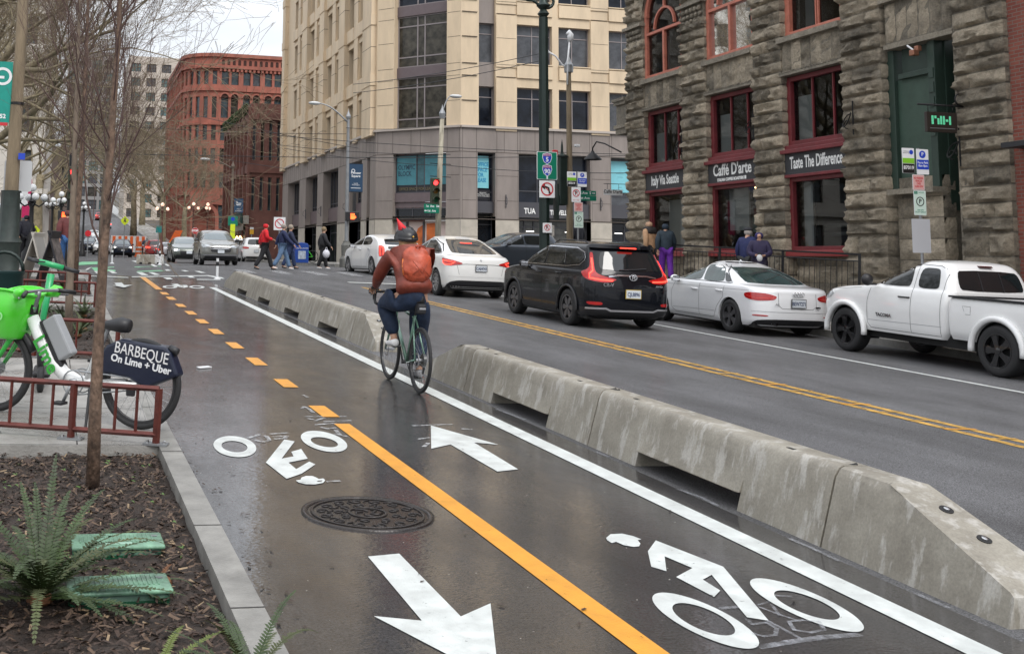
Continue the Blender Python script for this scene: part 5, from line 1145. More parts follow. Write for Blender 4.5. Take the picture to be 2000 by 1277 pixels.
def sedan():
    t = thing('white_sedan', 'silver white sedan parked by the kerb, with green tinted rear window and four-ring badge', 'car', GM(14.06, 20.0))
    P = paint('silver white paint', (.82, .83, .84), .0, .28)
    lf = Loft([(.20, -.80, 3.25, .83), (.30, -.93, 3.42, .875), (.5, -.955, 3.5, .895), (.7, -.95, 3.48, .897), (.82, -.935, 3.35, .893), (.89, -.92, 3.05, .88), (.935, -.86, 2.7, .865), (.965, -.70, 2.45, .845), (.99, -.42, 2.3, .82), (1.10, -.12, 2.0, .755), (1.22, .22, 1.68, .685), (1.31, .55, 1.4, .625), (1.37, .85, 1.2, .54), (1.405, 1.0, 1.1, .36), (1.418, 1.04, 1.06, .12)], (.30, .42, .5, .55), .09)
    wh = {0: .33, 2.64: .33}; cut(lf.body(), 'body', P, t, wells(wh, .375, .897)); liners(t, wh, .375, .897); rim = mat('grey alloy', (.20, .20, .21), .3, .8)
    for y in wh:
        for s in (-1, 1): wheel(t, s*.885, y, .335, .22, rim, 5)
    for s in 'LR':
        patch('window', lf, s, [(2.15, 1.0), (1.75, 1.19), (1.40, 1.30), (1.18, 1.33), (1.12, .99)], M_CGLG, t); patch('window', lf, s, [(1.05, .99), (1.12, 1.335), (.75, 1.33), (.45, 1.24), (.30, 1.0)], M_CGLG, t); patch('window', lf, s, [(.26, 1.005), (.42, 1.21), (.2, 1.11), (.05, 1.01)], M_CGL, t)
        seam(lf, s, [(2.2, .975), (.0, .985), (.22, 1.13), (.5, 1.28), (.8, 1.355), (1.2, 1.36), (1.45, 1.32), (1.8, 1.2), (2.18, 1.02)], t, M_BLK, .012, 'window_trim', .006)
        seam(lf, s, [(2.0, .95), (2.15, .7), (2.15, .35), (2.0, .27), (1.08, .27), (1.08, .98)], t); seam(lf, s, [(1.08, .27), (.55, .27), (.42, .5), (.22, .7), (.2, .98)], t); handle(lf, t, s, 1.25, .80, P); handle(lf, t, s, .36, .82, P); mirror(t, -1 if s == 'L' else 1, .98, 1.9, .98, P)
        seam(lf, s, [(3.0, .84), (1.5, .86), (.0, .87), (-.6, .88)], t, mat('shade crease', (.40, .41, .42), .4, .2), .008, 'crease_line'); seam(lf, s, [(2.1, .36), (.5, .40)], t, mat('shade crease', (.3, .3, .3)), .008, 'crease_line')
    patch('rear_window', lf, 'rear', [(-.70, 1.005), (-.52, 1.31), (.52, 1.31), (.70, 1.005)], M_CGLG, t, cell=.04); patch('windscreen', lf, 'front', [(-.7, 1.01), (-.5, 1.32), (.5, 1.32), (.7, 1.01)], M_CGL, t, cell=.04); patch('sunroof', lf, 'rear', [(-.38, 1.375), (-.36, 1.40), (.36, 1.40), (.38, 1.375)], M_CGL, t, cell=.04)
    for s in (-1, 1):
        patch('tail_light', lf, 'arc', [(s*.44, .79), (s*.50, .72), (s*.85, .69), (s*1.12, .74), (s*1.14, .82), (s*.98, .85), (s*.65, .845)], M_TAIL, t, .008); seam(lf, 'arc', [(s*.52, .765), (s*.84, .745), (s*1.06, .785)], t, mat('lamp line', (.7, .06, .05), .2), .014, 'lamp_line', .012)
        patch('reflector', lf, 'arc', [(s*.62, .40), (s*.62, .425), (s*.92, .425), (s*.92, .40)], M_TAIL, t)
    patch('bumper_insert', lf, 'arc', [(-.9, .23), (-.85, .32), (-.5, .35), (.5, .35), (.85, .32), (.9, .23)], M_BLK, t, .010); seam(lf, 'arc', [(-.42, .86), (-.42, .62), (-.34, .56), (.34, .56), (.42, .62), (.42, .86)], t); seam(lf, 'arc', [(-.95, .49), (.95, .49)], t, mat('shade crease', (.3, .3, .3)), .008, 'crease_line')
    plate(t, 0, -.975, .67, 'BEW7271', fr=mat('plate frame', (.03, .03, .03)))
    for i in range(4): MB().ring(.038, .030, -.01, .008, 20, Matrix.Translation(((i-1.5)*.058, -.965, .845)) @ RX90).obj('badge', M_CHR, t, True)
    text('A3', .06, M_CHR, t, Matrix.Translation((-.46, -.953, .64)) @ RX90, sx=1.2); MB().box((.45, -.958, .60), (.10, .01, .03)).obj('badge_plate', M_BLK, t)
    m = MB(); m.tube([(-.5, -.93, .26), (-.5, -1.0, .26)], .03, 10); m.obj('exhaust', M_CHR, t); m = MB(); m.prism([(-.06, 0), (.06, 0), (.01, .05)], -.008, .008, Matrix.Translation((0, .95, 1.40)) @ Matrix.Rotation(R(90), 4, 'Z') @ RX90); m.obj('antenna', P, t); underbody(t, .89, -.7, 3.2, .17)
sedan()
def pickup():
    t = thing('white_pickup', 'white extended cab pickup truck with black wheels parked at the right edge', 'truck', GM(14.36, 13.72))
    P = paint('bright white paint', (.80, .80, .79), 0, .3); W_ = .905
    cab = Loft([(.42, 1.05, 3.95, .84), (.55, .98, 4.05, .875), (.78, .96, 4.08, .89), (.95, .96, 4.03, .885), (1.05, .96, 3.92, .87), (1.12, .96, 3.60, .85), (1.165, .96, 3.15, .83), (1.20, .97, 2.85, .81), (1.34, 1.02, 2.55, .765), (1.50, 1.09, 2.2, .705), (1.60, 1.18, 1.92, .64), (1.64, 1.28, 1.8, .54), (1.665, 1.42, 1.68, .3), (1.67, 1.5, 1.6, .1)], (.10, .18, .45, .5), .03, .03)
    wh = {0: .375, 3.24: .375}; cut(cab.body(), 'cab', P, t, wells({3.24: .375}, .44, W_)[0:2])
    bed = Loft([(.46, -1.02, .93, .82), (.58, -1.10, .94, .87), (.8, -1.12, .94, .89), (1.0, -1.12, .94, .885), (1.08, -1.11, .93, .87), (1.10, -1.09, .91, .84)], (.08, .12, .03, .03), 0, .01)
    box = MB(); box.box((0, -.06, 1.05), (1.5, 1.82, .9)); cut(bed.body(), 'bed', P, t, wells({0: .375}, .43, W_)+[box]); liners(t, wh, .43, W_)
    rim = mat('gloss black alloy', (.02, .02, .022), .22, .5, coat=1)
    for y in wh:
        for s in (-1, 1): wheel(t, s*.90, y, .38, .25, rim, 5)
        for s in (-1, 1):
            A = [(s*.905, y+math.cos(a)*.47, .375+math.sin(a)*.47) for a in [-.1+(math.pi+.2)*i/24 for i in range(25)]]; MB().tube(A, [.05]*25, 6).obj('wheel_arch_flare', P, t, True)
    for s in 'LR':
        patch('window', cab, s, [(2.62, 1.215), (2.35, 1.37), (2.08, 1.49), (1.95, 1.53), (1.82, 1.53), (1.80, 1.20)], M_CGL, t); patch('window', cab, s, [(1.66, 1.20), (1.66, 1.53), (1.36, 1.53), (1.28, 1.50), (1.22, 1.24), (1.27, 1.20)], M_CGL, t)
        seam(cab, s, [(2.62, 1.30), (2.1, 1.55), (1.9, 1.57), (1.74, 1.57)], t, M_BLK, .03, 'rain_guard', .014)
        seam(cab, s, [(2.66, 1.2), (2.72, .9), (2.72, .55), (2.65, .47), (1.73, .47), (1.73, 1.57), (1.95, 1.57), (2.2, 1.47)], t); seam(cab, s, [(1.73, .47), (1.12, .47), (1.12, 1.5), (1.3, 1.57), (1.73, 1.58)], t); handle(cab, t, s, 1.88, 1.03, M_BLK, .2)
        m_ = MB(); m_.ball((0, 0, 0), .12, 12, (.9, .6, .85), Matrix.Translation(((-1 if s == 'L' else 1)*1.03, 2.55, 1.27))); m_.box(((-1 if s == 'L' else 1)*.92, 2.56, 1.2), (.14, .05, .03)); m_.obj('side_mirror', M_BLK, t, True)
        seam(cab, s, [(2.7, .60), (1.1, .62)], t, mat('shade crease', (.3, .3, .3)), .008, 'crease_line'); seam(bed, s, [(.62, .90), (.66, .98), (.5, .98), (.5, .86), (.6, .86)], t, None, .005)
        seam(cab, s, [(3.7, 1.06), (2.9, 1.13)], t, None, .005)
        patch('headlight', cab, 'farc', [((-1 if s == 'L' else 1)*a, z) for a, z in [(.55, .92), (.60, 1.06), (.85, 1.06), (1.12, 1.0), (1.05, .90), (.8, .86)]], M_HL, t, .01)
    text('TACOMA', .075, M_CHR, t, Matrix.Translation((-.905, 2.32, .70)) @ Matrix.Rotation(R(-90), 4, 'Z') @ RX90, sx=1.1, bold=.003)
    patch('rear_window', cab, 'rear', [(-.62, 1.2), (-.57, 1.52), (.57, 1.52), (.62, 1.2)], M_CGL, t, rnd_=True); seam(cab, 'rear', [(-.2, 1.2), (-.2, 1.5)], t, M_BLK, .02, 'window_bar', .012); seam(cab, 'rear', [(.2, 1.2), (.2, 1.5)], t, M_BLK, .02, 'window_bar', .012)
    patch('brake_lamp', cab, 'rear', [(-.12, 1.575), (-.12, 1.60), (.12, 1.60), (.12, 1.575)], mat('dark lamp', (.05, .01, .01), .2), t, .05, rnd_=False)
    m = MB(); m.box((-.86, -.08, 1.115), (.09, 2.0, .03)); m.box((.86, -.08, 1.115), (.09, 2.0, .03)); m.box((0, .89, 1.115), (1.7, .08, .03)); m.box((0, -1.06, 1.115), (1.7, .08, .03)); m.obj('bed_rail', M_BLK, t, bevel=.008)
    MB().box((0, -.08, .75), (1.5, 1.85, .3)).obj('bed_liner', M_BLK, t); patch('windscreen', cab, 'front', [(-.7, 1.23), (-.55, 1.56), (.55, 1.56), (.7, 1.23)], M_CGL, t); seam(cab, 'front', [(-.6, .56), (.6, .56)], t, M_BLK, .08, 'bumper_slot', .02)
    for s in (-1, 1): patch('tail_light', bed, 'arc', [(s*.80, .72), (s*.80, 1.04), (s*.97, 1.04), (s*.97, .72)], M_TAIL, t)
    patch('grille', cab, 'front', [(-.5, .76), (-.5, .96), (.5, .96), (.5, .76)], M_BLK, t, .015); m = MB(); m.box((0, 1.4, .42), (1.5, 4.6, .22)); m.obj('underbody', M_UND, t); plate(t, 0, -1.14, .6, '')
pickup()
def simple_car(name, label, P, M, kind='suv', lit=None, group=None, tail=True, face=None, detail=True):
    t = thing(name, label, 'car', M, group)
    if kind == 'suv': L_ = [(.24, -.75, 3.3, .84), (.35, -.9, 3.45, .89), (.6, -.92, 3.5, .905), (.9, -.9, 3.42, .90), (1.02, -.87, 3.1, .88), (1.08, -.85, 2.6, .86), (1.14, -.82, 2.4, .83), (1.4, -.65, 1.85, .74), (1.58, -.5, 1.4, .66), (1.65, -.3, 1.1, .5), (1.68, .1, .7, .15)]; zb, zt, zl = 1.16, 1.53, 1.0
    else: L_ = [(.2, -.85, 3.2, .82), (.3, -.98, 3.38, .87), (.55, -1.0, 3.45, .885), (.8, -.98, 3.3, .88), (.9, -.95, 2.8, .86), (.95, -.75, 2.45, .84), (1.0, -.45, 2.25, .81), (1.2, .05, 1.75, .71), (1.35, .5, 1.3, .61), (1.41, .8, 1.05, .42), (1.43, .9, .95, .12)]; zb, zt, zl = 1.01, 1.32, .8
    lf = Loft(L_, (.3, .4, .45, .5), .06); wh = {0: .34, 2.6: .34}; cut(lf.body(4), 'body', P, t, wells(wh, .39, .9)); liners(t, wh, .39, .9); rim = mat('silver alloy', (.42, .42, .43), .3, .8)
    for y in wh:
        for s in (-1, 1): wheel(t, s*.885, y, .34, .21, rim, 5, detail=detail)
    for s in 'LR':
        k = 0 if kind == 'suv' else .1
        patch('window', lf, s, [(2.2, zb), (1.5+k, zt), (1.15, zt+.01), (1.1, zb)], M_CGL, t, cell=.12); patch('window', lf, s, [(1.02, zb), (1.08, zt+.01), (.5 if k else .0, zt-(.08 if k else 0)), (.15 if k else -.4, zb+.03)], M_CGL, t, cell=.12)
        mirror(t, -1 if s == 'L' else 1, .97, 1.95, zb, P if kind != 'suv' else M_BLK)
        if detail: seam(lf, s, [(2.15, zb), (2.2, .35), (1.06, .3), (1.06, zb)], t); seam(lf, s, [(1.06, .3), (.5, .35), (.2, .8), (.15, zb)], t)
    patch('rear_window', lf, 'rear', [(-.6, zb), (-.5, zt), (.5, zt), (.6, zb)], M_CGL, t, cell=.06); patch('windscreen', lf, 'front', [(-.68, zb+.02), (-.54, zt), (.54, zt), (.68, zb+.02)], mat('pale windscreen', (.12, .15, .16), .04, spec=.9), t, cell=.06)
    for s in (-1, 1):
        patch('tail_light', lf, 'arc', [(s*.5, zl-.12), (s*.5, zl), (s*.95, zl+.04), (s*1.1, zl-.02), (s*.9, zl-.14)], M_LIT if lit == 'tail' else M_TAIL, t, .01)
        patch('headlight', lf, 'farc', [(s*.5, zl-.18), (s*.5, zl-.08), (s*1.0, zl-.02), (s*1.15, zl-.04), (s*.9, zl-.2)], M_HL, t, .01)
        if lit == 'head': MB().ball((0, 0, 0), .055, 8, (1.5, .4, .9), Matrix.Translation(lf.at('farc', s*.72, zl-.12, .015))).obj('lit_lamp', M_LITW, t, True)
    patch('grille', lf, 'front', [(-.45, zl-.42), (-.5, zl-.16), (.5, zl-.16), (.45, zl-.42)], M_BLK, t, .014); patch('bumper_insert', lf, 'farc', [(-.8, .27), (-.75, .42), (.75, .42), (.8, .27)], M_BLK, t, .012)
    if face: seam(lf, 'farc', [(-.95, .46), (.95, .46)], t, M_CHR, .05, 'chrome_bar', .02); seam(lf, 'farc', [(-.8, zl-.12), (-.45, zl-.16), (.45, zl-.16), (.8, zl-.12)], t, M_CHR, .02, 'chrome_bar', .024); seam(lf, 'farc', [(-.5, zl-.25), (.5, zl-.25)], t, M_CHR, .02, 'chrome_bar', .024)
    y = lf.at('front', 0, .6, .03)[1]; plate(t, 0, y, .56 if kind != 'suv' else .62, '', rz=0); plate(t, 0, -1.03 if kind != 'suv' else -.95, .72, ''); underbody(t, .88, -.7, 3.2); patch('bumper_insert', lf, 'arc', [(-.7, .26), (-.7, .36), (.7, .36), (.7, .26)], M_BLK, t, .01); return t
def turned(px_, Y, dy=1.3, rz=math.pi):
    u, v = pa(px_, Y); return UM(u, v, 0, rz)
grp = 'cars on the avenue beyond the crossing'
simple_car('grey_suv', 'grey silver SUV with chrome grille facing the viewer at the crossing', paint('warm grey paint', (.20, .20, .185), .5), turned(413, 55), 'suv', None, None, face=True)
simple_car('green_grey_sedan', 'dull green grey car with one bright headlight just left of the grey SUV', paint('sage grey paint', (.11, .125, .11), .5), turned(357, 64), 'sedan', 'head')
wp = paint('white car paint', (.78, .78, .77))
simple_car('parked_suv', 'white SUV parked rear-on directly behind the person in red', wp, UM(*pa(497, 76), 0, R(-2)), 'suv')
simple_car('parked_suv', 'white SUV parked farther back, just right of the grey SUV', wp, UM(*pa(467, 84), 0, 0), 'suv')
a = simple_car('small_car', 'red car far up the avenue with glowing tail lamps', paint('dark red paint', (.30, .02, .02)), UM(*pa(302, 104)), 'suv', 'tail', grp, detail=False)
b = simple_car('small_car', 'silver car at the far right lane beside the red car', paint('silver paint', (.45, .45, .47), .5), UM(*pa(326, 98)), 'sedan', 'tail', grp, detail=False)
c = simple_car('small_car', 'dark blue car coming towards the viewer in the middle of the avenue', paint('midnight blue paint', (.015, .022, .04)), turned(236, 108), 'suv', 'head', grp, detail=False)
d = simple_car('small_car', 'white car', wp, turned(196, 122), 'sedan', None, grp, detail=False); d['label'] = 'nearest of the pale cars parked on the left of the avenue'
for nm, px_, Y, rz, lb, src in [(1, 190, 134, math.pi, 'second of the pale cars parked on the left of the avenue', d), (2, 185, 148, math.pi, 'third of the pale cars parked on the left of the avenue', d), (3, 181, 164, math.pi, 'fourth and farthest of the pale cars parked on the left', d), (4, 172, 130, math.pi, 'dark car parked at the far left edge of the avenue behind the red round sign', c),
                            (5, 232, 140, math.pi, 'dark car directly behind the oncoming dark blue one', c), (6, 191, 235, 0, 'red car climbing the hill at the top of the avenue', a), (7, 290, 118, 0, 'dark car behind the red one with the concrete blocks in front', c), (8, 279, 128, 0, 'silver car at the left end of the queue beyond the concrete blocks', b), (9, 205, 200, 0, 'silver car small on the hill left of the slim tree trunk', b)]:
    copy_tree(src, UM(*pa(px_, Y), 0, rz), lb, grp)
simple_car('blue_suv', 'dark blue grey SUV facing left, seen behind the black SUV bonnet', paint('slate blue paint', (.035, .045, .06), .3), UM(19.6, 43.5, .0, R(100)), 'suv', None, None, face=True)
# ================================================================ people
SKIN = mat('skin', (.50, .29, .20), .55); SHOE = mat('dark shoe', (.02, .02, .022), .5); WSHOE = mat('white shoe', (.7, .7, .7), .5)
def skin(name, J, E_, m, parent, sub=1, root=None, smooth=True):
    "J: {joint: (xyz, radius)}; one continuous surface grown along the edges"
    ks = list(J); me = bpy.data.meshes.new(name); me.from_pydata([J[k][0] for k in ks], [(ks.index(a), ks.index(b)) for a, b in E_], []); o = bpy.data.objects.new(name, me); COL.objects.link(o)
    md = o.modifiers.new('s', 'SKIN'); md.use_smooth_shade = True; md.branch_smoothing = .4; sv = me.skin_vertices[0].data
    for i, k in enumerate(ks): r = J[k][1]; sv[i].radius = r if hasattr(r, '__len__') else (r, r); sv[i].use_root = (k == (root or ks[0]))
    s = o.modifiers.new('u', 'SUBSURF'); s.levels = sub; s.render_levels = sub
    dg = bpy.context.evaluated_depsgraph_get(); m2 = bpy.data.meshes.new_from_object(o.evaluated_get(dg)); bpy.data.objects.remove(o); m2.name = name
    m2.materials.clear(); m2.materials.append(m); m2.polygons.foreach_set('use_smooth', [True]*len(m2.polygons)); return link(name, m2, parent)
def hand_joints(J, E_, side, wr, d, curl=.5, palm=None, k=1.0):
    "palm, four unequal bent fingers and a thumb leaving the side of the palm. wr wrist, d direction of the hand"
    w = Vector(wr); d = Vector(d).normalized(); ac = d.cross(Vector((0, 1, 0))) if abs(d.y) < .8 else d.cross(Vector((0, 0, 1))); ac.normalize(); pn = Vector(palm).normalized() if palm else d.cross(ac).normalized(); ac = d.cross(pn).normalized()
    J['palm'+side] = (w+d*.045*k, (.034*k, .020*k)); E_.append(('wr'+side, 'palm'+side))
    for i, (o, l) in enumerate([(-.030, .070), (-.010, .080), (.010, .075), (.029, .058)]):
        b = w+d*.085*k+ac*o*k; m_ = b+(d*(1-curl*.5)+pn*curl*.6).normalized()*l*.5*k; t = m_+(d*(1-curl*1.3)+pn*curl*1.2).normalized()*l*.5*k
        J[f'k{i}'+side] = (b, .010*k); J[f'm{i}'+side] = (m_, .009*k); J[f't{i}'+side] = (t, .0075*k); E_ += [('palm'+side, f'k{i}'+side), (f'k{i}'+side, f'm{i}'+side), (f'm{i}'+side, f't{i}'+side)]
    b = w+d*.03*k-ac*.034*k; J['th'+side] = (b, .011*k); J['tt'+side] = (b+(d*.7-ac*.35+pn*.5).normalized()*.05*k, .009*k); E_ += [('palm'+side, 'th'+side), ('th'+side, 'tt'+side)]
def person(label, M, h=1.74, stride=.5, arms=.35, coat=(.1, .1, .1), legs=(.03, .03, .04), hair=(.08, .05, .03), hood=None, cap=None, coat_len=.80, shoe=None, group=None, bend=0, hands='swing', bulk=1.0, head_turn=0, shoulder=None, name='person', sub=1, gray=False, carry=None):
    "person walking or standing along local +y; carry = hand raised to the waist"
    t = thing(name, label, 'person', M, group); s = h/1.74; V = Vector
    hipz = .93; J = {}; sw = stride*.38
    pel = V((0, 0, hipz)); ch = V((0, .02+bend*.15, 1.28)); nk = V((0, .03+bend*.28, 1.49-bend*.03)); hd = V((0, .055+bend*.38, 1.585-bend*.05)); top = hd+V((0, .005, .075))
    L = {}
    for sd, x, ph in (('L', -1, 1), ('R', 1, -1)):
        f = sw*ph; L['hip'+sd] = V((x*.095, 0, .90)); L['kn'+sd] = V((x*.10, f*.55+.05*abs(stride), .49)); L['an'+sd] = V((x*.10, f*1.05-(.04 if ph < 0 else 0)*stride*2, .085+(.05*stride if ph < 0 else 0))); L['toe'+sd] = L['an'+sd]+V((x*.02, .16, -.05-(.05*stride if ph < 0 else 0)))
        a = -arms*ph; L['sh'+sd] = V((x*.175, .02+bend*.25, 1.42)); L['el'+sd] = V((x*.245, .0+a*.35+bend*.25, 1.14)); L['wr'+sd] = V((x*.24, .10+a*.75+bend*.3, .91))
        if hands == 'front' or (carry == sd): L['el'+sd] = V((x*.25, .05, 1.14)); L['wr'+sd] = V((x*.09, .28, 1.10))
    sc = lambda v: tuple(V(v)*s); S_ = lambda r: r*s
    J = {'pel': (sc(pel), S_(.125)), 'ab': (sc(V((0, .0+bend*.05, 1.1))), S_(.115)), 'ch': (sc(ch), (S_(.15), S_(.105))), 'nk': (sc(nk), S_(.055)), 'hd': (sc(hd), S_(.082)), 'top': (sc(top), S_(.074))}
    E_ = [('pel', 'ab'), ('ab', 'ch'), ('ch', 'nk'), ('nk', 'hd'), ('hd', 'top')]
    ft = Matrix.Rotation(head_turn, 3, 'Z') @ V((0, 1, 0)); J['nose'] = (sc(hd+ft*.105+V((0, 0, -.01))), S_(.014)); E_.append(('hd', 'nose')); J['chin'] = (sc(hd+ft*.065+V((0, 0, -.065))), S_(.035)); E_.append(('hd', 'chin'))
    for sd in 'LR':
        J['sh'+sd] = (sc(L['sh'+sd]), S_(.058)); J['el'+sd] = (sc(L['el'+sd]), S_(.042)); J['wr'+sd] = (sc(L['wr'+sd]), S_(.027)); J['hip'+sd] = (sc(L['hip'+sd]), S_(.085)); J['kn'+sd] = (sc(L['kn'+sd]), S_(.056)); J['an'+sd] = (sc(L['an'+sd]), S_(.036)); J['toe'+sd] = (sc(L['toe'+sd]), (S_(.04), S_(.022)))
        E_ += [('ch', 'sh'+sd), ('sh'+sd, 'el'+sd), ('el'+sd, 'wr'+sd), ('pel', 'hip'+sd), ('hip'+sd, 'kn'+sd), ('kn'+sd, 'an'+sd), ('an'+sd, 'toe'+sd)]
        hand_joints(J, E_, sd, J['wr'+sd][0], V(J['wr'+sd][0])-V(J['el'+sd][0]), .5, (0, .6, -.3) if hands == 'front' else None, s)
    skin('body', J, E_, SKIN, t, sub, 'pel'); b = bulk
    cm = mat('coat %.2f %.2f %.2f' % coat, coat, .75, var=.25, vs=9, bump=.5, bs=14); lm = mat('trousers %.2f %.2f %.2f' % legs, legs, .85, var=.25, vs=8, bump=.4, bs=14)
    C = {'pel': (sc((0, -.0, coat_len)), (S_(.21*b), S_(.17*b))), 'ab': (sc((0, bend*.05, 1.08)), (S_(.19*b), S_(.15*b))), 'ch': (sc(ch+V((0, -.01, .02))), (S_(.20*b), S_(.15*b))), 'col': (sc(nk+V((0, -.01, -.02))), S_(.085))}; CE = [('pel', 'ab'), ('ab', 'ch'), ('ch', 'col')]
    for sd in 'LR':
        C['sh'+sd] = (sc(L['sh'+sd]+V((0, 0, -.01))), S_(.09*b)); C['el'+sd] = (sc(L['el'+sd]), S_(.074*b)); C['wr'+sd] = (sc(L['wr'+sd]), S_(.056*b)); CE += [('ch', 'sh'+sd), ('sh'+sd, 'el'+sd), ('el'+sd, 'wr'+sd)]
    skin('coat', C, CE, cm, t, sub, 'ch')
    P = {'w': (sc((0, 0, .95)), (S_(.15), S_(.125)))}; PE = []
    for sd in 'LR':
        P['hip'+sd] = (sc(L['hip'+sd]), S_(.125)); P['kn'+sd] = (sc(L['kn'+sd]), S_(.092)); P['an'+sd] = (sc(L['an'+sd]+V((0, 0, .0))), S_(.082)); PE += [('w', 'hip'+sd), ('hip'+sd, 'kn'+sd), ('kn'+sd, 'an'+sd)]
    skin('trousers', P, PE, lm, t, sub, 'w')
    for sd in 'LR':
        a, q = L['an'+sd], L['toe'+sd]; d = (q-a); skin('shoe', {'a': (sc(a+V((0, -.03, -.03))), (S_(.05), S_(.045))), 'b': (sc(a+d*.5+V((0, 0, -.02))), (S_(.05), S_(.036))), 'c': (sc(q+V((0, .02, .0))), (S_(.045), S_(.024)))}, [('a', 'b'), ('b', 'c')], shoe or SHOE, t, 1)
    if hood: 
        hm = mat('coat %.2f %.2f %.2f' % hood, hood, .75, var=.25, vs=9, bump=.5, bs=14)
        skin('hood', {'a': (sc(nk+V((0, -.02, -.0))), S_(.10)), 'b': (sc(hd-ft*.02+V((0, 0, .015))), (S_(.115), S_(.115))), 'c': (sc(top-ft*.018+V((0, 0, .012))), S_(.088))}, [('a', 'b'), ('b', 'c')], hm, t, 1)
    elif cap:
        k = MB(); k.ball(sc(hd+V((0, -.005, .075))), S_(.105), 14, (1, 1.1, .6)); k.ball(sc(hd+ft*.11+V((0, 0, .055))), S_(.06), 10, (1.1, .9, .18)); k.obj('flat_cap', mat('cap %.2f %.2f %.2f' % cap, cap, .8), t, True); MB().ball(sc(hd+V((0, -.02, .005))), S_(.098), 12, (1, 1, .95)).obj('hair', mat('hair %.2f %.2f' % hair[:2], hair, .8, var=.3, vs=20), t, True)
    else: MB().ball(sc(hd-ft*.018+V((0, 0, .045))), S_(.099), 14, (1, 1.06, 1.02)).obj('hair', mat('hair %.2f %.2f' % hair[:2], hair, .8, var=.3, vs=20), t, True)
    if shoulder: skin('shoulder_panel', {'c': (sc(ch+V((0, -.015, .10))), (S_(.17*b), S_(.125*b))), 'l': (sc(L['shL']+V((0, 0, -.01))), S_(.084*b)), 'r': (sc(L['shR']+V((0, 0, -.01))), S_(.084*b))}, [('c', 'l'), ('c', 'r')], mat('coat %.2f %.2f %.2f' % shoulder, shoulder, .75, var=.25, vs=9, bump=.5, bs=14), t, 1)
    return t
RZR = R(-90)   # walking to the right across the street
person('person in a bright red hooded raincoat and black trousers walking across the crossing', UM(*pa(516, 40.6), 0, RZR), 1.76, .75, .3, (.62, .012, .02), (.015, .015, .018), hood=(.62, .012, .02), bulk=1.12, carry='R', coat_len=.72)
person('grey haired person in navy jacket and pale jeans in front of another walker', UM(*pa(551, 41.8), 0, RZR), 1.75, .75, .4, (.012, .02, .07), (.12, .20, .33), hair=(.32, .28, .25), shoe=WSHOE, bulk=1.15)
person('person in dark blue jeans half hidden behind the grey haired walker', UM(*pa(565, 43.4), 0, RZR), 1.76, .6, .3, (.015, .02, .05), (.02, .035, .09), hair=(.30, .25, .2), bulk=1.05)
person('person in a long black coat standing at the kerb with a white bag', UM(*pa(630, 43.8), 0, RZR), 1.72, .45, .25, (.018, .018, .022), (.012, .012, .014), hair=(.22, .16, .09), shoe=WSHOE, bulk=1.12, coat_len=.74)
g_ = pa(637, 43.3); o = thing('plastic_bag', 'white plastic bag hanging from the hand of the person in black', 'bag', UM(*g_, 0)); MB().ball((0, 0, .62), .15, 12, (1, .8, 1.15)).obj('bag_body', mat('white plastic film', (.6, .6, .65), .3, bump=.9, bs=9), o, True); MB().tube([(-.05, 0, .74), (-.02, 0, .86), (.0, 0, .88), (.03, 0, .86), (.05, 0, .74)], .012, 5).obj('bag_handle', mat('white plastic film', (.6, .6, .65)), o)
def up(px_, X, w, rz): P = atX(px_, 500, X); d = P-GO; u, v = d.dot(GU), d.dot(GV); q = G(u, v, w); return Matrix.Translation(q) @ Matrix.Rotation(rz, 4, 'Z')
person('person in a tan jacket with black shoulders and tan hood by the first shop window', up(1272, 17.1, .6, R(20)), 1.82, .3, .2, (.50, .30, .17), (.03, .03, .035), hood=(.55, .34, .22), shoulder=(.03, .026, .025), bulk=1.2, coat_len=.72)
person('person in a dark puffer jacket and bright purple trousers beside the tan jacket', up(1303, 17.0, .6, R(-20)), 1.76, .4, .2, (.02, .035, .05), (.12, .02, .28), hood=(.02, .035, .055), bulk=1.15)
person('older person in a navy sweater with white collar and dark flat cap, looking down', up(1461, 16.6, .5, R(-60)), 1.76, .2, .1, (.012, .018, .08), (.03, .03, .03), hair=(.4, .36, .33), cap=(.03, .03, .035), bulk=1.05, bend=.25)
person('person in a purple hooded coat holding a phone, facing the street', up(1487, 16.2, .46, R(150)), 1.70, .2, .1, (.026, .020, .060), (.02, .015, .03), hood=(.025, .02, .11), bulk=1.12, hands='front', coat_len=.6)
o = thing('white_pouch', 'small white pouch in the hands of the person in the purple coat', 'pouch', up(1487, 15.95, .46, R(150))); MB().ball((0, .06, 1.02), .07, 10, (1, .6, 1.2)).obj('pouch_body', mat('white cloth', (.6, .6, .6), .7), o, True); MB().box((0, .05, 1.12), (.07, .02, .05)).obj('phone', M_BLK, o)
person('person in a dark navy cap and pale top behind the white hatchback', UM(*pa(801, 48.5), 0, RZR), 1.80, .4, .3, (.5, .5, .52), (.03, .03, .04), cap=(.012, .018, .05))
person('person in a dark jacket standing behind the parking signs by the corner', UM(*pa(1128, 38), .5, R(10)), 1.82, .1, .1, (.025, .025, .035), (.02, .02, .02), hood=(.025, .025, .035), bulk=1.25)
person('person in a red plaid jacket and blue jeans beside the sandwich boards', UM(*pa(129, 32.0), .1, R(10)), 1.78, .5, .3, (.14, .035, .035), (.05, .14, .34), hood=(.12, .04, .04), bulk=1.15, coat_len=.74)
person('person in a black hooded jacket on the left pavement walking away', UM(*pa(48, 40.0), .1, R(0)), 1.66, .4, .3, (.015, .015, .025), (.015, .015, .02), hood=(.015, .015, .025), bulk=1.25)
person('person in a pale grey sleeve at the very left edge of the photo', UM(-1.02, 14.2, .13, R(0)), 1.85, .3, .3, (.45, .47, .47), (.02, .02, .02), bulk=1.1)
FI = FS
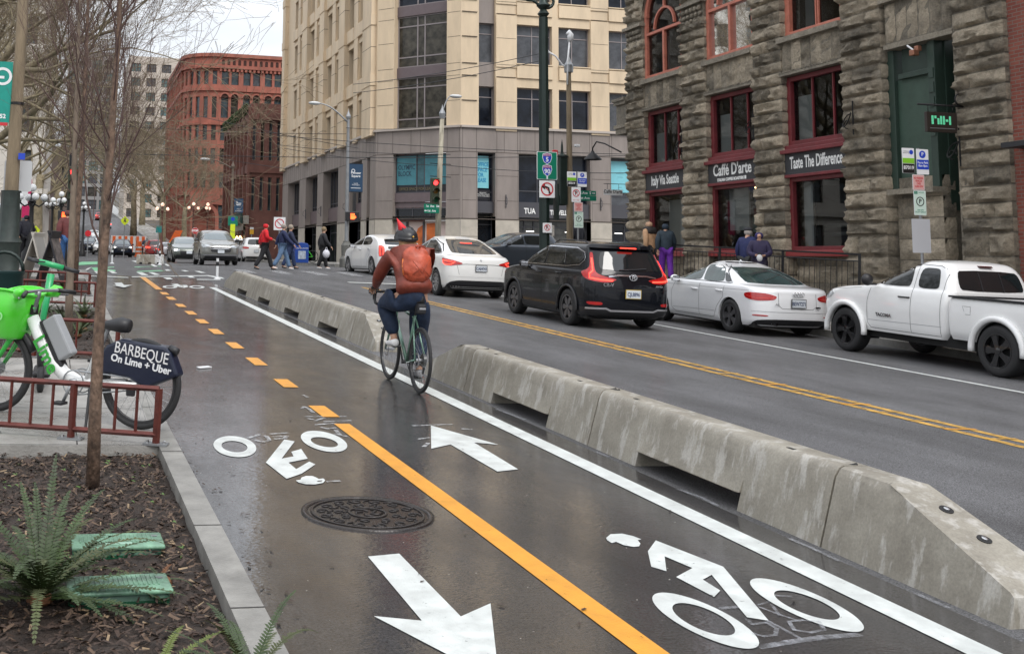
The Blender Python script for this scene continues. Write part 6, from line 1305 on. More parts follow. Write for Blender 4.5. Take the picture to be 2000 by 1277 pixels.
def inside(s, z, d, rz): return Matrix.Translation(FI @ Vector((s, z, d))) @ Matrix.Rotation(rz, 4, 'Z')
bI = bpy.data.objects['stone_building'].matrix_world
person('person with long copper hair and mustard top inside behind the middle shop window', Matrix.Translation(bI @ (FI @ Vector((6.45, 1.45, -.8)))) @ Matrix.Rotation(R(60), 4, 'Z'), 1.68, .1, .1, (.34, .17, .02), (.03, .03, .03), hair=(.25, .09, .03))
person('person with grey cap handing over a cup inside behind the right shop window', Matrix.Translation(bI @ (FI @ Vector((9.75, 1.55, -1.6)))) @ Matrix.Rotation(R(150), 4, 'Z'), 1.72, .1, .1, (.03, .035, .06), (.03, .03, .03), cap=(.25, .25, .26), hands='front')
# ---------------------------------------------------------------- cyclist
CM_ = GM(3.80, 11.42, 0, R(1))
def cyclist():
    CB = CM_ @ Matrix.Rotation(R(-3), 4, 'Y')
    t = thing('cyclist', 'cyclist in rust red jacket and black helmet with a red cone, seen from behind', 'person', CB); V = Vector
    hip = V((0, .14, 1.0)); ch = V((0, .27, 1.34)); nk = V((0, .34, 1.53)); hd = V((0, .39, 1.605)); top = V((0, .405, 1.665))
    L = {'shL': V((-.205, .34, 1.44)), 'elL': V((-.275, .50, 1.22)), 'wrL': V((-.245, .76, 1.075)), 'shR': V((.205, .34, 1.44)), 'elR': V((.275, .52, 1.22)), 'wrR': V((.225, .77, 1.075)),
         'hipL': V((-.11, .18, .985)), 'knL': V((-.19, .58, .90)), 'anL': V((-.125, .43, .52)), 'toeL': V((-.135, .60, .455)), 'hipR': V((.11, .18, .985)), 'knR': V((.16, .46, .60)), 'anR': V((.125, .34, .19)), 'toeR': V((.135, .50, .115))}
    J = {'pel': (hip, .13), 'ab': (V((0, .19, 1.16)), .115), 'ch': (ch, (.15, .11)), 'nk': (nk, .055), 'hd': (hd, .084), 'top': (top, .075), 'nose': (hd+V((0, .108, -.01)), .014), 'chin': (hd+V((0, .06, -.07)), .035), 'earL': (hd+V((-.088, .0, 0)), .016), 'earR': (hd+V((.088, .0, 0)), .016)}
    E_ = [('pel', 'ab'), ('ab', 'ch'), ('ch', 'nk'), ('nk', 'hd'), ('hd', 'top'), ('hd', 'nose'), ('hd', 'chin'), ('hd', 'earL'), ('hd', 'earR')]
    for s in 'LR':
        for k, r in (('sh', .058), ('el', .042), ('wr', .028), ('hip', .09), ('kn', .058), ('an', .038), ('toe', .035)): J[k+s] = (L[k+s], r)
        E_ += [('ch', 'sh'+s), ('sh'+s, 'el'+s), ('el'+s, 'wr'+s), ('pel', 'hip'+s), ('hip'+s, 'kn'+s), ('kn'+s, 'an'+s), ('an'+s, 'toe'+s)]; hand_joints(J, E_, s, L['wr'+s], (0, .9, -.25), .85, (0, -.1, -1))
    skin('body', J, E_, SKIN, t, 2, 'pel')
    rust = mat('rust jacket cloth', (.19, .034, .018), .55, var=.3, vs=5, bump=.7, bs=11); jean = mat('dark denim', (.010, .022, .052), .8, var=.35, vs=12, bump=.5, bs=18)
    C = {'hem': (V((0, .08, 1.02)), (.24, .18)), 'w': (V((0, .15, 1.14)), (.215, .155)), 'ch': (V((0, .24, 1.33)), (.225, .155)), 'up': (V((0, .30, 1.44)), (.19, .13)), 'col': (V((0, .345, 1.535)), .078)}; CE = [('hem', 'w'), ('w', 'ch'), ('ch', 'up'), ('up', 'col')]
    for s in 'LR':
        C['sh'+s] = (L['sh'+s]+V((0, -.01, 0)), .098); m_ = (L['sh'+s]+L['el'+s])/2; C['m'+s] = (m_, .086); C['el'+s] = (L['el'+s], .074); f = (L['el'+s]+L['wr'+s])/2; C['f'+s] = (f, .062); C['wr'+s] = (L['wr'+s]+V((0, -.02, 0)), .040); CE += [('up', 'sh'+s), ('sh'+s, 'm'+s), ('m'+s, 'el'+s), ('el'+s, 'f'+s), ('f'+s, 'wr'+s)]
    skin('jacket', C, CE, rust, t, 2, 'ch')
    P = {'w': (V((0, .13, 1.05)), (.20, .165)), 's': (V((0, .11, .97)), (.225, .17))}; PE = [('w', 's')]
    for s in 'LR':
        P['hip'+s] = (L['hip'+s]+V((0, .05, -.02)), .155); m_ = (L['hip'+s]+L['kn'+s])/2; P['m'+s] = (m_, .135); P['kn'+s] = (L['kn'+s], .112); f = (L['kn'+s]+L['an'+s])/2; P['f'+s] = (f+V((0, -.02, 0)), .095); P['an'+s] = (L['an'+s]+V((0, 0, .04)), .075); PE += [('s', 'hip'+s), ('hip'+s, 'm'+s), ('m'+s, 'kn'+s), ('kn'+s, 'f'+s), ('f'+s, 'an'+s)]
    skin('jeans', P, PE, jean, t, 2, 's')
    gl = mat('black glove', (.012, .012, .014), .7)
    for s in 'LR':
        GJ = {'wr'+s: (L['wr'+s]+V((0, -.03, .01)), .040)}; GE = []; hand_joints(GJ, GE, s, L['wr'+s], (0, .9, -.25), .85, (0, -.1, -1), 1.15); skin('glove', GJ, GE, gl, t, 1, 'wr'+s)
        a, q = L['an'+s], L['toe'+s]; d = q-a; skin('shoe', {'h': (a+V((0, -.045, -.035)), (.046, .048)), 'a': (a+V((0, .0, -.03)), (.05, .05)), 'b': (a+d*.55+V((0, 0, -.01)), (.052, .038)), 'c': (q+V((0, .03, .01)), (.048, .026))}, [('h', 'a'), ('a', 'b'), ('b', 'c')], WSHOE if s == 'L' else mat('grey shoe', (.25, .25, .26), .6), t, 2)
    hm = mat('blonde brown hair', (.22, .115, .045), .6, var=.45, vs=30, bump=.7, bs=40, stretch=(1, 1, .2))
    skin('hair', {'a': (hd+V((0, -.03, .03)), .105), 'b': (hd+V((.0, -.07, -.06)), (.115, .07)), 'c': (hd+V((-.02, -.105, -.13)), (.10, .045)), 'd': (hd+V((-.05, -.12, -.20)), (.05, .025))}, [('a', 'b'), ('b', 'c'), ('c', 'd')], hm, t, 2)
    hb = mat('black helmet shell', (.014, .014, .016), .35); k = MB(); pr = [(.122*math.cos(a), .105*math.sin(a)) for a in [i*math.pi/2/8 for i in range(9)]]; pr[-1] = (.001, .105)
    HM = Matrix.Translation(hd+V((0, -.002, .035))) @ Matrix.Rotation(R(8), 4, 'X') @ Matrix.Diagonal((1, 1.2, 1, 1)); k.lathe([(.116, -.035), (.130, -.03), (.131, -.005)]+[(x*1.03, z) for x, z in pr], 28, HM); h = k.obj('helmet', hb, t, 50)
    v = MB()
    for a in (-.055, 0, .055): v.tube([hd+V((a, -.10-.02*math.cos(a*20), .07)), hd+V((a, -.06, .125)), hd+V((a, .05, .143))], .010, 5)
    v.obj('helmet_vent', M_BLK, h, True); MB().ball(hd+V((.03, -.155, .035)), .011, 8).obj('helmet_dial', mat('amber dial', (.6, .35, .05), .4), h)
    MB().lathe([(.046, 0), (.048, .004), (.024, .07), (.002, .14)], 20, Matrix.Translation(hd+V((-.045, -.01, .115))) @ Matrix.Rotation(R(-28), 4, 'Y')).obj('cone', mat('red felt cone', (.72, .03, .04), .6), h, 50)
    # backpack rests on the back: a thing of its own
    b = thing('backpack', 'orange red crumpled backpack on the back of the cyclist', 'backpack', CB); om = mat('orange ripstop', (.40, .068, .03), .45, var=.35, vs=6, bump=1, bs=7); bm = bmesh.new(); bmesh.ops.create_uvsphere(bm, u_segments=40, v_segments=28, radius=1)
    for q in bm.verts:
        n = noise.fractal(Vector(q.co)*2.2+Vector((3, 1, 2)), 1, 2, 4)*.09; r_ = abs(noise.noise(Vector(q.co)*3.4))*.10; s_ = 1+n-r_; x, y, z = q.co
        x = math.copysign(abs(x)**.8, x); z = math.copysign(abs(z)**.75, z); q.co = Vector((x*.165*s_, y*.105*s_, z*.20*s_))
    me = bpy.data.meshes.new('pack'); bm.to_mesh(me); bm.free(); me.materials.append(om); me.polygons.foreach_set('use_smooth', [True]*len(me.polygons)); link('pack_body', me, b, 0, Matrix.Translation((.01, .08, 1.345)) @ Matrix.Rotation(R(-16), 4, 'X'))
    MB().tube([(-.135, .085, 1.41), (-.15, .06, 1.33), (-.14, .06, 1.24)], [.010, .012, .010], 6).obj('strap', mat('bright orange webbing', (.85, .25, .06), .5), b, True); MB().tube([(.0, .1, 1.53), (.03, .06, 1.55), (.06, .1, 1.53)], .010, 6).obj('grab_loop', om, b, True)
    m = MB()
    for pts in ([(-.08, -.055, 1.40), (.02, -.066, 1.27), (.11, -.052, 1.40)], [(-.08, -.05, 1.25), (.02, -.066, 1.33), (.12, -.045, 1.22)]): m.tube(pts, .005, 5)
    m.obj('cord', mat('dark orange cord', (.30, .05, .02), .6), b, True)
    for s in (-1, 1): MB().tube([(s*.12, .30, 1.53), (s*.14, .42, 1.48), (s*.14, .42, 1.36), (s*.13, .30, 1.22), (s*.10, .15, 1.17)], .016, 6).obj('shoulder_strap', om, b, True)
cyclist()
def road_bike():
    t = thing('road_bicycle', 'mint green road bicycle with drop bars and black saddle bag under the cyclist', 'bicycle', CM_); r = .345; wb = 1.04; V = Vector; fm = mat('mint green frame', (.14, .27, .20), .3, .2, coat=1); bb = V((0, .43, .275)); al = mat('dull alloy', (.35, .35, .36), .35, .9)
    m = MB(); m.tube([bb, (0, .22, .80)], .017, 8); m.tube([(0, .23, .77), (0, .86, .85)], .016, 8); m.tube([bb, (0, .88, .72)], .021, 8); m.tube([(0, .89, .66), (0, .85, .88)], .022, 8)
    for s in (-1, 1): m.tube([(s*.025, .40, .275), (s*.06, 0, r)], .010, 6); m.tube([(s*.015, .235, .76), (s*.06, 0, r)], .009, 6)
    m.obj('frame', fm, t, True); f = MB()
    for s in (-1, 1): f.tube([(s*.03, .90, .66), (s*.05, .93, .55), (s*.055, wb, r)], [.016, .014, .010], 8)
    f.box((0, .905, .665), (.10, .04, .04)); f.obj('fork', fm, t, True)
    for y in (0, wb):
        M = Matrix.Translation((0, y, r)) @ YC; w = MB(); w.tube([(math.cos(a)*(r-.018), math.sin(a)*(r-.018), 0) for a in [2*math.pi*i/44 for i in range(44)]], .018, 8, closed=True, M=M); w = w.obj('wheel', M_TYRE, t, True)
        q = MB(); q.ring(r-.03, r-.052, -.011, .011, 44, M); q.obj('rim', mat('dark rim', (.03, .03, .032), .35), w); h = MB(); h.lathe([(.018, -.05), (.018, .05)], 12, M); h.obj('hub', al, w)
        if y == 0: MB().ring(.034+.035, .02, .02, .05, 20, M).obj('cassette', mat('sprocket steel', (.10, .10, .10), .4, .8), w)
        MB().ring(.08, .06, -.042, -.038, 24, M).obj('brake_disc', al, w); sp = MB()
        for i in range(24): a = 2*math.pi*i/24; c = a+(.5 if i % 2 else -.5); z = .028 if i % 4 < 2 else -.028; sp.tube([M @ V((.018*math.cos(c), .018*math.sin(c), z)), M @ V(((r-.05)*math.cos(a), (r-.05)*math.sin(a), 0))], .0013, 3)
        sp.obj('spokes', al, w)
    tw = mat('bar tape', (.014, .014, .015), .7); b = MB(); b.tube([(0, .855, .89), (0, .84, .96), (0, .90, 1.0)], .014, 8)
    for s in (-1, 1): b.tube([(0, .90, 1.0), (s*.13, .905, 1.005), (s*.20, .90, 1.0), (s*.215, .96, 1.0), (s*.22, 1.0, .97), (s*.225, 1.0, .91), (s*.228, .96, .87), (s*.23, .87, .86)], [.014, .014, .016, .016, .016, .016, .016, .015], 8)
    b.obj('handlebar', tw, t, True)
    for s in (-1, 1): h = MB(); h.tube([(s*.218, .96, 1.01), (s*.218, 1.02, 1.04), (s*.218, 1.045, 1.075)], [.018, .020, .014], 8); h.tube([(s*.222, 1.04, 1.03), (s*.228, 1.06, .97), (s*.23, 1.04, .90)], .006, 5); h.obj('brake_lever', M_BLK, t, True)
    s_ = MB(); s_.tube([(0, .225, .78), (0, .185, .945)], .0135, 8); s_.obj('seat_post', M_BLK, t); sd = MB(); sd.tube([(0, .06, .965), (0, .12, .972), (0, .2, .965), (0, .32, .96)], [.05, .062, .035, .018], 10); sd.obj('saddle', M_BLK, t, True)
    bg_ = thing('saddle_bag', 'small black saddle bag hanging under the bicycle seat', 'bag', CM_); MB().box((0, .06, .88), (.10, .13, .11)).obj('bag_body', mat('black nylon', (.016, .016, .018), .7), bg_, bevel=.025); MB().box((0, -.008, .885), (.07, .006, .02)).obj('reflective_strip', mat('grey reflective strip', (.3, .3, .32), .3), bg_)
    k = MB(); k.ring(.095, .08, .035, .040, 28, Matrix.Translation(bb) @ YC); k.tube([bb+V((.05, 0, 0)), bb+V((.065, -.04, -.165))], .010, 6); k.tube([bb+V((-.05, 0, 0)), bb+V((-.065, .06, .158))], .010, 6); k.tube([bb+V((-.06, 0, 0)), bb+V((.06, 0, 0))], .02, 10)
    for a in range(5): q = a*1.2566; k.tube([bb+V((.038, 0, 0)), bb+V((.038, .085*math.cos(q), .085*math.sin(q)))], .007, 5)
    k.obj('crankset', M_BLK, t, True)
    for x, p in ((.11, bb+V((0, -.04, -.165))), (-.11, bb+V((0, .06, .158)))): MB().box((x, p.y, p.z), (.09, .08, .018)).obj('pedal', M_BLK, t, bevel=.004)
    MB().tube([(.038, .43, .365), (.035, .0, .385), (.035, -.035, .345), (.035, .0, .29), (.035, .02, .21), (.035, .05, .24), (.038, .43, .185)], .004, 4).obj('chain', al, t)
    d = MB(); d.tube([(.05, .0, .31), (.05, .01, .25), (.045, .03, .20)], [.016, .012, .010], 6); d.obj('derailleur', M_BLK, t, True)
road_bike()
# ================================================================ street furniture
M_IRON = mat('dark green iron', (.014, .026, .022), .4, .3, var=.2); M_BI = mat('black iron post', (.012, .012, .013), .45, .3); M_GALV = mat('galvanised steel', (.30, .31, .32), .45, .7, var=.15); M_WOODP = mat('weathered pole', (.20, .155, .10), .85, var=.4, vs=5, bump=.8, bs=30, stretch=(1, 1, .15))
M_SW = mat('sign white', (.72, .73, .74), .4); M_SG = mat('sign green', (.0, .17, .10), .35); M_SR = mat('sign red', (.50, .02, .03), .4); M_SB = mat('sign blue', (.01, .05, .45), .4); M_SK = mat('sign black', (.01, .01, .01), .4); M_SY = mat('sign lime', (.62, .75, .02), .4)
M_WIRE = mat('black cable', (.012, .012, .013), .5)
def zat(x, y, Y): return atY(x, y, Y).z
def at_px(x, Y, w=0, rz=0): u, v = pa(x, Y); return UM(u, v, w, rz)
FC_ = Matrix.Rotation(R(90), 4, 'X')          # plane facing the viewer (-y)
def face(o, x0, x1, z0, z1, d, m, name='sign_plate', r=0, t=.006):
    mb = MB(); w, h = x1-x0, z1-z0
    if r:
        P = []
        for cx, cz, a0 in ((x1-r, z0+r, -90), (x1-r, z1-r, 0), (x0+r, z1-r, 90), (x0+r, z0+r, 180)):
            for i in range(5): a = R(a0+22.5*i); P.append((cx+r*math.cos(a), cz+r*math.sin(a)))
        mb.prism(P, 0, t, Matrix.Translation((0, d, 0)) @ FC_)
    else: mb.box(((x0+x1)/2, d-t/2, (z0+z1)/2), (w, t, h))
    return mb.obj(name, m, o)
def stx(o, s, x, z, d, size, m, sx=1, bold=0): return text(s, size, m, o, Matrix.Translation((x, d, z)) @ FC_, sx=sx, bold=bold, ext=.001)
def arrow(o, x, z, d, s, m, rot=0):
    return MB().prism([(-.12, -.5), (.12, -.5), (.12, .05), (.32, .05), (0, .5), (-.32, .05), (-.12, .05)], 0, .002, Matrix.Translation((x, d, z)) @ FC_ @ Matrix.Rotation(rot, 4, 'Z') @ Matrix.Scale(s, 4)).obj('arrow', m, o)
def nring(o, x, z, d, r, m=M_SR, slash=True):
    M = Matrix.Translation((x, d, z)) @ FC_; k = MB(); k.ring(r, r*.80, 0, .003, 28, M)
    if slash: k.box((0, 0, .0045), (r*1.8, r*.15, .003), M @ Matrix.Rotation(R(-45), 4, 'Z'))
    return k.obj('prohibition_ring', m, o)
def pole(o, r0, r1, h, m, n=10, name='pole', x=0, y=0): return MB().tube([(x, y, -.2), (x, y, h)], [r0, r1], n).obj(name, m, o, 40)
def lamp_arm(o, z, dx, dz, dy=0, m=M_GALV, r=.045, head=.5, name='lamp_arm'):
    P = [Vector((0, 0, z))+Vector((dx*t, dy*t, dz*math.sin(t*math.pi/2))) for t in [i/8 for i in range(9)]]; a = MB().tube(P, [r*(1-.4*i/8) for i in range(9)], 6).obj(name, m, o, True)
    e = P[-1]; s = 1 if dx > 0 else -1; MB().ball((0, 0, 0), .12, 10, (2.6, 1.2, .75), Matrix.Translation(e+Vector((s*.22, 0, 0)))).obj('lamp_head', mat('pale lamp head', (.55, .56, .56), .4), a, True)
# ---- big green pole with highway sign
def green_pole():
    o = thing('street_light_pole', 'tall dark green street light pole with scrolled arms and highway signs', 'street light', at_px(1063, 32.2, .15)); Y = 32.2; z0 = o.matrix_world.translation.z; Z = lambda y: zat(1063, y, Y)-z0; K = .0160
    MB().lathe([(.21, -.3), (.21, .6), (.17, .7), (.165, 5), (.15, Z(35)), (.001, Z(35))], 8).obj('pole', M_IRON, o); MB().lathe([(.10, Z(35)), (.19, Z(28)), (.10, Z(20)), (.22, Z(12)), (.12, Z(4)), (.10, Z(-60)), (.001, Z(-60))], 12).obj('collar', M_IRON, o, 40)
    for s in (-1, 1):
        P = [(s*(.1+.9*t), 0, Z(15)+.95*t*t+.12*math.sin(t*7)) for t in [i/12 for i in range(13)]] if s < 0 else [(.1+.25*math.sin(t), 0, Z(15)+.2-.22*math.cos(t)) for t in [i*.4 for i in range(11)]]
        MB().tube(P, .05, 6).obj('scroll_arm', M_IRON, o, True)
    w = .34; a = face(o, -w, w, Z(352), Z(298), -.22, M_SW, 'highway_sign', .03); face(a, -w+.02, w-.02, Z(351), Z(299), -.228, M_SG, 'sign_field', .03)
    for y, t in ((311, '5'), (334, '90')):
        M = Matrix.Translation((0, -.236, Z(y))) @ FC_; P = [(-.13, .13), (0, .16), (.13, .13), (.145, .02), (.10, -.10), (0, -.17), (-.10, -.10), (-.145, .02)]; q = MB().prism(P, 0, .003, M @ Matrix.Scale(1.12, 4)).obj('shield_edge', M_SW, a); MB().prism(P, .003, .005, M).obj('shield', M_SB, a)
        MB().prism([(-.13, .07), (.13, .07), (.12, .13), (0, .16), (-.12, .13)], .005, .007, M).obj('shield_top', mat('shield violet', (.30, .06, .20), .4), a); text('INTERSTATE', .045, M_SW, a, M @ Matrix.Translation((0, .10, .0085)), sx=.8); text(t, .20, M_SW, a, M @ Matrix.Translation((0, -.04, .0065)), bold=.006)
    arrow(a, 0, Z(344.5), -.236, .20, M_SW); b = face(o, -.26, .26, Z(387), Z(354), -.22, M_SW, 'no_turn_sign', .02); nring(b, 0, Z(370.5), -.228, .21)
    MB().tube([(.08, -.23, Z(379)), (.05, -.23, Z(368)), (-.05, -.23, Z(366)), (-.08, -.23, Z(366))], .028, 4).obj('turn_arrow', M_SK, b); MB().prism([(0, .09), (0, -.09), (-.12, 0)], 0, .006, Matrix.Translation((-.07, -.226, Z(366))) @ FC_).obj('arrow_head', M_SK, b)
    c = face(o, -.16, .14, Z(455), Z(436), -.24, M_SW, 'no_parking_sign', .01); nring(c, -.01, Z(445), -.247, .10); stx(c, 'R', -.01, Z(445), -.2475, .15, M_SK, 1, .004); face(o, .16, .24, Z(462), Z(440), -.2, mat('sticker patch', (.35, .33, .3), .5, var=.9, vs=30), 'sticker')
    face(o, .28, .34, Z(430), Z(360), -.05, M_IRON, 'cabinet', 0, .3)
green_pole()
def corner_pole():
    Y = 36.5; o = thing('utility_pole', 'weathered brown utility pole with a white hooded pipe beside the tall green pole', 'utility pole', at_px(1113, Y, .15)); z0 = o.matrix_world.translation.z; Z = lambda y: zat(1113, y, Y)-z0
    pole(o, .13, .085, Z(135), M_WOODP); MB().lathe([(.16, Z(142)), (.17, Z(128)), (.10, Z(122)), (.03, Z(112)), (.001, Z(108))], 10).obj('finial', M_GALV, o); P = [(0, 0, Z(135)), (-.25, 0, Z(128)), (-.5, 0, Z(112)), (-.8, 0, Z(104))]; MB().tube(P, .035, 6).obj('lamp_arm', M_SW, o, True); MB().ball((-.95, 0, Z(103)), .1, 8, (2, 1, .6)).obj('lamp_head', M_SW, o, True)
    MB().tube([(-.1, -.1, Z(167)), (-.08, -.1, Z(120)), (.0, -.1, Z(80))], .035, 6).obj('white_pipe', M_SW, o, True); MB().tube([(.03, -.1, Z(82)), (.03, -.1, Z(70)), (-.03, -.1, Z(65)), (-.10, -.1, Z(69))], [.10, .12, .10, .06], 8).obj('pipe_hood', M_SW, o, True)
    MB().box((-.28, 0, Z(355)), (.30, .3, Z(308)-Z(400))).obj('signal_cabinet', M_IRON, o, bevel=.03); MB().lathe([(.22, Z(308)), (.24, Z(306)), (.05, Z(300)), (.04, Z(285)), (.001, Z(272))], 8, Matrix.Translation((-.28, 0, 0))).obj('cabinet_cap', M_IRON, o)
    MB().box((-.55, -.0, Z(300)), (.2, .12, .2)).obj('horn', M_SR, o, bevel=.03); MB().box((.25, -.1, Z(285)), (.2, .12, .10)).obj('camera', M_SW, o, bevel=.02)
    for i, (y, tx) in enumerate(((377, '1st Ave  S'), (387, '1st Ave'))):
        s = face(o, .1, .92, Z(y+5), Z(y-4.5), -.2-.02*i, M_SG, 'street_name_sign'); stx(s, tx, .46, Z(y), -.209-.02*i, .13, M_SW, 1, .003)
        if i == 0: arrow(s, .83, Z(y), -.209, .12, M_SW, R(-90))
    MB().span((-.2, -.1, Z(402)), (-1.0, .1, Z(383))).obj('green_box', M_IRON, o)
corner_pole()
def park_sign(label, px_, Y, X0, rows, base, zt):
    o = thing('parking_sign', label, 'sign', at_px(px_, Y, base)); z0 = o.matrix_world.translation.z; Z = lambda y: zat(px_, y, Y)-z0; k = X0
    MB().tube([(0, .03, -.3), (0, .03, Z(zt))], .028, 6).obj('post', M_GALV, o)
    for kind, x0, x1, y0, y1 in rows:
        a, b = (x0-px_)*k, (x1-px_)*k; c, d = Z(y1), Z(y0); h = d-c; w = b-a; m_ = (a+b)/2; zm = (c+d)/2; f = face(o, a, b, c, d, 0, M_SW, 'sign_plate', .015)
        if kind == 'zone':
            face(f, a+.005, b-.005, c+h*.40, c+h*.60, -.007, mat('lime green band', (.20, .50, .03), .4), 'sign_band', 0, .003); face(f, a+.005, b-.005, c+.005, c+h*.38, -.007, M_SK, 'sign_band', 0, .003); stx(f, '87019', m_, c+h*.22, -.0105, h*.20, M_SW, .95, .002)
            MB().ring(h*.09, .001, 0, .002, 16, Matrix.Translation((b-w*.24, -.0065, d-h*.16)) @ FC_).obj('pay_disc', M_SB, f); stx(f, 'Parking by\nphone or app', a+w*.36, d-h*.16, -.0065, h*.065, M_SK, .9)
        elif kind == 'pay':
            face(f, a+.005, b-.005, c+h*.20, c+h*.58, -.007, M_SB, 'sign_band', 0, .003); stx(f, 'Pay to Park\n8am–8pm', m_, c+h*.40, -.0105, h*.13, M_SW, .8, .001); MB().ring(h*.15, .001, 0, .002, 20, Matrix.Translation((m_, -.0065, d-h*.21)) @ FC_).obj('pay_disc', M_SB, f); stx(f, 'P', m_, d-h*.21, -.0088, h*.2, M_SW, 1, .002)
        elif kind == 'pink': 
            g = face(f, a+.008, b-.008, c+.008, d-.008, -.007, mat('sign pink', (.62, .36, .34), .4), 'sign_band', 0, .003); stx(f, 'NO PARKING\nVEHICLES\nOVER\n10,000 GVW', m_, zm, -.0105, h*.19, M_SR, .62, .001)
        elif kind == 'p':
            face(f, a+.006, b-.006, c+.006, d-.006, -.007, mat('sign pale green', (.55, .68, .60), .4), 'sign_band', 0, .003); face(f, a+.01, a+w*.3, d-h*.14, d-.01, -.0105, M_SG, 'hour_box', 0, .002); stx(f, '2', a+w*.17, d-h*.085, -.013, h*.10, M_SW); stx(f, 'HOUR', a+w*.62, d-h*.08, -.0105, h*.09, M_SG)
            MB().ring(h*.19, h*.155, 0, .003, 24, Matrix.Translation((m_, -.0105, zm+h*.06)) @ FC_).obj('ring', M_SK, f); stx(f, 'P', m_, zm+h*.06, -.0105, h*.25, M_SK, 1, .003); stx(f, '8AM–6PM\nEXCEPT SUNDAY', m_, c+h*.17, -.0105, h*.085, M_SG, .8)
        elif kind == 'nop': nring(f, m_, zm+h*.10, -.0075, w*.38); stx(f, 'P', m_, zm+h*.10, -.008, h*.38, M_SK, 1, .004); stx(f, 'ANY TIME', m_, c+h*.12, -.0075, h*.10, M_SR)
        elif kind == 'back': f.data.materials[0] = mat('blank sign back', (.58, .60, .63), .35, .3)
    return o
park_sign('parking sign post with five plates behind the bed of the white pickup', 1803, 17.2, .0092, [('zone', 1763, 1791, 291, 340), ('pay', 1796, 1824, 292, 341), ('pink', 1785, 1812, 342, 372), ('p', 1786, 1814, 373, 421), ('back', 1779, 1821, 428, 494)], .14, 290)
park_sign('smaller parking sign post at the far corner of the sandstone building', 1130, 31.6, .0160, [('zone', 1107, 1126, 336, 365), ('pay', 1129, 1148, 336, 365), ('nop', 1116, 1135, 366, 395), ('pink', 1121, 1139, 395.5, 413), ('p', 1121, 1140, 414, 445)], .14, 335)
# ---- pole with cobra lamp, banner and pedestrian signal
def steel_pole(label, px_, Y, ytop, lamp, banner, extra=None, base=.15, r=.11, m=M_GALV):
    o = thing('street_lamp', label, 'street lamp', at_px(px_, Y, base)); z0 = o.matrix_world.translation.z; Z = lambda y: zat(px_, y, Y)-z0; k = Y/FX*1.03/math.cos(R(13.5)) ; X = lambda x: (x-px_)*k
    pole(o, r, r*.65, Z(ytop), m); MB().lathe([(.33, -.2), (.33, .25), (.24, .4), (.26, .9), (.16, 1.05), (.16, 1.1)], 8).obj('pedestal', mat('cast base', (.12, .12, .11), .6, var=.3), o); MB().lathe([(r, Z(ytop)), (r*1.2, Z(ytop)+.1), (.03, Z(ytop)+.35), (.001, Z(ytop)+.5)], 8).obj('finial', m, o)
    if lamp: lamp_arm(o, Z(lamp[2]), X(lamp[0]), Z(lamp[1])-Z(lamp[2]), m=m)
    if banner:
        x0, x1, y0, y1 = [X(banner[0]), X(banner[1]), banner[2], banner[3]]; b = face(o, x0, x1, Z(y1), Z(y0), 0, mat('navy banner', (.01, .045, .10), .6), 'banner'); w = x1-x0; h = Z(y0)-Z(y1); m_ = (x0+x1)/2
        stx(b, 'Pioneer\nSquare', m_, Z(y1)+h*.62, -.008, h*.12, M_SW, 1, .004); stx(b, 'Seattle\nWashington', m_, Z(y1)+h*.27, -.008, h*.06, M_SW); face(b, x0+w*.15, x1-w*.15, Z(y1)+h*.12, Z(y1)+h*.14, -.008, M_SW, 'rule', 0, .003)
        MB().ring(h*.07, h*.045, 0, .003, 14, Matrix.Translation((m_-w*.2, -.008, Z(y1)+h*.75)) @ FC_).obj('swirl', M_SW, b)
        for z in (Z(y0)+.02, Z(y1)-.02): MB().tube([(0, 0, z), (x1, 0, z)], .018, 5).obj('banner_arm', M_BI, o)
    return o, X, Z
M_HAND = mat('lit orange hand', (1, .10, .02), emit=3); M_RLIT = mat('lit red signal', (1, .03, .03), emit=4)
def ped_signal(o, x0, x1, z0, z1, d=-.15):
    MB().box(((x0+x1)/2, d+.1, (z0+z1)/2), (x1-x0, .22, z1-z0)).obj('signal_box', M_BLK, o, bevel=.02); w = x1-x0; h = z1-z0; a = x0+w*.5; m = MB(); m.box((a, d-.02, z0+h*.35), (w*.3, .02, h*.32))
    for i in range(4): m.box((a-w*.12+i*w*.08, d-.02, z0+h*.66), (w*.055, .02, h*.32))
    m.box((a+w*.2, d-.02, z0+h*.42), (w*.09, .02, h*.22)); m.obj('lit_hand', M_HAND, o)
o, X, Z = steel_pole('grey lamp pole with navy banner and lit walk signal by the beige building entrance', 676, 52, 232, (618, 205, 240), (679, 706, 320, 374)); ped_signal(o, X(671), X(697), Z(432), Z(414), -.3); MB().box((X(690), 0, Z(395)), (.12, .2, .9)).obj('bracket', M_BLK, o)
o, X, Z = steel_pole('brown lamp pole with navy banner and green route sign beyond the crossing', 450, 66, 328, (405, 313, 330), (454, 471, 388, 415), m=mat('brown pole', (.12, .09, .07), .6))
a = face(o, X(443), X(461), Z(441), Z(422), -.12, M_SG, 'route_sign', .03); MB().ring(.12, .001, 0, .004, 16, Matrix.Translation((X(452), -.125, Z(428))) @ FC_).obj('shield', M_SB, a); arrow(a, X(452), Z(437), -.125, .2, M_SW)
b = MB().box((X(452), -.1, Z(452)), (.28, .12, .85)).obj('flag_holder', M_SY, o)
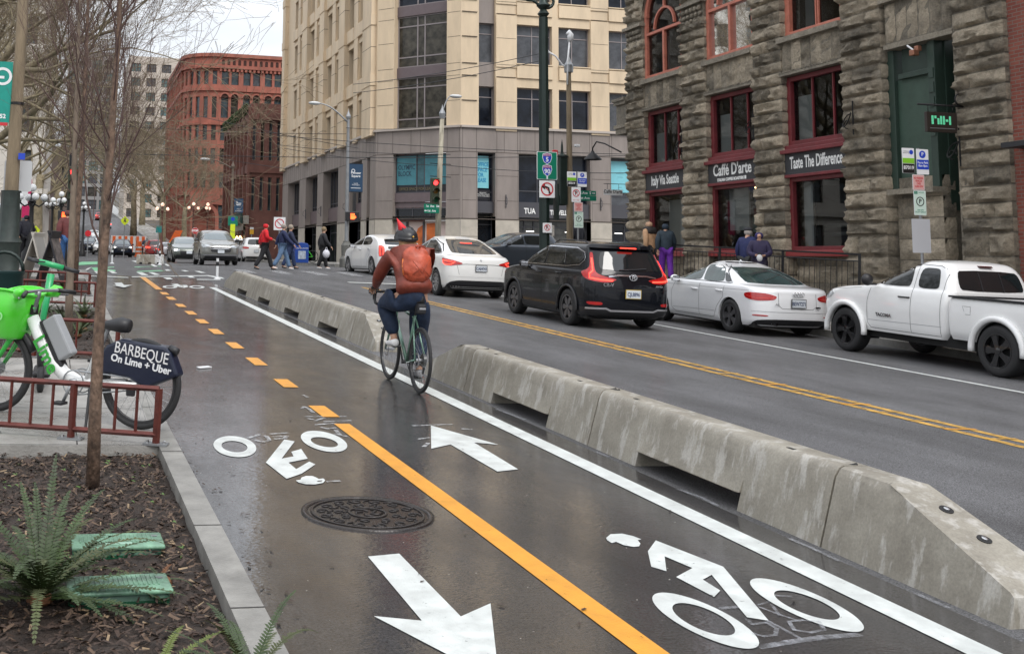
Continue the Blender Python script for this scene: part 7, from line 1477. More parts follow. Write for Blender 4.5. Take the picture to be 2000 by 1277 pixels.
def signal(o, x, z, d, s=1, lit=0, rz=0):
    M = Matrix.Translation((x, d, z)) @ Matrix.Rotation(rz, 4, 'Z'); h = MB().box((0, .08, 0), (.30*s, .22*s, .98*s), M).obj('signal_head', mat('olive housing', (.03, .04, .02), .5), o, bevel=.03)
    for i in range(3):
        zz = (.31-.31*i)*s; MB().lathe([(.105*s, 0), (.09*s, .02), (.001, .035)], 16, M @ Matrix.Translation((0, -.03*s, zz)) @ FC_).obj('signal_lens', M_RLIT if i == lit else mat('dark lens %d' % i, [(.1, .01, .01), (.12, .06, .01), (.01, .07, .03)][i], .2), h)
        v = MB(); v.ring(.125*s, .115*s, 0, .17*s, 16, M @ Matrix.Translation((0, -.03*s, zz)) @ FC_, R(0), R(180)); v.obj('visor', mat('olive housing', (.03, .04, .02)), h)
def wood_signal():
    Y = 48; o = thing('signal_pole', 'pale weathered pole with lit red traffic light and two green street name signs', 'signal pole', at_px(862, Y, .1)); z0 = o.matrix_world.translation.z; Z = lambda y: zat(862, y, Y)-z0; k = .0236; X = lambda x: (x-862)*k
    MB().tube([(-.22, 0, -.2), (-.1, 0, Z(330)), (0, 0, Z(230))], [.15, .13, .10], 8).obj('pole', mat('pale weathered pole', (.34, .31, .24), .85, var=.5, vs=6, stretch=(1, 1, .2)), o, True); MB().lathe([(.12, Z(232)), (.16, Z(222)), (.05, Z(212)), (.001, Z(204))], 8).obj('finial', M_GALV, o); lamp_arm(o, Z(218), X(880), Z(187)-Z(218), m=M_GALV, r=.035)
    signal(o, X(846), Z(375), -.2, 1.25); MB().tube([(X(842), -.05, Z(362)), (-.1, 0, Z(362))], .03, 5).obj('signal_arm', M_BLK, o)
    for i, (y, t) in enumerate(((404, '1st  Ave   S'), (413, '1st  Ave'))): s = face(o, X(823), X(853), Z(y+4.3), Z(y-4.3), -.25-.01*i, M_SG, 'street_name_sign'); stx(s, t, X(838), Z(y), -.258-.01*i, .15, M_SW, .8, .004); arrow(s, X(851) if i == 0 else X(826), Z(y), -.258-.01*i, .15, M_SW, R(-90 if i == 0 else 90))
    for y in (320, 345): MB().tube([(X(838), 0, Z(y)), (X(880), 0, Z(y+1))], .02, 5).obj('wire_bracket', M_BI, o)
wood_signal()
# ---- left side: leaning wooden pole with banner, iron base, blank sign
def left_pole():
    Y = 21.5; o = thing('banner_pole', 'mossy wooden pole with a teal banner and a blank grey sign at the left', 'utility pole', at_px(14, Y, .13)); z0 = o.matrix_world.translation.z; P = [(14, 540), (21, 400), (31, 230), (40, 100), (48, -60)]; W_ = [atY(x, y, Y)-o.matrix_world.translation for x, y in P]
    MB().tube([Vector((p.x, 0, p.z)) for p in W_], [.15, .13, .115, .105, .095], 12).obj('pole', M_WOODP, o, True); at = lambda x, y: (atY(x, y, Y)-o.matrix_world.translation)
    a, b = at(-30, 238), at(26, 122); f = face(o, a.x, b.x, a.z, b.z, .0, mat('teal banner', (.0, .25, .20), .6, var=.15), 'banner'); w = at(12, 150); r = MB()
    for cx, cz, q in ((w.x-.06, w.z, 1), (w.x-.30, w.z-.02, 1)): r.ring(.17, .12, 0, .004, 20, Matrix.Translation((cx, -.008, cz)) @ FC_)
    r.box((w.x-.18, -.012, w.z-.02), (.30, .006, .05), None); r.obj('swirl_mark', M_SW, f); t = at(8, 228); stx(f, '1852', t.x-.08, t.z, -.008, .11, M_SW, 1, .004); u_ = at(-4, 240); face(f, a.x, b.x-.05, a.z-.06, a.z, .0, M_SR, 'banner_hem')
    c, d = at(5, 372), at(63, 313); g = face(o, c.x, d.x, c.z, d.z, .22, mat('blank sign grey', (.50, .51, .52), .4), 'blank_sign', .04); e = at(43, 307); face(o, e.x-.06, e.x+.06, e.z-.06, e.z+.06, -.13, M_SB, 'sticker')
    h = at(20, 205); MB().ring(.125, .105, h.z, h.z+.05, 12, Matrix.Translation((at(34, 205).x, 0, 0))).obj('clamp', M_BI, o)
    MB().lathe([(.27, -.2), (.27, .35), (.21, .42), (.22, .95), (.25, 1.0), (.19, 1.1), (.17, 1.9), (.18, 1.95)], 8, Matrix.Translation((at(14, 520).x, 0, 0))).obj('iron_base', mat('grimy green iron', (.02, .03, .026), .6, var=.4, vs=6), o, 40)
left_pole()
o = thing('litter_bin', 'dark green rounded litter bin with a curved rail at the left edge', 'bin', at_px(8, 18.6, .13)); MB().lathe([(.30, 0), (.31, .55), (.33, .58), (.33, .62)], 20).obj('bin_body', mat('deep teal green', (.008, .03, .03), .45), o, 40); MB().tube([(.30*math.cos(a), 0, .62+.30*math.sin(a)) for a in [math.pi*i/10 for i in range(11)]], .03, 6).obj('bin_hood', M_IRON, o, True); MB().box((-.1, -.33, .3), (.08, .01, .05)).obj('label', M_SW, o)
def globe_lamp(label, px_, Y, ytop, n=5, m=M_BI, glow=None, first={}):
    u, v = pa(px_, Y); H = zat(px_, ytop, Y)-G(u, v).z-.1; k = (n, m.name); gm = mat('white globe', (.82, .83, .84), .25) if not glow else mat('lit peach globe', (1, .66, .50), .3, emit=.9)
    if k in first and abs(first[k][1]-H) < .35: return copy_tree(first[k][0], UM(u, v, .1, rnd.uniform(0, 1)), label, 'globe street lamps')
    o = thing('globe_lamp', label, 'street lamp', UM(u, v, .1), 'globe street lamps'); first[k] = (o, H); MB().lathe([(.28, 0), (.28, .3), (.16, .5), (.18, .9), (.09, 1.05), (.07, H-.5), (.12, H-.45), (.06, H-.35), (.05, H-.15)], 10).obj('post', m, o, 40)
    MB().ball((0, 0, H+.02), .14, 12).obj('globe', gm, o, True)
    for i in range(n-1):
        a = 2*math.pi*i/(n-1)+.3; c, s = math.cos(a), math.sin(a); MB().tube([(0, 0, H-.5), (c*.25, s*.25, H-.62), (c*.42, s*.42, H-.5), (c*.42, s*.42, H-.45)], .03, 5).obj('arm', m, o, True); MB().ball((c*.42, s*.42, H-.30), .13, 12).obj('globe', gm, o, True)
    return o
brn = mat('rust brown post', (.10, .03, .02), .5)
for lb, x, Y, yt, n, m_, gl in [('five globe lamp just right of the mossy wooden pole', 57, 40, 368, 5, M_BI, 0), ('five globe lamp above the red plaid jacket', 115, 58, 380, 5, M_BI, 0), ('globe lamp at the very left edge of the photo', 4, 38, 385, 5, M_BI, 0), ('small globe lamp beyond the slim trees, left of the avenue', 160, 90, 398, 5, M_BI, 0),
    ('three globe peach lamp left of the red building entrance', 314, 84, 400, 3, brn, 1), ('peach globe lamp in front of the entrance, left one of two', 375, 92, 399, 3, brn, 1), ('peach globe lamp in front of the entrance, right one of two', 403, 92, 396, 3, brn, 1), ('farthest small globe lamp on the left pavement of the hill', 98, 75, 390, 5, M_BI, 0)]: globe_lamp(lb, x, Y, yt, n, m_, gl)
def left_signal():
    Y = 37; o = thing('signal_pole', 'dark pole with a lit red signal and orange hand above the sandwich boards', 'signal pole', at_px(133, Y, .1)); z0 = o.matrix_world.translation.z; Z = lambda y: zat(133, y, Y)-z0; k = .0175
    pole(o, .13, .10, Z(300), M_BI); signal(o, .05, Z(358), -.2, 1.1); ped_signal(o, -.38, -.02, Z(431), Z(412), -.25); face(o, .0, .28, Z(443), Z(432), -.15, M_SW, 'button_sign')
left_signal()
def far_sign(name, label, px_, Y, y, kind):
    o = thing(name, label, 'sign', at_px(px_, Y, .1)); z0 = o.matrix_world.translation.z; z = zat(px_, y, Y)-z0; pole(o, .04, .04, z, M_GALV, 6, 'post'); M = Matrix.Translation((0, -.06, z)) @ FC_; k = Y/FX
    if kind == 'stop':
        P = [(k*6.3*math.cos(R(22.5+45*i)), k*6.3*math.sin(R(22.5+45*i))) for i in range(8)]; a = MB().prism([(x*1.08, y_*1.08) for x, y_ in P], 0, .01, M).obj('sign_plate', M_SW, o); MB().prism(P, .01, .016, M).obj('sign_field', M_SR, a); text('STOP', k*4.6, M_SW, a, M @ Matrix.Translation((0, 0, .017)), bold=.01)
    elif kind == 'disc': MB().ring(k*6, .001, 0, .02, 20, M).obj('sign_plate', mat('sign bright red', (.62, .02, .03), .4), o)
    elif kind == 'ped':
        P = [(0, k*9), (k*8, k*1), (k*6, -k*4), (0, -k*9), (-k*6, -k*4), (-k*8, k*1)]; a = MB().prism(P, 0, .01, M).obj('sign_plate', M_SY, o); q = MB(); q.ring(k*1.2, .001, .01, .015, 8, M @ Matrix.Translation((0, k*3.6, 0))); q.prism([(-k*1.5, k*2), (k*1.5, k*2), (k*2.2, -k*3.5), (k*.8, -k*3.5), (0, -k*.5), (-k*1.4, -k*3.5), (-k*2.4, -k*3)], .01, .015, M); q.obj('walker_symbol', M_SK, a)
    elif kind == 'green': MB().box((0, 0, 0), (k*11, k*13, .02), M).obj('sign_plate', mat('teal sign', (.0, .20, .20), .4), o)
    elif kind == 'yellow': MB().box((0, 0, 0), (k*8, k*9, .02), M).obj('sign_plate', mat('sign amber', (.62, .33, .02), .4), o); MB().box((0, k*7, 0), (k*7, k*4, .02), M).obj('sign_plate', M_SW, o)
far_sign('stop_sign', 'red octagonal stop sign in front of the red building entrance', 379, 62, 451, 'stop'); far_sign('round_sign', 'plain red disc sign on the left side of the avenue', 170, 75, 456, 'disc'); far_sign('pedestrian_sign', 'lime yellow pedestrian sign over the distant avenue', 241, 95, 431, 'ped'); far_sign('route_sign', 'small teal sign beside the three globe peach lamp', 308, 80, 448, 'green'); far_sign('parking_sign', 'amber and white sign before the old warehouse shops', 490, 80, 453, 'yellow'); far_sign('yellow_sign', 'lime yellow sign behind the person in black on the left', 67, 52, 450, 'ped')
o = thing('no_turn_sign', 'white sign with red ring behind the grey haired walker', 'sign', at_px(544, 56, .15)); z0 = o.matrix_world.translation.z; pole(o, .03, .03, zat(544, 437, 56)-z0, M_GALV, 6, 'post'); z = zat(544, 437, 56)-z0; f = face(o, -.3, .3, z-.33, z+.33, -.04, M_SW); nring(f, 0, z, -.05, .25)
# ---- newspaper box, bicycle, delineators, barrels, blocks
o = thing('newspaper_box', 'blue mailbox shaped box with a pale poster on the far pavement', 'mailbox', at_px(587, 57, .14)); m = MB(); m.prism([(-.36, 0), (.36, 0), (.36, .9), (.3, 1.0), (.0, 1.06), (-.3, 1.0), (-.36, .9)], -.3, .3, FC_); m.obj('box_body', mat('postal blue', (.01, .05, .26), .4), o, bevel=.02); face(o, -.2, .2, .2, .62, -.31, mat('pale poster', (.35, .40, .48), .5, var=.4, vs=9), 'poster'); stx(o, 'UNITED STATES', 0, .75, -.31, .09, M_SW); 
def simple_bike(label, M, fm, name='parked_bicycle'):
    t = thing(name, label, 'bicycle', M); r = .33; m = MB(); bb = (0, .42, .28); m.tube([bb, (0, .25, .75)], .018, 6); m.tube([(0, .27, .68), (0, .82, .80)], .02, 6); m.tube([bb, (0, .84, .65)], .024, 6); m.tube([(0, .86, .6), (0, .80, .98)], .02, 6)
    for s in (-1, 1): m.tube([bb, (s*.05, 0, r)], .012, 5); m.tube([(0, .27, .70), (s*.05, 0, r)], .010, 5); m.tube([(s*.03, .85, .62), (s*.05, 1.05, r)], .014, 5)
    m.obj('frame', fm, t, True); MB().tube([(-.28, .78, 1.0), (0, .82, 1.0), (.28, .78, 1.0)], .018, 6).obj('handlebar', M_BLK, t, True); MB().tube([(0, .12, .86), (0, .3, .86)], [.07, .03], 8).obj('saddle', M_BLK, t, True)
    for y in (0, 1.05): MB().tube([(0, y+math.cos(a)*(r-.02), r+math.sin(a)*(r-.02)) for a in [2*math.pi*i/24 for i in range(24)]], .022, 6, closed=True).obj('wheel', M_TYRE, t, True)
    MB().tube([(-.12, .95, .8), (.12, .95, .8)], .12, 8).obj('basket', fm, t, True)
lime = mat('lime green plastic', (.07, .62, .05), .32); simple_bike('lime green bicycle standing by the blue box on the far pavement', at_px(610, 57.5, .14, R(60)), lime); simple_bike('lime green bicycle by the beige building behind the white crossover', at_px(962, 51.5, .14, R(-80)), lime)
o = thing('delineator_post', 'white flexible post with a dark band standing just before the barrier end', 'post', UM(*gp(424, 546))); MB().lathe([(.10, 0), (.10, .03), (.04, .06), (.04, .62)], 10).obj('post', M_SW, o, 40); MB().ring(.044, .03, .40, .52, 12).obj('band', M_BLK, o)
for x, Y, lb in ((312, 50, 'white flexible post right of the concrete blocks across the crossing'), (219, 52, 'white flexible post in front of the oncoming dark blue car')): copy_tree(o, UM(*pa(x, Y)), lb)
for i, (x, lb) in enumerate(((285, 'short grey concrete block across the crossing, left one'), (302, 'short whitish concrete block across the crossing, right one'))):
    o = thing('concrete_block', lb, 'barrier', UM(*pa(x, 52), 0, R(80))); m = MB(); m.prism([(-.22, 0), (.22, 0), (.13, .45), (-.13, .45)], -.42, .42, FC_); m.obj('block_body', M_BAR if i == 0 else mat('whitish concrete', (.5, .5, .49), .6, var=.3), o, bevel=.03); MB().box((0, -.2, .05), (.5, .12, .1)).obj('slot', M_HOLE, o); MB().box((0, .2, .05), (.5, .12, .1)).obj('slot', M_HOLE, o)
om = mat('safety orange', (.75, .13, .02), .5)
o = None
for x, Y, lb in ((270, 112, 'orange traffic barrel in the distance, left one'), (292, 106, 'orange traffic barrel in the distance by the dark car'), (260, 120, 'orange traffic barrel in the distance nearest the lime sign')):
    if o is None: o = thing('traffic_barrel', lb, 'traffic barrel', UM(*pa(x, Y)), 'orange barrels at the road works'); MB().lathe([(.42, 0), (.42, .1), (.33, .12), (.27, 1.5), (.001, 1.52)], 14).obj('barrel_body', om, o, 40); MB().ring(.325, .2, .45, .6, 14).obj('stripe', M_SW, o); MB().ring(.315, .2, .85, 1.0, 14).obj('stripe', M_SW, o)
    else: copy_tree(o, UM(*pa(x, Y)), lb, 'orange barrels at the road works')
o = thing('road_work_fence', 'orange and white road work fence far up the avenue', 'fence', UM(*pa(250, 118))); m = MB()
for i in range(6): m.box((-1.5+i*.6, 0, 1.2), (.3, .06, 1.6))
m.obj('orange_panel', om, o); m = MB(); m.box((0, .05, 1.2), (3.6, .05, 1.7)); m.obj('white_panel', M_SW, o); MB().box((0, .08, .2), (3.6, .1, .4)).obj('fence_foot', M_BI, o)
o = thing('orange_flag', 'slanted orange sheet sticking up behind the silver car', 'flag', UM(*pa(338, 90))); MB().prism([(-.5, 1.1), (.2, 1.1), (.7, 2.3), (.1, 2.3)], -.02, .02, FC_).obj('sheet', om, o); MB().tube([(-.3, 0, 0), (-.3, 0, 1.2)], .03, 5).obj('stand', M_BI, o)
# ---- building mounted pieces
def mounted():
    P = atX(1216, 292, 17.9); o = thing('gooseneck_lamp', 'black gooseneck wall lamp at the corner of the sandstone building', 'wall lamp', Matrix.Translation((17.5, 35.2, P.z))); MB().tube([(.35, -1.3, -.1), (.1, -.6, .25), (0, -.2, .35), (-.05, 0, .15), (-.05, 0, 0)], .025, 6).obj('arm', M_BI, o, True); MB().lathe([(.05, .05), (.08, -.02), (.30, -.22), (.31, -.26)], 16, Matrix.Translation((-.05, 0, 0)), cap=False).obj('lamp_shade', M_BI, o, 40)
    a = atY(1179, 370, 35.6); b = atY(1216, 382, 35.6); o = thing('hanging_sign', 'small white hanging cafe sign on a wire bracket at the building corner', 'sign', Matrix.Translation(((a.x+b.x)/2, 35.6, (a.z+b.z)/2))); w = (b.x-a.x)/2; h = (a.z-b.z)/2
    face(o, -w, w, -h, h, 0, M_SW); stx(o, 'Caffé D\'arte', 0, .02, -.008, .17, M_SK, .85, .002); m = MB(); m.tube([(-w, 0, h+.2), (w+.3, 0, h+.2)], .012, 5); m.tube([(-w*.6, 0, h), (-w*.6, 0, h+.2)], .008, 4); m.tube([(w*.6, 0, h), (w*.6, 0, h+.2)], .008, 4); m.obj('bracket', M_BI, o)
    M = bI @ FS; o = thing('hanging_sign', 'dark hanging sign with bright green letter blocks by the green doorway', 'sign', Matrix.Translation(M @ Vector((14.38, 4.75, .55)))); w = .42
    MB().box((0, 0, 0), (.75, .07, .42)).obj('sign_board', mat('dark sign board', (.03, .022, .018), .5), o, bevel=.012); gm = mat('lit green letters', (.12, .62, .34), emit=.25); x = -.26
    for ww, z0, z1 in ((.05, -.06, .12), (.05, .06, .12), (.045, -.06, .07), (.045, -.06, .12), (.045, -.06, .12), (.06, -.0, .05), (.045, -.06, .12)): MB().box((x+ww/2, -.042, (z0+z1)/2+.01), (ww, .012, z1-z0)).obj('letter', gm, o, bevel=.006); x += ww+.022
    MB().box((0, -.04, -.13), (.6, .008, .02)).obj('small_line', mat('grey line', (.15, .15, .15)), o)
    m = MB(); m.tube([(-.55, 0, .36), (.6, 0, .36), (.75, 0, .30)], .022, 6); m.tube([(-.3, 0, .2), (-.3, 0, .36)], .01, 4); m.tube([(.3, 0, .2), (.3, 0, .36)], .01, 4); m.tube([(.5+.13*math.cos(t), 0, .5+.13*math.sin(t)) for t in [i*.6 for i in range(10)]], .016, 5); m.obj('scroll_bracket', M_BI, o, True)
    o = thing('wall_floodlight', 'small copper coloured twin floodlight over the green doorway', 'lamp', Matrix.Translation(M @ Vector((13.2, 6.45, .1)))); MB().box((0, 0, 0), (.16, .14, .13)).obj('lamp_body', mat('copper', (.35, .16, .10), .4, .6), o, bevel=.02); MB().box((.1, 0, .1), (.12, .12, .12)).obj('lamp_body', mat('copper', (.35, .16, .10)), o, bevel=.02); MB().tube([(0, .2, .2), (0, 0, .05)], .02, 5).obj('bracket', M_SW, o)
mounted()
def rail_fence():
    o = thing('iron_railing', 'black iron railing with thin bars in front of the shop windows', 'railing', Matrix.Translation(GO)); A = atX(1308, 500, 17.25); B = atX(1679, 500, 17.25); f = lambda P: ((P-GO).dot(GU), (P-GO).dot(GV)); (u0, v0), (u1, v1) = f(A), f(B); g = lambda t, w: G(u0+(u1-u0)*t, v0+(v1-v0)*t, .6+w)-GO
    m = MB(); m.tube([g(0, 1.08), g(1, 1.08)], .022, 6); m.tube([g(0, .93), g(1, .93)], .014, 4); m.tube([g(0, .12), g(1, .12)], .014, 4); m.obj('rail', M_BI, o)
    for t in (0, .32, .66, 1): MB().tube([g(t, -.1), g(t, 1.1)], .04, 4).obj('post', M_BI, o)
    n = 42
    for i in range(1, n):
        if i % 14: MB().tube([g(i/n, .12), g(i/n, .93)], .009, 4).obj('bar', M_BI, o)
rail_fence()
# ---- overhead wires: spans across the crossing at tram wire height
def wire(x0, y0, x1, y1, Y0, Y1, lb, r=.013, sag=.12):
    a, b = atY(x0, y0, Y0), atY(x1, y1, Y1); o = thing('overhead_wire', lb, 'wire', Matrix.Translation(a), 'overhead trolley wires'); d = b-a; MB().tube([d*t+Vector((0, 0, -sag*4*t*(1-t))) for t in [i/10 for i in range(11)]], r, 4, cap=False).obj('cable', M_WIRE, o); return o
for p in [(200, 300, 1240, 304, 42, 40), (540, 265, 1240, 302, 47, 40), (540, 283, 880, 302, 49, 47), (555, 290, 862, 324, 52, 48), (690, 165, 1060, 104, 46, 36), (690, 182, 1060, 118, 46, 36), (676, 250, 862, 245, 52, 48), (860, 322, 1240, 338, 48, 40), (300, 205, 700, 290, 60, 50), (230, 270, 560, 330, 70, 60), (150, 240, 676, 262, 44, 52)]: wire(*p, 'thin black overhead wire strung across the crossing')
# ---- sandwich boards
def aboard(label, px_, Y, h, rz, m1, m2):
    u, v = pa(px_, Y); o = thing('sandwich_board', label, 'sandwich board', UM(u, v, .13, rz))
    for s in (-1, 1):
        M = Matrix.Translation((0, s*.30, 0)) @ Matrix.Rotation(s*R(17), 4, 'X'); b = MB().box((0, 0, h/2), (.62, .03, h), M).obj('board', m1, o, bevel=.01); MB().box((0, s*.018, h*.52), (.52, .008, h*.78), M).obj('board_face', m2, b)
    MB().box((0, 0, h*.45), (.02, .28, .015)).obj('brace', M_BI, o)
chalk = mat('chalk drawing', (.10, .085, .08), .7, var=.9, vs=7)
aboard('pale framed sandwich board at the left behind the green handlebar', 72, 27.5, 1.15, R(68), mat('pale board edge', (.5, .47, .42), .6), mat('grey board face', (.30, .29, .27), .6)); aboard('black sandwich board with colourful chalk face beside the red plaid jacket', 104, 26.5, 1.22, R(72), mat('black board', (.015, .015, .02), .5), chalk)
# ---- bike corral railings on the pavement
M_RR = mat('rust red painted steel', (.105, .022, .015), .42, .2, var=.3, vs=14, bump=.2, bs=50)
def corral(label, u1, v1, u0, v0, h=.40, posts=(0, .5, 1), n=4, w=.13):
    a = G(u1, v1, w); b = G(u0, v0, w); o = thing('bike_corral_railing', label, 'railing', Matrix.Translation(a), 'low rust red railings round the planters'); d = b-a; N_ = GN
    for z in (h, .07): MB().tube([d*t+N_*z for t in (0, 1)], .020, 4).obj('rail', M_RR, o)
    k = (len(posts)-1)*n
    for t in posts:
        p = MB(); p.tube([d*t, d*t+N_*(h+.0)], .026, 4); p = p.obj('post', M_RR, o); q = MB(); e = d.normalized(); M = Matrix((e, GN.cross(e), GN)).transposed().to_4x4(); M.translation = d*t; q.box((0, 0, .008), (.17, .09, .012), M); q.obj('foot_plate', M_GALV, p)
        for s in (-1, 1): MB().lathe([(.012, .01), (.012, .03), (.001, .034)], 6, M @ Matrix.Translation((s*.06, 0, 0))).obj('bolt', M_BOLT, p)
    for i in range(1, k*1):
        if i % n: MB().tube([d*(i/k)+N_*.07, d*(i/k)+N_*h], .011, 4).obj('bar', M_RR, o)
corral('low rust red railing nearest the viewer, in front of the green and white bicycle', .74, 8.02, -.98, 8.62, .385, (0, .335, .67, 1), 4)
corral('low rust red railing behind the green and white bicycle', .70, 12.55, -1.05, 13.0, .42); corral('third low rust red railing, beyond the small ferns', .70, 19.6, -1.2, 19.9, .42); corral('farthest low rust red railing beside the sandwich boards', .68, 22.6, -1.2, 22.8, .42)

o = thing('hanging_banner', 'white and magenta vertical banner just right of the mossy pole', 'banner', UM(*pa(44, 60), 0)); z0 = o.matrix_world.translation.z; Z = lambda y: zat(44, y, 60)-z0
face(o, -.20, .12, Z(402), Z(350), 0, M_SW, 'banner_cloth'); face(o, .12, .30, Z(402), Z(350), 0, mat('magenta cloth', (.50, .01, .10), .6), 'banner_cloth'); face(o, -.16, .30, Z(425), Z(402), 0, mat('magenta cloth', (.50, .01, .10)), 'banner_cloth'); MB().tube([(-.24, .05, 0), (-.24, .05, Z(345))], .05, 6).obj('banner_post', M_BI, o)
# ================================================================ planting beds
def soil(v0, v1, u0=-1.5, u1=.76):
    m = MB(); nu, nv = int((u1-u0)/.07), int((v1-v0)/.07) if v1-v0 < 12 else 60; vs = []
    for j in range(nv+1):
        for i in range(nu+1):
            u = u0+(u1-u0)*i/nu; v = v0+(v1-v0)*j/nv; e = min(1, (u1-u)/.1, (v1-v)/.15+.2); vs.append(G(u, v, .055+.03*noise.noise(Vector((u*3, v*3, 0)))+.022*noise.noise(Vector((u*17, v*17, 4)))+.025*max(0, 1-e)*0))
    m.add(vs, [(j*(nu+1)+i, j*(nu+1)+i+1, (j+1)*(nu+1)+i+1, (j+1)*(nu+1)+i) for j in range(nv) for i in range(nu)]); return struct(m.obj('planting_soil', mat('dark wet soil', (.030, .019, .013), .75, var=.5, vs=18, bump=1, bs=55), None, True))
soil(-1, 8.0); soil(12.7, 19.8); soil(22.4, 28.5)
def chips(name, n, v0, v1, cols, size=(.012, .035)):
    for ci, c in enumerate(cols):
        m = MB()
        for _ in range(int(n*c[1])):
            u = rnd.uniform(-1.4, .74); v = v0+(v1-v0)*rnd.random(); l = rnd.uniform(*size); M = Matrix.Translation(G(u, v, .068+.03*noise.noise(Vector((u*3, v*3, 0)))+.02*noise.noise(Vector((u*17, v*17, 4)))+rnd.uniform(0, .012))) @ Euler((rnd.uniform(-.5, .5), rnd.uniform(-.5, .5), rnd.uniform(0, 6.3))).to_matrix().to_4x4()
            m.add([(-l, -l*.28, 0), (l*.9, -l*.2, .002), (l, l*.25, .0), (-l*.8, l*.3, .003)], [(0, 1, 2, 3)], M)
        o = m.obj(name, mat('mulch %d' % ci, c[0], .7, var=.3, vs=30)); tag(o, c[2], name.replace('_', ' ')); o['kind'] = 'stuff'
chips('bark_mulch', 16000, 2.8, 8.0, [((.045, .026, .017), .62, 'dark brown bark mulch covering the near planting bed'), ((.10, .062, .038), .25, 'reddish bark chips mixed through the near planting bed'), ((.24, .17, .10), .05, 'pale straw coloured wood chips scattered on the near bed')], (.008, .028))
chips('bark_mulch', 3500, 12.8, 19.7, [((.07, .04, .026), 1, 'brown bark mulch in the second planting bed')], (.015, .04))
def sprouts(n):
    m = MB()
    for _ in range(n):
        u = rnd.uniform(-.9, .72); v = rnd.uniform(5.5, 7.9); P = G(u, v, .08)
        for k in range(4): a = rnd.uniform(0, 6.3); m.add([P, P+Vector((math.cos(a)*.012, math.sin(a)*.012, .012)), P+Vector((math.cos(a)*.03, math.sin(a)*.03, .012)), P+Vector((math.cos(a+.4)*.015, math.sin(a+.4)*.015, .010))], [(0, 1, 2, 3)])
    o = m.obj('weeds', mat('weed green', (.08, .16, .03), .6)); tag(o, 'tiny green weeds sprinkled over the near bark mulch', 'weeds'); o['kind'] = 'stuff'
sprouts(70)
# ---- utility boxes
def ubox(label, u, v, rz):
    o = thing('utility_box', label, 'utility box', GM(u, v, .005, rz), 'green ground boxes'); gm = mat('weathered green lid', (.14, .27, .18), .32, var=.6, vs=6, bump=.2); gd = mat('green box side', (.012, .085, .04), .35)
    MB().box((0, 0, .045), (.43, .22, .11)).obj('box_body', gd, o, bevel=.03); MB().box((0, 0, .105), (.445, .235, .02)).obj('lid', gm, o, bevel=.008); m = MB()
    for i in range(18): m.box((-.18+i*.0205, .025, .1165), (.008, .14, .004))
    m.obj('lid_rib', gm, o); MB().box((.0, -.075, .117), (.13, .035, .004)).obj('lid_label', mat('faded green', (.26, .42, .32), .4), o); MB().box((.18, .04, .118), (.03, .015, .005)).obj('latch', M_GALV, o); return o
ubox('green ribbed utility box lid nearest the viewer in the bark mulch', .33, 5.10, R(3)); ubox('green ribbed utility box lid farther back, partly behind the fern', .36, 5.76, R(1))
# ---- ferns
M_FERN = mat('fern green', (.032, .054, .014), .55, var=.5, vs=5); M_FERND = mat('fern dull green', (.062, .075, .024), .6, var=.4, vs=5); M_FERNB = mat('dead frond', (.16, .07, .03), .8, var=.4)
def frond(parent, az, el, ln, droop, m, w=.055, n=36, lean=0):
    P = []; p = Vector((0, 0, 0)); e = el
    for i in range(n+1):
        P.append(p.copy()); e -= droop/n*(.4+1.2*i/n); p = p+Vector((math.cos(az)*math.cos(e), math.sin(az)*math.cos(e), math.sin(e)))*ln/n
    mb = MB(); mb.tube([P[i] for i in range(0, n+1, 2)], [.0035*(1-i/(n+2))+.0008 for i in range(0, n+1, 2)], 3, cap=False)
    for i in range(3, n):
        t = i/n; d = (P[i+1]-P[i-1]).normalized(); s = d.cross(Vector((0, 0, 1))); s = s.normalized() if s.length > .05 else Vector((math.sin(az), -math.cos(az), 0)); up_ = s.cross(d); l = w*min(1, (t+.12)*3)*(1-t)**.55*rnd.uniform(.8, 1.1); b = ln/n*.62
        for sg in (-1, 1):
            q = P[i]; tip = q+(s*sg*.93+d*.36+up_*rnd.uniform(-.15, .28)).normalized()*l; mid = (q+tip)/2; mb.add([q-d*b*.5, q+d*b*.5, mid+d*b*.8, tip, mid-d*b*.55], [(0, 1, 2, 3, 4)])
    return mb.obj('frond', m, parent)
def fern(name, label, u, v, n, ln, w=.08, elr=(.35, 1.35), mats=(M_FERN, M_FERND), group=None, wd=.055, extra=()):
    o = thing(name, label, 'fern', Matrix.Translation(G(u, v, w)), group)
    for i in range(n): frond(o, 2*math.pi*i/n+rnd.uniform(-.2, .2), rnd.uniform(*elr), ln*rnd.uniform(.7, 1.1), rnd.uniform(.7, 1.5), mats[rnd.random() < .35], wd)
    for az, el, l, d in extra: frond(o, az, el, l, d, M_FERN, wd*.9)
    MB().ball((0, 0, 0), .05, 8, (1.2, 1.2, .6)).obj('crown', M_FERNB, o); return o
fern('sword_fern', 'large sword fern with long dark fronds beside the green boxes', *[k*.955 for k in gp(78, 1170)], 36, .62, extra=[(R(82), 1.25, .62, .35), (R(60), .9, .66, .8), (R(40), .7, .60, .7), (R(-15), .25, .62, .5), (R(-35), .15, .6, .35), (R(12), .3, .6, .6), (R(170), .4, .6, .9), (R(-60), .4, .5, .8), (R(25), .55, .62, .7), (R(110), 1.1, .55, .5), (R(98), 1.0, .56, .4)], elr=(.05, 1.05))
fern('sword_fern', 'fern at the bottom edge of the photo overhanging the pale kerb', .72, 4.02, 16, .40, elr=(.5, 1.3), wd=.04); fern('sword_fern', 'yellowish fern frond clump at the bottom edge left of the kerb', .40, 4.1, 10, .34, elr=(.1, .9), mats=(mat('yellow green frond', (.10, .13, .025), .6), M_FERN), wd=.035)
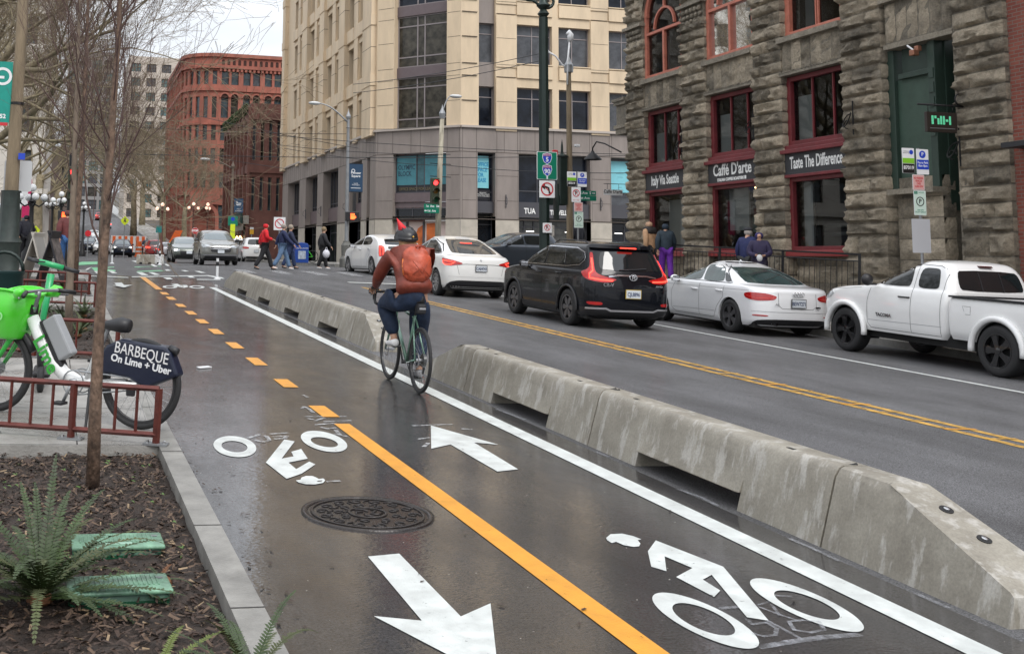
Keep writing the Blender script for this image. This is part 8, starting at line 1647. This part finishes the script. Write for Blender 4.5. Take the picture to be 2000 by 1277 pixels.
fern('sword_fern', 'small half dead fern sprout between the lids and the kerb', .52, 5.22, 6, .16, elr=(.1, .9), mats=(M_FERN, M_FERNB), wd=.022); fern('sword_fern', 'fern entering the photo at the left edge', -.42, 5.35, 12, .42)
for i, (u, v) in enumerate([(-.25, 16.8), (.15, 17.3), (.45, 16.5), (-.6, 17.5), (.35, 15.6), (-.1, 18.4), (.5, 18.6), (-.7, 16.3), (.2, 25)]): fern('small_fern', 'low grassy fern in the beds behind the green bicycle', u, v, 16, .42, group='low ferns in the second planting bed', elr=(.5, 1.4), wd=.045)
# ---- trees
M_BARK = mat('slim trunk bark', (.15, .115, .085), .8, var=.5, vs=9, bump=.6, bs=25, stretch=(1, 1, .35)); M_RBARK = mat('mottled brown bark', (.125, .08, .055), .8, var=.75, vs=16, bump=.8, bs=40, stretch=(1, 1, .55)); M_TWIG = mat('dark twig', (.085, .05, .042), .8); M_PLANE = mat('plane tree bark', (.21, .175, .11), .85, var=.5, vs=3, bump=.5, bs=10); M_PTW = mat('plane twig', (.15, .11, .07), .85)
def grow(mb, tw, p, d, ln, r, lev, up_, spread, seed, kids=3, minr=.003, sides=5):
    rn = seed; n = 4; P = [p]; q = p.copy(); dd = d.copy()
    for i in range(n): dd = (dd+Vector((rn.uniform(-1, 1), rn.uniform(-1, 1), rn.uniform(-1, 1)))*.20+Vector((0, 0, up_*.10))).normalized(); q = q+dd*ln/n; P.append(q.copy())
    r1 = max(minr, r*.62); (mb if lev > 1 else tw).tube(P, [r+(r1-r)*i/n for i in range(n+1)], sides if lev > 2 else 3, cap=False)
    if lev <= 0: return
    for k in range(kids):
        j = rn.choice([1, 2, 3, 4]) if k else 4; b = P[j]; a = rn.uniform(0, 6.28); ax = dd.orthogonal().normalized(); ax = Matrix.Rotation(a, 3, dd) @ ax; nd = (dd*math.cos(spread)+ax*math.sin(spread)*rn.uniform(.6, 1.2)).normalized()
        grow(mb, tw, b, nd, ln*rn.uniform(.58, .82), (r+(r1-r)*j/n)*rn.uniform(.5, .72), lev-1, up_, spread, seed, kids, minr, sides)
def slim_tree(label, path, Y, r0, r1, n, seed, u=None, v=None, mound=False, low=.3, bl=.9):
    "young street tree: path = picture points of the trunk, at distance Y"
    rn = random.Random(seed); W_ = [atY(x, y, Y) for x, y in path]; base = W_[0]; o = thing('slim_tree', label, 'tree', Matrix.Translation(base)); P = [w-base for w in W_]; P[0].z -= .1; k = len(P)
    MB().tube(P, [r0+(r1-r0)*i/(k-1) for i in range(k)], 12).obj('trunk', [M_BARK, M_RBARK][seed % 2], o, True); b = MB(); t = MB(); H = P[-1].z
    for i in range(n):
        z = H*(low+(1-low)*rn.random()); j = max(q for q in range(k-1) if P[q].z <= z); f = (z-P[j].z)/(P[j+1].z-P[j].z); c = P[j]+(P[j+1]-P[j])*f; a = rn.uniform(0, 6.28); el = rn.uniform(.75, 1.2); grow(b, t, c, Vector((math.cos(a)*math.cos(el), math.sin(a)*math.cos(el), math.sin(el))), bl*rn.uniform(.6, 1.1), (r0*.19)*(1-.5*z/H), 3, .9, .42, rn, 3, .0016, 4)
    b.obj('branch', M_TWIG, o, True); t.obj('twig', M_TWIG, o)
    return o
slim_tree('slim bare young tree with reddish lower trunk rising from the near planting bed', [(182, 918), (186, 800), (193, 650), (202, 500), (212, 350), (222, 200), (232, 60), (240, -120), (244, -300)], 7.1, .043, .007, 30, 3, low=.33, bl=.8)
slim_tree('slim bare tree behind the green bicycle basket, left of the nearest one', [(133, 690), (136, 560), (141, 440), (146, 300), (151, 150), (155, 0), (158, -100)], 13.0, .05, .012, 22, 4, low=.35, bl=1.1)
slim_tree('third slim bare tree, beside the red plaid jacket', [(146, 560), (150, 440), (158, 330), (165, 200), (170, 60), (174, -40)], 24, .07, .03, 20, 7, low=.3, bl=1.6)
slim_tree('slim bare tree farthest along the pavement, right of the others', [(196, 530), (199, 430), (206, 330), (214, 230), (220, 150)], 38, .10, .04, 22, 8, low=.3, bl=2.2)
def plane_tree(label, X, Y, H, seed, lim, lev=7, mr=.005, src=None, rz=0, sc=1):
    z = gz(X, Y) if Y < 32 else G(X, Y).z; M = Matrix.Translation((X, Y, z)) @ Matrix.Rotation(rz, 4, 'Z') @ Matrix.Scale(sc, 4)
    if src: return copy_tree(src, M, label, 'bare plane trees')
    rn = random.Random(seed); o = thing('plane_tree', label, 'tree', M, 'bare plane trees'); MB().tube([(0, 0, -.2), (.05, 0, H*.15), (0, .1, H*.3), (.1, 0, H*.42)], [.42, .33, .30, .26], 10).obj('trunk', M_PLANE, o, True); b = MB(); t = MB()
    for a, el, z0, l, r in lim: grow(b, t, Vector((.05, .05, H*z0)), Vector((math.cos(a)*math.cos(el), math.sin(a)*math.cos(el), math.sin(el))), l, r, lev, .35, .55, rn, 3, mr, 6)
    b.obj('branch', M_PLANE, o, True); t.obj('twig', M_PTW, o); return o
LM = [(R(-10), .35, .30, 4.6, .20), (R(35), .6, .40, 4.2, .19), (R(85), .8, .42, 4.2, .18), (R(150), .6, .4, 4.0, .17), (R(-100), .7, .42, 4.0, .17), (R(0), .95, .42, 4.4, .18), (R(-60), .5, .38, 4.2, .16)]
pt = plane_tree('big bare plane tree whose limbs reach in from the left behind the teal banner', -5.4, 27, 14, 21, LM)
LM2 = [(a, e, z, l*.75, r*.5) for a, e, z, l, r in LM]
pt2 = plane_tree('bare tree in front of the tall red building', 13.5, 137, 13, 5, LM2, 6, .008)
for lb, X, Y, rz, sc in [('bare plane tree on the left pavement behind the nearest plane tree', -5.2, 38, R(15), 1.0), ('bare plane tree on the left pavement opposite the crossing', -4.6, 52, R(-20), 1.1), ('bare plane tree left of the avenue beyond the crossing', -3.2, 68, R(40), 1.15), ('bare plane tree farther left along the avenue', -2.6, 92, R(10), 1.2), ('bare plane tree far up the left side of the avenue', -1.5, 125, R(70), 1.3),
                            ('bare tree before the left flank of the red building', 11.2, 140, R(150), 1.25), ('bare tree between the towers and the red building', 9.5, 175, R(100), 1.4), ('bare tree on the far right pavement up the hill', 13.2, 215, R(40), 1.6), ('bare plane tree far left in front of the white building', -12, 60, R(60), 1.3)]: plane_tree(lb, X, Y, 14, 0, LM, src=pt2 if X > 5 or Y > 60 else pt, rz=rz, sc=sc)
# ---- rental bicycle with green basket and dark rear cover
def rental_bike():
    u0, v0 = gp(270, 838, .13); M = GM(u0, v0, .13, R(56)); t = thing('rental_bicycle', 'white and green rental bicycle with green basket and navy rear wheel cover at the railing', 'bicycle', M); V = Vector; r = .335; wb = 1.30
    wm = mat('glossy white frame', (.74, .75, .74), .25, coat=1); gl_ = mat('basket green', (.085, .66, .035), .30, coat=.5); gk = mat('deep lime green', (.04, .46, .06), .35); nv = mat('navy vinyl cover', (.008, .012, .030), .32, bump=.15, bs=12); gry = mat('battery grey', (.30, .31, .32), .45)
    for y in (0, wb):
        MW = Matrix.Translation((0, y, r)) @ YC; w = MB().tube([MW @ V((math.cos(a)*(r-.024), math.sin(a)*(r-.024), 0)) for a in [2*math.pi*i/48 for i in range(48)]], .025, 8, closed=True).obj('wheel', M_TYRE, t, True); q = MB(); q.ring(r-.045, r-.062, -.014, .014, 44, MW); q.obj('rim', mat('dark rim', (.03, .03, .032)), w)
        MB().ring(r-.028, r-.030, .0235, .0245, 44, MW).obj('reflective_ring', mat('tyre stripe', (.4, .4, .42), .4), w); MB().lathe([(.05, -.05), (.05, .05)], 16, MW).obj('hub', M_GALV, w); sp = MB()
        for i in range(28): a = 2*math.pi*i/28; c = a+(.6 if i % 2 else -.6); z = .03 if i % 4 < 2 else -.03; sp.tube([MW @ V((.045*math.cos(c), .045*math.sin(c), z)), MW @ V(((r-.06)*math.cos(a), (r-.06)*math.sin(a), 0))], .0014, 3)
        sp.obj('spokes', M_GALV, w)
    f = MB(); f.tube([(0, 1.0, .75), (0, .90, .59), (0, .78, .43), (0, .66, .34), (0, .54, .30), (0, .30, .305), (0, .12, .33)], [.052, .055, .056, .055, .050, .042, .030], 12)
    for s in (-1, 1): f.tube([(s*.03, .34, .31), (s*.07, .12, .33), (s*.075, 0, .335)], [.02, .018, .016], 8)
    f.tube([(0, .46, .30), (0, .38, .56), (0, .355, .66)], [.04, .034, .03], 10); f.obj('frame', wm, t, True)
    text('Lime', .155, mat('lime lettering', (.035, .34, .04), .4), t, Matrix.Translation((-.0590, .815, .485)) @ Matrix.Rotation(R(-90), 4, 'Z') @ RX90 @ Matrix.Rotation(R(-56), 4, 'Z'), bold=.004)
    MB().box((0, 0, 0), (.10, .13, .34), Matrix.Translation((0, .735, .62)) @ Matrix.Rotation(R(-32), 4, 'X')).obj('battery', gry, t, bevel=.015); MB().box((0, 0, 0), (.085, .05, .40), Matrix.Translation((0, .79, .565)) @ Matrix.Rotation(R(-30), 4, 'X')).obj('battery_mount', M_BLK, t, bevel=.01)
    fk = MB()
    for s in (-1, 1): fk.tube([(s*.05, 1.06, .68), (s*.065, 1.16, .55), (s*.068, wb, r)], [.024, .022, .016], 8)
    fk.tube([(0, 1.00, .84), (0, 1.06, .66)], .035, 10); fk.obj('fork', gk, t, True); MB().tube([(0, wb+math.cos(a)*(r+.03), r+math.sin(a)*(r+.03)) for a in [R(5)+R(150)*i/14 for i in range(15)]], [.03]*15, 6).obj('front_mudguard', M_BLK, t, True)
    # basket: tapered open shell, wide at the rim
    b = MB(); n = 28; vs = []
    for z, w, l, rf in ((.58, .12, .10, 0), (.60, .145, .12, 0), (.76, .18, .165, 0), (.92, .22, .21, .05)):
        for i in range(n): a = 2*math.pi*i/n; c, s = math.cos(a), math.sin(a); vs.append((math.copysign(abs(c)**.75, c)*w, 1.17+math.copysign(abs(s)**.75, s)*l, z+rf*(abs(c)**2)))
    fs = [(k*n+i, k*n+(i+1) % n, (k+1)*n+(i+1) % n, (k+1)*n+i) for k in range(3) for i in range(n)]+[tuple(range(n))]; b.add(vs, fs); ob = b.obj('basket', gl_, t, True); sd = ob.modifiers.new('s', 'SOLIDIFY'); sd.thickness = .008
    MB().tube([vs[3*n+i] for i in range(n)], .010, 6, closed=True).obj('basket_rim', gl_, ob, True); st = MB().box((.0, .985, .83), (.10, .008, .11)); sk_ = st.obj('info_sticker', M_SK, ob); MB().ring(.035, .022, 0, .003, 14, Matrix.Translation((-.195, 1.17, .76)) @ Matrix.Rotation(R(-90), 4, 'Z') @ FC_).obj('disc_mark', mat('faint mark', (.30, .72, .28), .4), ob)
    for s in (-1, 1): MB().tube([(s*.18, 1.02, .92), (s*.24, .96, .95), (s*.28, .93, .97)], [.02, .055, .02], 8).obj('hand_shield', gl_, t, True)
    h = MB(); h.tube([(0, 1.0, .80), (0, .965, .93), (0, .96, .96)], .026, 8); h.tube([(-.33, .86, .94), (-.22, .92, .96), (0, .965, .96), (.22, .92, .96), (.33, .86, .94)], .013, 8); h.obj('handlebar', M_GALV, t, True)
    for s in (-1, 1): g = MB().tube([(s*.21, .925, .96), (s*.35, .85, .94)], .018, 8).obj('grip', M_BLK, t, True); MB().tube([(s*.20, .95, .95), (s*.25, .96, .92), (s*.33, .90, .92)], .007, 5).obj('brake_lever', M_GALV, t, True)
    MB().tube([(0, .37, .55), (0, .31, .72)], .017, 8).obj('seat_post', M_GALV, t); MB().tube([(0, .13, .75), (0, .20, .755), (0, .30, .745), (0, .44, .74)], [.05, .06, .04, .018], 12).obj('saddle', M_BLK, t, True)
    c = MB(); P = [(.42, .34), (.40, .48), (.30, .62), (.16, .69), (-.12, .665), (-.28, .655), (-.33, .60), (-.40, .45), (-.42, .40), (-.20, .30), (-.12, .255), (.05, .33), (.25, .355)]; Mx = Matrix(((0, 0, 1, 0), (1, 0, 0, 0), (0, 1, 0, 0), (0, 0, 0, 1)))
    c.prism([(y*.86+.03, (z-.42)*.80+.44) for y, z in P], -.060, .060, Mx); cv = c.obj('wheel_cover', nv, t, bevel=.02); L_ = lambda s, y, z, sz, m, **k: text(s, sz, m, cv, Matrix.Translation((-.0625, y, z)) @ Matrix.Rotation(R(-90), 4, 'Z') @ RX90 @ Matrix.Rotation(R(-7), 4, 'Z'), **k)
    L_('BARBEQUE', -.02, .565, .118, mat('white scrawl', (.7, .7, .7), .5), sx=.80); L_('On Lime + Uber', -.02, .485, .076, M_SW, bold=.002)
    MB().tube([(0, -.22, .615), (0, -.29, .59)], .03, 8).obj('rear_lamp', M_BLK, t, True)
    k = MB(); bb = V((0, .55, .30)); k.ring(.095, .085, .06, .066, 28, Matrix.Translation(bb) @ YC); k.ring(.095, .085, -.066, -.06, 28, Matrix.Translation(bb) @ YC); k.tube([bb+V((-.08, 0, 0)), bb+V((-.09, .06, -.15))], .013, 6); k.tube([bb+V((.08, 0, 0)), bb+V((.09, -.06, .15))], .013, 6); k.tube([bb+V((-.09, 0, 0)), bb+V((.09, 0, 0))], .03, 10); k.obj('crankset', M_GALV, t, True)
    for x, p in ((-.135, bb+V((0, .06, -.15))), (.135, bb+V((0, -.06, .15)))): MB().box((x, p.y, p.z), (.09, .09, .022)).obj('pedal', M_BLK, t, bevel=.005)
    MB().tube([(-.06, .55, .39), (-.05, .0, .375), (-.05, -.04, .335), (-.05, .0, .295), (-.06, .55, .205)], .006, 4).obj('chain', M_GALV, t); MB().box((-.06, .05, .29), (.03, .07, .09)).obj('derailleur', M_BLK, t, bevel=.01)
    MB().tube([(-.06, .40, .30), (-.15, .36, .0)], .011, 6).obj('kickstand', M_BLK, t)
rental_bike()
def scooter():
    Y = 10.2; M = Matrix.Translation(G(*gp(78, 765, .13), .13)) ; P0 = M.translation; q = lambda x, y: atY(x, y, P0.y)-P0; o = thing('rental_scooter', 'green and black electric scooter handlebar standing behind the green basket', 'scooter', M); g = mat('scooter green', (.02, .36, .12), .35, coat=.4)
    a, b, c, d = q(78, 655), q(100, 535), q(62, 507), q(148, 530); MB().tube([a, a+(b-a)*.5, b], [.028, .030, .034], 10).obj('stem', g, o, True); MB().tube([Vector((0, 0, .12)), a], [.03, .03], 10).obj('lower_stem', M_BLK, o, True); e = c+(d-c)*.16; f = c+(d-c)*.72; MB().tube([e, f], .026, 10).obj('handlebar', g, o, True)
    for s, t_ in ((e, c+(c-d)*.1), (f, d+(d-c)*.08)): MB().tube([s, t_], [.020, .018], 8).obj('grip', M_BLK, o, True)
    MB().tube([c+Vector((0, -.04, -.01)), c+Vector((.12, -.06, -.02))], .007, 5).obj('brake_lever', M_BLK, o); MB().box((0, .5, .13), (.16, .75, .05)).obj('deck', M_BLK, o, bevel=.02)
    for y in (0, 1.0): MB().tube([(0, y+math.cos(t)*.09, .11+math.sin(t)*.09) for t in [2*math.pi*i/20 for i in range(20)]], .03, 8, closed=True).obj('wheel', M_TYRE, o, True)
scooter()
# small litter on the lane
for i, (x, y) in enumerate([(397, 719)]):
    u, v = gp(x, y); o = thing('paper_scrap', ['flat white scrap of paper on the wet lane left of the dashed line', 'small white scrap on the wet road'][i], 'litter', GM(u, v, .006, rnd.uniform(0, 3))); MB().prism([(-.10, -.04), (.09, -.05), (.11, .03), (-.06, .05)], 0, .012).obj('scrap', M_SW, o)

def grit(name, label, n, col, s0, s1, edge):
    m = MB()
    for _ in range(n):
        u = .93+abs(rnd.gauss(0, .16)) if rnd.random() < edge else rnd.uniform(.95, 4.2); v = 3.2+rnd.random()**1.6*22; l = rnd.uniform(s0, s1); M = Matrix.Translation(G(min(u, 4.25), v, .009)) @ Euler((rnd.uniform(-.2, .2), rnd.uniform(-.2, .2), rnd.uniform(0, 6.3))).to_matrix().to_4x4()
        m.add([(-l, -l*.4, 0), (l*.7, -l*.35, .001), (l, l*.3, 0), (-l*.5, l*.5, .002)], [(0, 1, 2, 3)], M)
    o = m.obj(name, mat(label[:12], col, .6)); tag(o, label, name.replace('_', ' ')); o['kind'] = 'stuff'
grit('leaf_litter', 'dark wet leaf scraps strewn over the bike lane and along the kerb', 420, (.035, .02, .012), .005, .022, .7); grit('gravel_grit', 'tiny pale grit specks on the wet bike lane', 260, (.40, .38, .34), .002, .006, .3)
